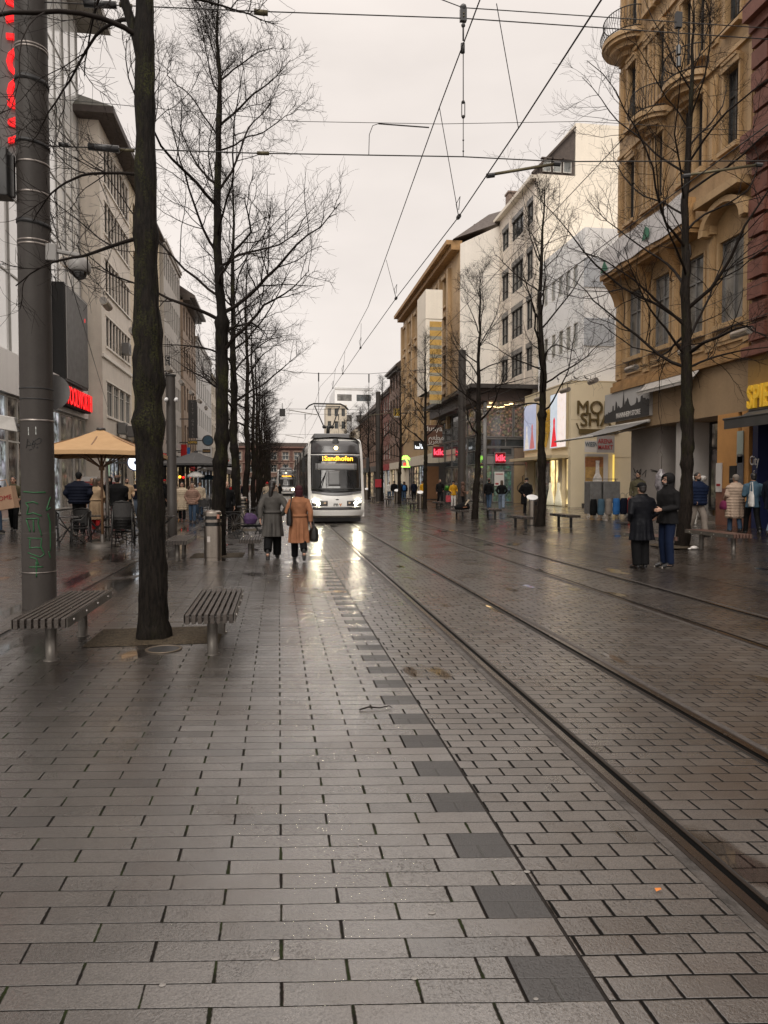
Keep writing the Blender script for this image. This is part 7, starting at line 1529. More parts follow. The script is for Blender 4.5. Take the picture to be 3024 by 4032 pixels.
held('backpack', 'bright blue backpack of the person under the palm tree sign', 'backpack', (0, .19, 1.18), pg(1590, 1976), 182, 1.72, lambda t: remesh(MB().rings([(0, 0, -.2, .12, .06), (0, 0, 0, .15, .09), (0, 0, .18, .12, .07), (0, 0, .22, .05, .03)], 14).obj('pack', FAB['blue'], t), .014, 2))
person('broad man in black and pale jeans walking away left of the palm tree sign', pg(1552, 1972), 176, 1.80, 'black', .86, trous='ljeans', head='cap', hatc='black', stride=.3, details=False, bulk=1.2)
# ---- left side
ll = (PU(52, 23.0), 23.0)
person('dark-haired woman in an open dark jacket walking towards the camera at the far left', ll, 6, 1.66, 'olive', .80, .02, trous='black', head='long', hair='dark', skin='l', arms=('hold', 'fwd'), stride=.4, fem=True, vox=.011)
lp = (PU(-28, 22.2), 22.2)
person('person half cut by the left edge carrying a brown paper bag', lp, 60, 1.70, 'navy', .82, trous='jeans', head='short', hair='brown', arms=('fwd', 'fwd'), stride=.3)
def paper(t):
    m_ = mat('paper_brown', (.40, .25, .16), .7, var=.15, vs=4); g = MB(); g.hexa([(-.2, -.09, -.22), (.2, -.09, -.22), (.2, .09, -.22), (-.2, .09, -.22), (-.2, -.08, .22), (.2, -.08, .22), (.2, .08, .22), (-.2, .08, .22)]); o = g.obj('bag_body', m_, t); text('HOME', o, (0, -.095, .0), (1, 0, 0), (0, 0, 1), .13, PRED, .002); MB().tube([(-.1, 0, .2), (-.08, 0, .36), (.08, 0, .36), (.1, 0, .2)], .012, 5).obj('handles', m_, t)
c_ = AY(22, 1962, 21.8); t = thing('paper_bag', 'brown paper shopping bag lettered HOME at the left edge', 'bag', tuple(c_), R(-12)); paper(t); t.scale = (1.45, 1.45, 1.45); t.rotation_euler.y = R(-10)
lv = (PU(310, 22.5), 22.5)
person('man seen from behind in a dark padded vest and grey knit hat', lv, 182, 1.86, 'navy', .86, .0, .7, 'black', 1.1, SHOE, 'beanie', hatc='dgrey', arms=('elbow', 'elbow'), bulk=1.15, details=False, vox=.011)
person('woman seen from behind in a belted beige trench coat with red trousers', (PU(375, 23.8), 23.8), 184, 1.70, 'sand', .40, .04, trous='red', head='long', hair='brown', arms=('swingb', 'hold'), stride=.35, lift=.08, belt='sand', fem=True, details=False, vox=.011, bulk=1.1)
person('broad man in black sweater, maroon trousers and rust cap, seen from behind', (PU(462, 23.2), 23.2), 178, 1.82, 'black', .84, trous='wine', wide=1.5, head='cap', hatc='brown', arms=('hold', 'hold'), bulk=1.35, details=False, vox=.011)
person('man in a beige jacket with white shoes walking towards the camera', (PU(500, 31), 31), 18, 1.74, 'sand', .86, trous='dgrey', shoe=SHOEW, head='short', hair='dark', beard=True, arms=('hold', 'pocket'), stride=.3, skin='l')
person('man in a white cap and dark jacket with light jeans', (PU(540, 32.5), 32.5), -10, 1.74, 'navy', .84, trous='ljeans', head='cap', hatc='white', arms=('phone', 'down'), stride=.35, skin='l')
person('hooded person in black behind the parasol pole', (PU(432, 29.5), 29.5), 5, 1.76, 'black', .84, trous='black', shoe=SHOEW, head='hood', hatc='black', arms=('pocket', 'pocket'), skin='l', beard=True)
person('blonde woman in dark red jacket in the crowd before the lit shop', (PU(362, 30.5), 30.5), 20, 1.68, 'red', .84, trous='ljeans', head='long', hair='blond', skin='l', fem=True, stride=.2)
person('person in a green knit hat before the white-lit shop', (PU(390, 32), 32), 160, 1.74, 'brown', .84, trous='black', head='beanie', hatc='stone', details=False)
person('woman in a long cream quilted coat walking beside the slim grey pole', (PU(716, 31.5), 31.5), 4, 1.66, 'cream', .48, .0, .8, 'black', 1, SHOE, 'long', hair='dark', skin='l', fem=True, stride=.25, arms=('pocket', 'pocket'))
person('older woman in a brown-pink padded jacket and jeans', (PU(757, 30.8), 30.8), 2, 1.64, 'pinkb', .80, .02, .6, 'jeans', 1.05, SHOE, 'hijab', hatc='beige', skin='l', fem=True, arms=('pocket', 'pocket'), stride=.2)
person('old bald man in black standing behind the tree trunk near the bin', (PU(892, 24.7), 24.7), 15, 1.72, 'black', .84, trous='black', head='bald', hair='grey', skin='l', arms=('down', 'pocket'))
person('person in black standing among the chairs by the grey parasol', (PU(630, 34), 34), 170, 1.7, 'black', .8, trous='black', head='short', details=False)
# ---- crowd farther up the street: copies in other colours
cr_g = 'crowd in the middle distance'
protos = [person('crowd', (-5, 40), 5, 1.70, 'black', .80, trous='jeans', head='short', hair='dark', vox=.02, details=False, group=cr_g, stride=.25)[0], person('crowd', (-4, 41), 170, 1.66, 'grey', .6, trous='black', head='long', hair='brown', vox=.02, details=False, fem=True, group=cr_g, stride=.2)[0], person('crowd', (-6, 42), -10, 1.74, 'navy', .84, trous='black', head='beanie', hatc='red', vox=.02, details=False, group=cr_g, stride=.3)[0]]
cols = ['black', 'red', 'navy', 'cream', 'dgrey', 'brown', 'olive', 'teal', 'beige', 'blue', 'maroon', 'white', 'yellow', 'stone']; cn = dict(black='black', red='red', navy='navy', cream='cream', dgrey='dark grey', brown='brown', olive='olive', teal='teal', beige='beige', blue='blue', maroon='dark red', white='white', yellow='yellow', stone='stone grey')
spots = [(-3.9, 36.5), (-5.2, 37.5), (-6.3, 38.8), (-3.4, 42.5), (-4.7, 44), (-6.9, 45), (-5.6, 47.5), (-3.6, 49), (-2.8, 45.5), (-4.4, 52), (-6.2, 54), (-2.6, 56), (-3.7, 60), (-5.2, 63), (-.7, 44.5), (-.3, 50), (-1.0, 57), (-.4, 63), (-.9, 70), (.1, 76), (-2.2, 66), (-3.2, 72), (-4.4, 76), (-1.9, 78), (10.6, 68), (11.4, 64), (12.2, 71), (11.9, 58), (12.6, 62), (10.8, 76)]
wh = ['dark hair', 'long brown hair', 'red knit hat']
for i, (x, y) in enumerate(spots):
    c_ = cols[(i * 5 + 3) % len(cols)]; side = 'on the left' if x < -2.4 else ('beside the tram' if x < 3 else 'on the right footway')
    lab = 'far walker, %s, %s coat, %s, %s along that side' % (wh[i % 3], cn[c_], side, ['first', 'second', 'third', 'fourth', 'fifth', 'sixth', 'seventh', 'eighth', 'ninth', 'tenth', 'eleventh', 'twelfth', 'thirteenth', 'fourteenth'][i % 14])
    o = protos[i % 3] if i < 3 else dup(protos[i % 3]); o['label'] = lab; o.location = (x, y, gz(x)); o.rotation_euler = (0, 0, R(random.choice([0, 180, 175, 10, -15]) + random.uniform(-15, 15)))
    for ch_ in o.children:
        if ch_.name.startswith('coat'): ch_.material_slots[0].link = 'OBJECT'; ch_.material_slots[0].material = FAB[c_]
t = thing('umbrella', 'open white umbrella held up in the left crowd', 'umbrella', (-4.15, 37.0, gz(-4) + 1.95)); MB().lathe([(.45, -.02), (.42, .08), (.28, .2), (.1, .27), (0, .29), (0, .27), (.1, .25), (.27, .18), (.40, .07), (.45, -.02)], n=16).obj('canopy', FAB['white'], t, True); MB().bar((0, 0, -.7), (0, 0, .3), .015, .015).obj('shaft', DKST, t)
t = thing('umbrella', 'open pale blue umbrella beside the white one in the crowd', 'umbrella', (-3.75, 39.5, gz(-4) + 1.85)); MB().lathe([(.42, -.02), (.38, .08), (.25, .18), (.1, .24), (0, .26), (0, .24), (.1, .22), (.24, .16), (.37, .06), (.42, -.02)], n=16).obj('canopy', FAB['teal'], t, True); MB().bar((0, 0, -.7), (0, 0, .25), .015, .015).obj('shaft', DKST, t)
# ================================================================== CAFE: parasol, tables, chairs
PAR = mat('parasol_tan', (.46, .285, .14), .75, var=.10, vs=3, bump=.15, bs=200); WD = mat('parasol_wood', (.22, .12, .06), .5, var=.3, vs=5)
def parasol(label, loc, half, zt, ze, m, wood, rz=0., val=.0):
    t = thing('parasol', label, 'parasol', loc, rz, 'street parasols'); g = MB(); n = 8
    cs_ = [(-half, -half), (half, -half), (half, half), (-half, half)]
    top = []; bot = []
    for i in range(4):
        a, b_ = V(cs_[i] + (0,)), V(cs_[(i + 1) % 4] + (0,)); m0 = len(g.v); vs = []
        for j in range(n + 1):
            f = .06 + (1 - .06) * j / n
            for k in range(n + 1):
                q_ = a.lerp(b_, k / n); sag = -.10 * sin(pi * f) * 1 - .05 * sin(pi * k / n) * f ** 2 * .0; z = zt + (ze - zt) * f + sag * .5 + .035 * sin(pi * k / n) * f ** 3
                vs.append((q_.x * f, q_.y * f, z))
        fs = [(j * (n + 1) + k, j * (n + 1) + k + 1, (j + 1) * (n + 1) + k + 1, (j + 1) * (n + 1) + k) for j in range(n) for k in range(n)]
        g.add(vs, fs); g.add([(x, y, z - .012) for x, y, z in vs], [f_[::-1] for f_ in fs])
    g.obj('canopy', m, t, True)
    v = MB()
    for i in range(4):
        a, b_ = V(cs_[i] + (0,)), V(cs_[(i + 1) % 4] + (0,))
        for k in range(8):
            p0, p1 = a.lerp(b_, k / 8), a.lerp(b_, (k + 1) / 8); z0_, z1_ = ze + .035 * sin(pi * k / 8), ze + .035 * sin(pi * (k + 1) / 8); nn = V((p0.y - p1.y, p1.x - p0.x, 0)).normalized() * .008
            v.hexa([V((p0.x, p0.y, z0_ - .10)), V((p1.x, p1.y, z1_ - .10)), V((p1.x, p1.y, z1_ - .10)) + nn, V((p0.x, p0.y, z0_ - .10)) + nn, V((p0.x, p0.y, z0_)), V((p1.x, p1.y, z1_)), V((p1.x, p1.y, z1_)) + nn, V((p0.x, p0.y, z0_)) + nn])
    v.obj('valance', m, t)
    hub = zt - .75
    MB().lathe([(0, .05), (.033, .05), (.033, zt), (0, zt)], n=14).obj('pole', wood, t, True); MB().lathe([(0, -.02), (.12, -.02), (.10, .04), (0, .05)], (0, 0, zt - .02), 14).obj('cap', FRD, t, True)
    r = MB(); r.lathe([(0, -.06), (.07, -.06), (.07, .06), (0, .06)], (0, 0, hub - .25), 12)
    for (x, y) in cs_ + [(0, -half), (half, 0), (0, half), (-half, 0)]:
        r.bar((0, 0, zt - .06), (x * .985, y * .985, ze - .03), .035, .03); r.bar((0, 0, hub - .25), (x * .55, y * .55, zt + (ze - zt) * .55 - .10), .03, .025)
    r.obj('ribs', wood, t)
    return t
_g = G(405, 2150); ux, uy = _g.x, _g.y; uz = gz(ux); DX, DY = ux + 4.32, uy - 17.9
par = parasol('big square tan parasol with wooden ribs beside the big mast', (ux, uy, uz), 1.42, 3.05 - uz, 2.42 - uz, PAR, WD)
t = thing('foot_plate', 'round grey steel parasol foot plate under the tan parasol', 'parasol base', (ux, uy, uz), group=None); MB().lathe([(0, 0), (.40, 0), (.40, .07), (.36, .10), (.06, .11), (.06, .3), (0, .3)], n=32).obj('plate', mat('base_steel', (.22, .2, .18), .35, .7, var=.2, vs=4), t, True).modifiers.new('es', 'EDGE_SPLIT').split_angle = .6
t = thing('foot_plate', 'second round foot plate with folded pole just behind the tan parasol pole', 'parasol base', (ux - .12, uy + 1.1, gz(ux)), group=None); MB().lathe([(0, 0), (.42, 0), (.42, .07), (.36, .10), (.05, .11), (.04, 2.2), (0, 2.2)], n=28).obj('plate', _mc['base_steel'], t, True).modifiers.new('es', 'EDGE_SPLIT').split_angle = .6
CHB = mat('chair_wicker', (.035, .033, .032), .55, var=.3, vs=40, bump=.8, bs=120); CHF = mat('chair_frame', (.06, .058, .056), .35, .6, var=.15)
def chair(label, loc, rz, group):
    t = thing('cafe_chair', label, 'chair', loc, rz, group)
    g = MB(); n = 8; vs = [(x, y, .45 - .015 * sin(pi * (x + .22) / .44)) for y in np.linspace(-.22, .2, 5) for x in np.linspace(-.22, .22, n)]; k = len(vs); vs += [(x, y, z - .02) for x, y, z in vs]
    fs = [(j * n + i, j * n + i + 1, (j + 1) * n + i + 1, (j + 1) * n + i) for j in range(4) for i in range(n - 1)]; g.add(vs, fs + [tuple(k + i for i in f[::-1]) for f in fs]); g.obj('seat', CHB, t)
    g = MB(); vs = [(x, .21 + .07 * (z - .45) - .10 * (x / .22) ** 2 * 1, z) for z in np.linspace(.50, .86, 5) for x in np.linspace(-.21, .21, n)]; k = len(vs); vs += [(x, y + .015, z) for x, y, z in vs]; g.add(vs, fs + [tuple(k + i for i in f[::-1]) for f in fs]); g.obj('backrest', CHB, t)
    g = MB(); g.tube([(-.23, -.20, .66), (-.245, .0, .67), (-.24, .13, .80), (-.15, .20, .88), (0, .235, .90), (.15, .20, .88), (.24, .13, .80), (.245, .0, .67), (.23, -.20, .66)], .015, 8); g.obj('arm_frame', CHF, t, True)
    for s in (-1, 1):
        for (y0, y1) in ((-.20, -.23), (.17, .25)): MB().tube([(s * .23, y0, .66 if y0 < 0 else .72), (s * .225, y0, .42), (s * .24, y1, 0)], .013, 6).obj('leg', CHF, t, True)
    g = MB(); g.tube([(-.23, -.21, .15), (.23, .21, .3)], .008, 5); g.tube([(.23, -.21, .15), (-.23, .21, .3)], .008, 5); g.obj('brace', CHF, t); return t
def table(label, loc, rz, group):
    t = thing('cafe_table', label, 'table', loc, rz, group); MB().box(-.36, .36, -.36, .36, .70, .73).obj('table_top', mat('table_top_dark', (.05, .045, .042), .25, var=.2), t, bevel=.006)
    for a, b_ in (((-.3, -.3), (.3, .3)), ((.3, -.3), (-.3, .3))): MB().tube([(a[0], a[1], .70), (0, 0, .38), (b_[0], b_[1], 0)], .014, 6).obj('leg', CHF, t, True); MB().tube([(b_[0], b_[1], .70), (0, 0, .38), (a[0], a[1], 0)], .014, 6).obj('leg', CHF, t, True)
    return t
tg, cg = 'cafe tables under the tan parasol', 'cafe chairs under the tan parasol'
TZ = lambda x: gz(x) 
tA = table('dark cafe table nearest the big mast', (-5.25 + DX, 18.2 + DY, TZ(-5.25)), 0, tg); dup(tA, (-4.75 + DX, 19.1 + DY, TZ(-4.75)), .1, 'dark cafe table behind the chairs left of the parasol pole'); dup(tA, (-3.55 + DX, 18.9 + DY, TZ(-3.5)), 0, 'dark cafe table behind the stacked chairs'); dup(tA, (-3.2 + DX, 20.0 + DY, TZ(-3.2)), 0, 'dark cafe table partly behind the mossy trunk')
cA = chair('wicker cafe chair turned to the right at the table nearest the mast', (-5.55 + DX, 17.6 + DY, TZ(-5.5)), R(200), cg)
for (x, y, rz, lab) in ((-4.85, 17.85, -70, 'wicker cafe chair with its back to the parasol pole, at the mast table'), (-5.1, 18.9, 10, 'wicker cafe chair on the far side of the mast table'), (-4.3, 18.8, -90, 'wicker cafe chair between parasol pole and the table behind'), (-3.95, 18.35, 80, 'wicker cafe chair just right of the parasol pole'), (-3.15, 18.3, -100, 'wicker cafe chair hidden half by the mossy trunk')):
    dup(cA, (x + DX, y + DY, TZ(x + DX)), R(rz), lab)
for k in range(5): dup(cA, (-3.72 + DX + .012 * k, 17.45 + DY - .045 * k, TZ(-3.7) + .075 * k), R(182), ['lowest', 'second', 'third', 'fourth', 'topmost'][k] + ' wicker chair of the stack right of the parasol')['group'] = 'stacked cafe chairs'
# grey parasol and more chairs farther up
parasol('dark grey square parasol farther up the left side', (-4.3, 38.5, gz(-4.3)), 1.9, 3.3, 2.6, mat('parasol_grey', (.06, .058, .057), .7, var=.1), FRD)
for k, (x, y) in enumerate(((-3.6, 35.3), (-3.1, 35.6), (-3.55, 36.3), (-2.95, 36.6))): dup(cA, (x, y, gz(x)), R(90 * k + 20), ['nearer left', 'nearer right', 'farther left', 'farther right'][k] + ' dark chair under the grey parasol')['group'] = 'dark chairs under the grey parasol'
# ------------------------------------------------------------------ signs and awnings on the far left houses
def lblade(label, u0, u1, v0, v1, Y, m, txt=None, vert=False, tm=None, name='blade_sign', th=.2, size=None):
    a, b_ = AY(u0, v1, Y), AY(u1, v0, Y); w, h = (b_.x - a.x) / 2, (b_.z - a.z) / 2; t = thing(name, label, 'sign', ((a.x + b_.x) / 2, Y, (a.z + b_.z) / 2)); MB().box(-w, w, 0, th, -h, h).obj('sign_box', m, t)
    if txt and vert:
        st_ = 2 * h / len(txt)
        for i, c in enumerate(txt): text(c, t, (0, -.02, h - st_ * (i + .5)), (1, 0, 0), (0, 0, 1), st_ * .95, tm or FRW, .004, name='letter')
    elif txt: text(txt, t, (0, -.02, 0), (1, 0, 0), (0, 0, 1), size or h * 1.3, tm or FRW, .004)
    MB().box(-w - .7, -w, th * .3, th * .7, -.04, .04).obj('bracket', DKST, t); return t
GOLD = mat('letter_gold', (.5, .3, .08), .4, .4, var=.1)
lblade('tall dark vertical sign reading CITY GRILL on the left house row', 742, 776, 1575, 1725, 62, mat('sign_near_black', (.02, .02, .021), .4), 'CITY GRILL', True, FRG)
lblade('dark vertical sign with white letters beside the thick mossy trunk', 652, 668, 1400, 1522, 52, _mc['sign_near_black'], 'CENTER', True, PWH)
lblade('white pharmacy sign with red letter A', 880, 900, 1795, 1815, 74, PWH, 'A', False, RED, size=.9)
lblade('yellow lettered dark sign on the left row', 741, 776, 1735, 1750, 60, _mc['sign_near_black'], 'LOTTO', False, YEL)
lblade('dark sign with gold letter G on the left row', 798, 828, 1768, 1784, 66, _mc['sign_near_black'], 'GOLD', False, GOLD)
lblade('small white square sign on the left row', 796, 812, 1790, 1810, 64, PWH)
t = thing('round_sign', 'round teal sign high on the left house row', 'sign', tuple(AY(819, 1735, 66))); g = MB(); g.lathe([(0, 0), (.5, 0), (.5, .15), (0, .15)], n=24); g.xf(Matrix.Rotation(R(90), 4, 'X')); g.obj('sign_box', FRD, t); g = MB(); g.lathe([(0, 0), (.4, 0), (.4, .01), (0, .01)], n=24); g.xf(Matrix.Rotation(R(90), 4, 'X')); g.shift((0, -.16, 0)); g.obj('face', FAB['teal'], t); MB().box(-1.0, -.5, -.1, -.05, -.04, .04).obj('bracket', DKST, t)
FLa = Fr('L', -9.7)
def lawn(label, y0, y1, zt, zb, out, m):
    t = thing('awning', label, 'awning', (-9.6, (y0 + y1) / 2, zt), world=True, group='shop awnings on the left'); F_ = Fr('L', -9.55); g = MB(); g.hexa([F_.P(y0, 0, zt), F_.P(y1, 0, zt), F_.P(y1, out, zb), F_.P(y0, out, zb), F_.P(y0, 0, zt + .03), F_.P(y1, 0, zt + .03), F_.P(y1, out, zb + .03), F_.P(y0, out, zb + .03)]); g.obj('cloth', m, t); g = MB(); F_.box(g, y0, y1, out - .01, out + .01, zb - .3, zb + .03); g.obj('valance', m, t); return t
lawn('red awning beyond the slim grey camera pole', 58, 63, 4.2, 3.0, 2.6, FAB['red']); lawn('striped grey awning after the red one', 63.2, 67, 4.2, 3.1, 2.4, mat('awning_stripe', (.35, .33, .31), .7, var=.5, vs=6)); lawn('white slanting glass canopy over the left shops', 50, 57, 5.4, 4.6, 2.2, mat('canopy_white', (.5, .5, .49), .4, var=.1)); lawn('dark awning farther up the left side', 70, 78, 4.3, 3.2, 2.0, FRD)
lblade('bright red hanging banner beside the blue one', 712, 735, 1750, 1800, 56, FAB['red'], name='hanging_banner', th=.04); lblade('blue hanging banner beside the red one', 737, 748, 1762, 1800, 56, FAB['blue'], name='hanging_banner', th=.04)
t = thing('shop_lamps', 'small red and amber lamps over the stall beyond the slim pole', 'lamps', tuple(AY(718, 1885, 55)), world=True)
for (u, v, m) in ((708, 1878, LEDO), (722, 1880, RED), (750, 1877, RED)): MB().ball(AY(u, v, 55), .10, 10, 8).obj('lamp', m, t)
# ------------------------------------------------------------------ bicycle with purple bag
def bicycle(label, loc, rz):
    t = thing('bicycle', label, 'bicycle', loc, rz)
    for x, in ((-.52,), (.52,)):
        w = MB(); w.tube([(x + cos(a) * .33, 0, .34 + sin(a) * .33) for a in np.linspace(0, 2 * pi, 33)], .02, 6, False); wo = w.obj('wheel', BLK, t); s = MB()
        for a in np.linspace(0, pi, 9)[:-1]: s.bar((x + cos(a) * .32, 0, .34 + sin(a) * .32), (x - cos(a) * .32, 0, .34 - sin(a) * .32), .005, .005)
        s.obj('spokes', BAND, wo)
    f = MB()
    for a, b_ in (((-.52, .34), (-.15, .34)), ((-.15, .34), (-.28, .85)), ((-.52, .34), (-.25, .75)), ((-.15, .34), (.38, .78)), ((-.26, .78), (.36, .86)), ((.36, .95), (.52, .34))): f.tube([(a[0], 0, a[1]), (b_[0], 0, b_[1])], .017, 8)
    f.obj('frame', DKST, t, True); MB().box(-.42, -.16, -.07, .07, .86, .92).obj('saddle', BLK, t, bevel=.02); MB().tube([(.33, -.28, 1.03), (.36, -.1, 1.05), (.36, .1, 1.05), (.33, .28, 1.03)], .014, 6).obj('handlebar', DKST, t); g = MB(); g.box(-.85, -.3, -.07, .07, .72, .735); g.obj('rack', DKST, t); return t
bl = G(1000, 2110); bicycle('dark parked bicycle left of the woman in the grey coat', (-.95, 24.0, 0), R(12))
t = thing('bag', 'purple cloth bag on the bicycle left of the woman in grey', 'bag', (-.85, 21.6, .62), R(10)); remesh(MB().rings([(0, 0, -.17, .16, .11), (.02, 0, -.02, .22, .13), (0, 0, .10, .17, .09), (-.03, 0, .16, .08, .04)], 14).obj('bag_body', mat('cloth_purple', (.055, .022, .085), .7, var=.4, vs=8, bump=.4, bs=14), t), .016, 2); MB().tube([(-.1, 0, .18), (-.05, 0, .34), (.05, 0, .34), (.1, 0, .18)], .012, 5).obj('handle', FAB['black'], t)
t = thing('bicycle_trailer', 'small dark stroller under the purple bag beside the tree', 'stroller', (-.82, 21.7, 0), R(15))
g = MB(); g.tube([(-.35, 0, .15), (-.2, 0, .42), (.25, 0, .42), (.42, 0, 1.0)], .018, 6); g.tube([(.3, 0, .15), (-.1, 0, .6)], .016, 6); g.obj('frame', DKST, t)
for x in (-.35, .3):
    for y in (-.22, .22): g = MB(); g.tube([(x + cos(a) * .12, y, .13 + sin(a) * .12) for a in np.linspace(0, 2 * pi, 17)], .02, 6, False); g.obj('wheel', BLK, t)
MB().box(-.28, .25, -.2, .2, .36, .41).obj('seat', FAB['black'], t)
# ------------------------------------------------------------------ goods outside the skyline shop
tx = [(u, 2046) for u in (2345, 2372, 2402, 2432, 2462, 2490)]; tc_ = ['black', 'teal', 'stone', 'blue', 'navy', 'red']; tn_ = ['black', 'light blue', 'stone grey', 'bright blue', 'dark navy', 'red']
def trolley(label, loc, rz, c):
    t = thing('shopping_trolley', label, 'shopping trolley', loc, rz, 'shopping trolleys outside the skyline shop')
    g = MB(); g.rings([(0, 0, .14, .14, .11), (0, 0, .3, .16, .13), (0, 0, .7, .15, .12), (0, 0, .80, .12, .09)], 14); remesh(g.obj('bag_body', c, t), .016, 2)
    MB().tube([(-.1, .14, .1), (-.1, .17, .95), (0, .18, 1.0), (.1, .17, .95), (.1, .14, .1)], .011, 6).obj('handle_frame', BAND, t)
    for s in (-1, 1):
        g = MB(); g.tube([(s * .16, .12 + cos(a) * .09, .10 + sin(a) * .09) for a in np.linspace(0, 2 * pi, 17)], .014, 6, False); g.tube([(s * .16, .12 - .02, .10), (s * .16, .14, .10)], .03, 8); g.obj('wheel', FRW, t)
    return t
pz = AY(2345, 1900, 27.3); t0 = None
for k, u in enumerate((2338, 2368, 2398, 2428, 2458, 2486)):
    c_ = AY(u, 1900, 27.4 - .12 * k); loc = (c_.x, c_.y, gz(c_.x)); lab = '%s shopping trolley in the row outside the skyline shop' % tn_[k]
    if t0 is None: t0 = trolley(lab, loc, R(15), FAB[tc_[0]])
    else:
        o = dup(t0, loc, R(random.uniform(-10, 25)), lab)
        for ch_ in o.children:
            if ch_.name.startswith('bag_body'): ch_.material_slots[0].link = 'OBJECT'; ch_.material_slots[0].material = FAB[tc_[k]]
t = thing('covered_rack', 'plastic covered grey clothes rack behind the shopping trolleys', 'rack', tuple(AY(2362, 1900, 27.9).xy) + (.3,)); COVER = mat('plastic_cover', (.17, .165, .16), .3, var=.4, vs=6, coat=.3, bump=.6, bs=6)
remesh(MB().box(-.55, -.05, -.3, .3, .1, 1.45).obj('cover', COVER, t), .03, 4); remesh(MB().box(.02, .75, -.3, .3, .55, 1.45).obj('cover', COVER, t), .03, 4); MB().tube([(-.6, 0, 1.55), (.8, 0, 1.55)], .015, 6).obj('rail', BAND, t); MB().bar((.7, 0, 0), (.7, 0, 1.55), .03, .03).obj('post', BAND, t)
t = thing('ladder_rack', 'white ladder-like stand with fabric rolls in front of the shop step', 'rack', FO.P(oc(2790, 1950)[0], .35, .3), world=False, rz=R(-90)); g = MB()
for x in (-.22, .22): g.bar((x, -.25 if x < 0 else -.25, 0), (x * .6, .0, 1.45), .04, .03)
for k in range(5): g.bar((-.2 + .02 * k, -.22 + .05 * k, .2 + .28 * k), (.2 - .02 * k, -.22 + .05 * k, .2 + .28 * k), .03, .02)
g.obj('ladder', FRW, t)
for k in range(5):
    t2 = thing('fabric_roll', ['lowest', 'second', 'third', 'fourth', 'topmost'][k] + ' fabric roll on the rack left of the orange pillar', 'fabric roll', FO.P(oc(2740, 1950)[0] + .1, .05, .75 + .27 * k), group='fabric rolls on the rack'); MB().tube([(0, -.65, 0), (0, .65, 0)], .10, 12).obj('roll', FAB[['jeans', 'stone', 'ljeans', 'teal', 'white'][k]], t2, True); g = MB(); g.tube([(0, -.66, 0), (0, .66, 0)], .03, 8); g.obj('core', FRW, t2)
t = thing('plastic_bag_bundle', 'clear plastic wrapped patterned bundle hanging by the white post', 'bundle', tuple(AY(2604, 1893, 21.2)) ); remesh(MB().rings([(0, 0, -.38, .12, .1), (0, 0, -.15, .22, .18), (0, 0, .15, .2, .16), (0, 0, .38, .06, .06)], 14).obj('wrap', mat('wrap_pattern', (.22, .20, .215), .25, var=.9, vs=9, coat=.5), t), .03, 2); MB().bar((0, 0, .35), (0, 0, .8), .02, .02).obj('hook', BAND, t)
t = thing('rolled_carpet', 'dark board lying on the ground beside the shopping trolleys', 'board', tuple(AY(2490, 1900, 24.5).xy) + (gz(12),), R(30)); MB().box(-.5, .5, -.35, .35, 0, .05).obj('board', FRD, t)
t = thing('litter', 'crumpled white litter on the ground at the foot of the right dark tree', 'litter', tuple(G(2733, 2165))); remesh(MB().ball((0, 0, .05), (.10, .07, .05), 10, 8).ball((.08, .03, .04), (.06, .05, .04), 8, 6).obj('paper', PWH, t), .02, 1); MB().ball((-.1, .02, .025), (.05, .04, .02), 8, 6).obj('scrap', PWH, t)
bg = G(1815, 2045); t = thing('travel_bag', 'dark bag with pale flap lying on the bench at the glass corner shop', 'bag', (bg.x + .05, bg.y, bg.z + .46)); remesh(MB().rings([(0, 0, 0, .35, .16), (0, 0, .12, .38, .18), (.05, 0, .25, .28, .13), (.1, 0, .32, .1, .06)], 14).obj('bag_body', FAB['black'], t), .02, 2); MB().bar((.1, -.1, .2), (.3, -.1, .45), .12, .04).obj('flap', FAB['cream'], t); MB().bar((0, -.17, .1), (.18, -.17, .12), .1, .03).obj('patch', FAB['camel'], t)
hb = AY(1703, 1850, 55); t = thing('potted_plant', 'bright green potted plant by the brown door', 'plant', (AY(1763, 1900, 52).x, 52, gz(13)))
MB().lathe([(0, 0), (.22, 0), (.28, .9), (0, .9)], n=14).obj('pot', FRD, t)
g = MB(); rng_ = np.random.default_rng(5)
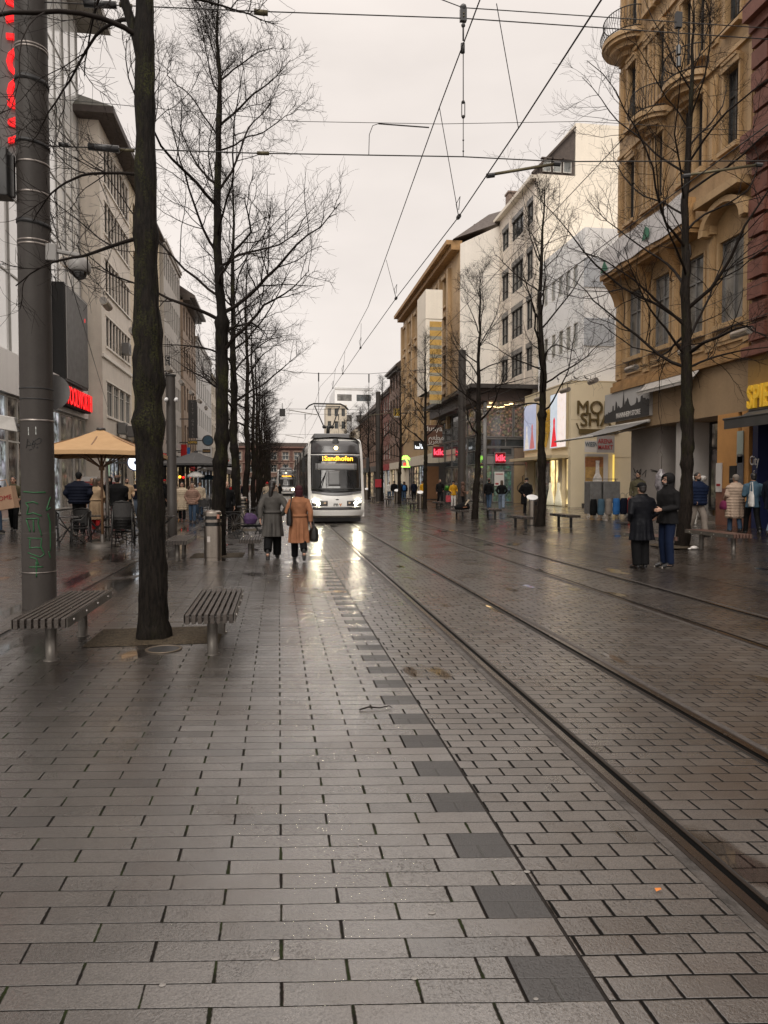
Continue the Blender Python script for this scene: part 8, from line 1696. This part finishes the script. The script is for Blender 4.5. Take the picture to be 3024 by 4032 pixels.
for k in range(160): a = rng_.uniform(0, 6.28); e = rng_.uniform(.3, 1.4); l = rng_.uniform(.25, .5); p0 = V((rng_.uniform(-.15, .15), rng_.uniform(-.15, .15), .88)); p1 = p0 + V((cos(a) * cos(e), sin(a) * cos(e), sin(e))) * l; s_ = V((-sin(a), cos(a), 0)) * .03; g.add([p0, p0.lerp(p1, .5) + s_, p1, p0.lerp(p1, .5) - s_], [(0, 1, 2, 3)])
g.obj('leaves', mat('leaf_green', (.10, .30, .04), .5, var=.3, vs=9), t)
# manhole frame in the pavement, twig, chewing gum
t = thing('manhole_cover', 'round metal cover set in the paving in front of the thick mossy trunk', 'manhole cover', (-1.14, 7.25, .004)); MB().lathe([(.15, 0), (.175, 0), (.18, .008), (.15, .009), (.15, 0)], n=36).obj('frame_ring', mat('cover_ring', (.20, .16, .12), .35, .6, var=.3, vs=9), t, True); MB().lathe([(0, 0), (.149, 0), (.149, .005), (0, .005)], n=30).obj('cover', FRD, t)
tw = G(1480, 2800); t = thing('fallen_twig', 'small dark bent twig lying on the long paving stones', 'twig', (tw.x, tw.y, .012), R(-5)); MB().tube([(-.12, 0, 0), (-.05, .03, .01), (.03, .02, .005), (.10, .05, .01), (.12, .02, .005)], [.006, .006, .005, .004, .003], 6).obj('twig', TWIG, t)
lf = G(2590, 3515); t = thing('fallen_leaf', 'small orange leaf on the setts beside the nearest rail', 'leaf', (lf.x, lf.y, .012), .3); MB().add([(-.015, -.006, 0), (.012, -.008, .003), (.02, .004, .002), (-.01, .008, .006)], [(0, 1, 2, 3)]).obj('leaf_blade', mat('leaf_orange', (.6, .2, .04), .5), t)
GUM = mat('gum_pale', (.22, .205, .19), .6, var=.2); 
for k, (u, v) in enumerate(((1683, 3492), (1632, 3858), (1700, 3600), (1420, 3330), (2020, 3485), (2075, 3437), (2110, 3940), (640, 3885), (1085, 3780))):
    c_ = G(u, v); g = MB(); g.lathe([(0, 0), (.0065 + .002 * (k % 3), 0), (.005, .0015), (0, .002)], n=9); g.v = [(x * 1.4, y, z) for x, y, z in g.v]; t = g.obj('gum_spot', GUM); t.location = (c_.x, c_.y, .006); tag(t, 'flattened pale chewing gum spot on the paving, %s from the camera' % ['fourth', 'second', 'third', 'ninth', 'sixth', 'seventh', 'first', 'eighth', 'fifth'][k], 'gum spot', 'gum spots on the paving')
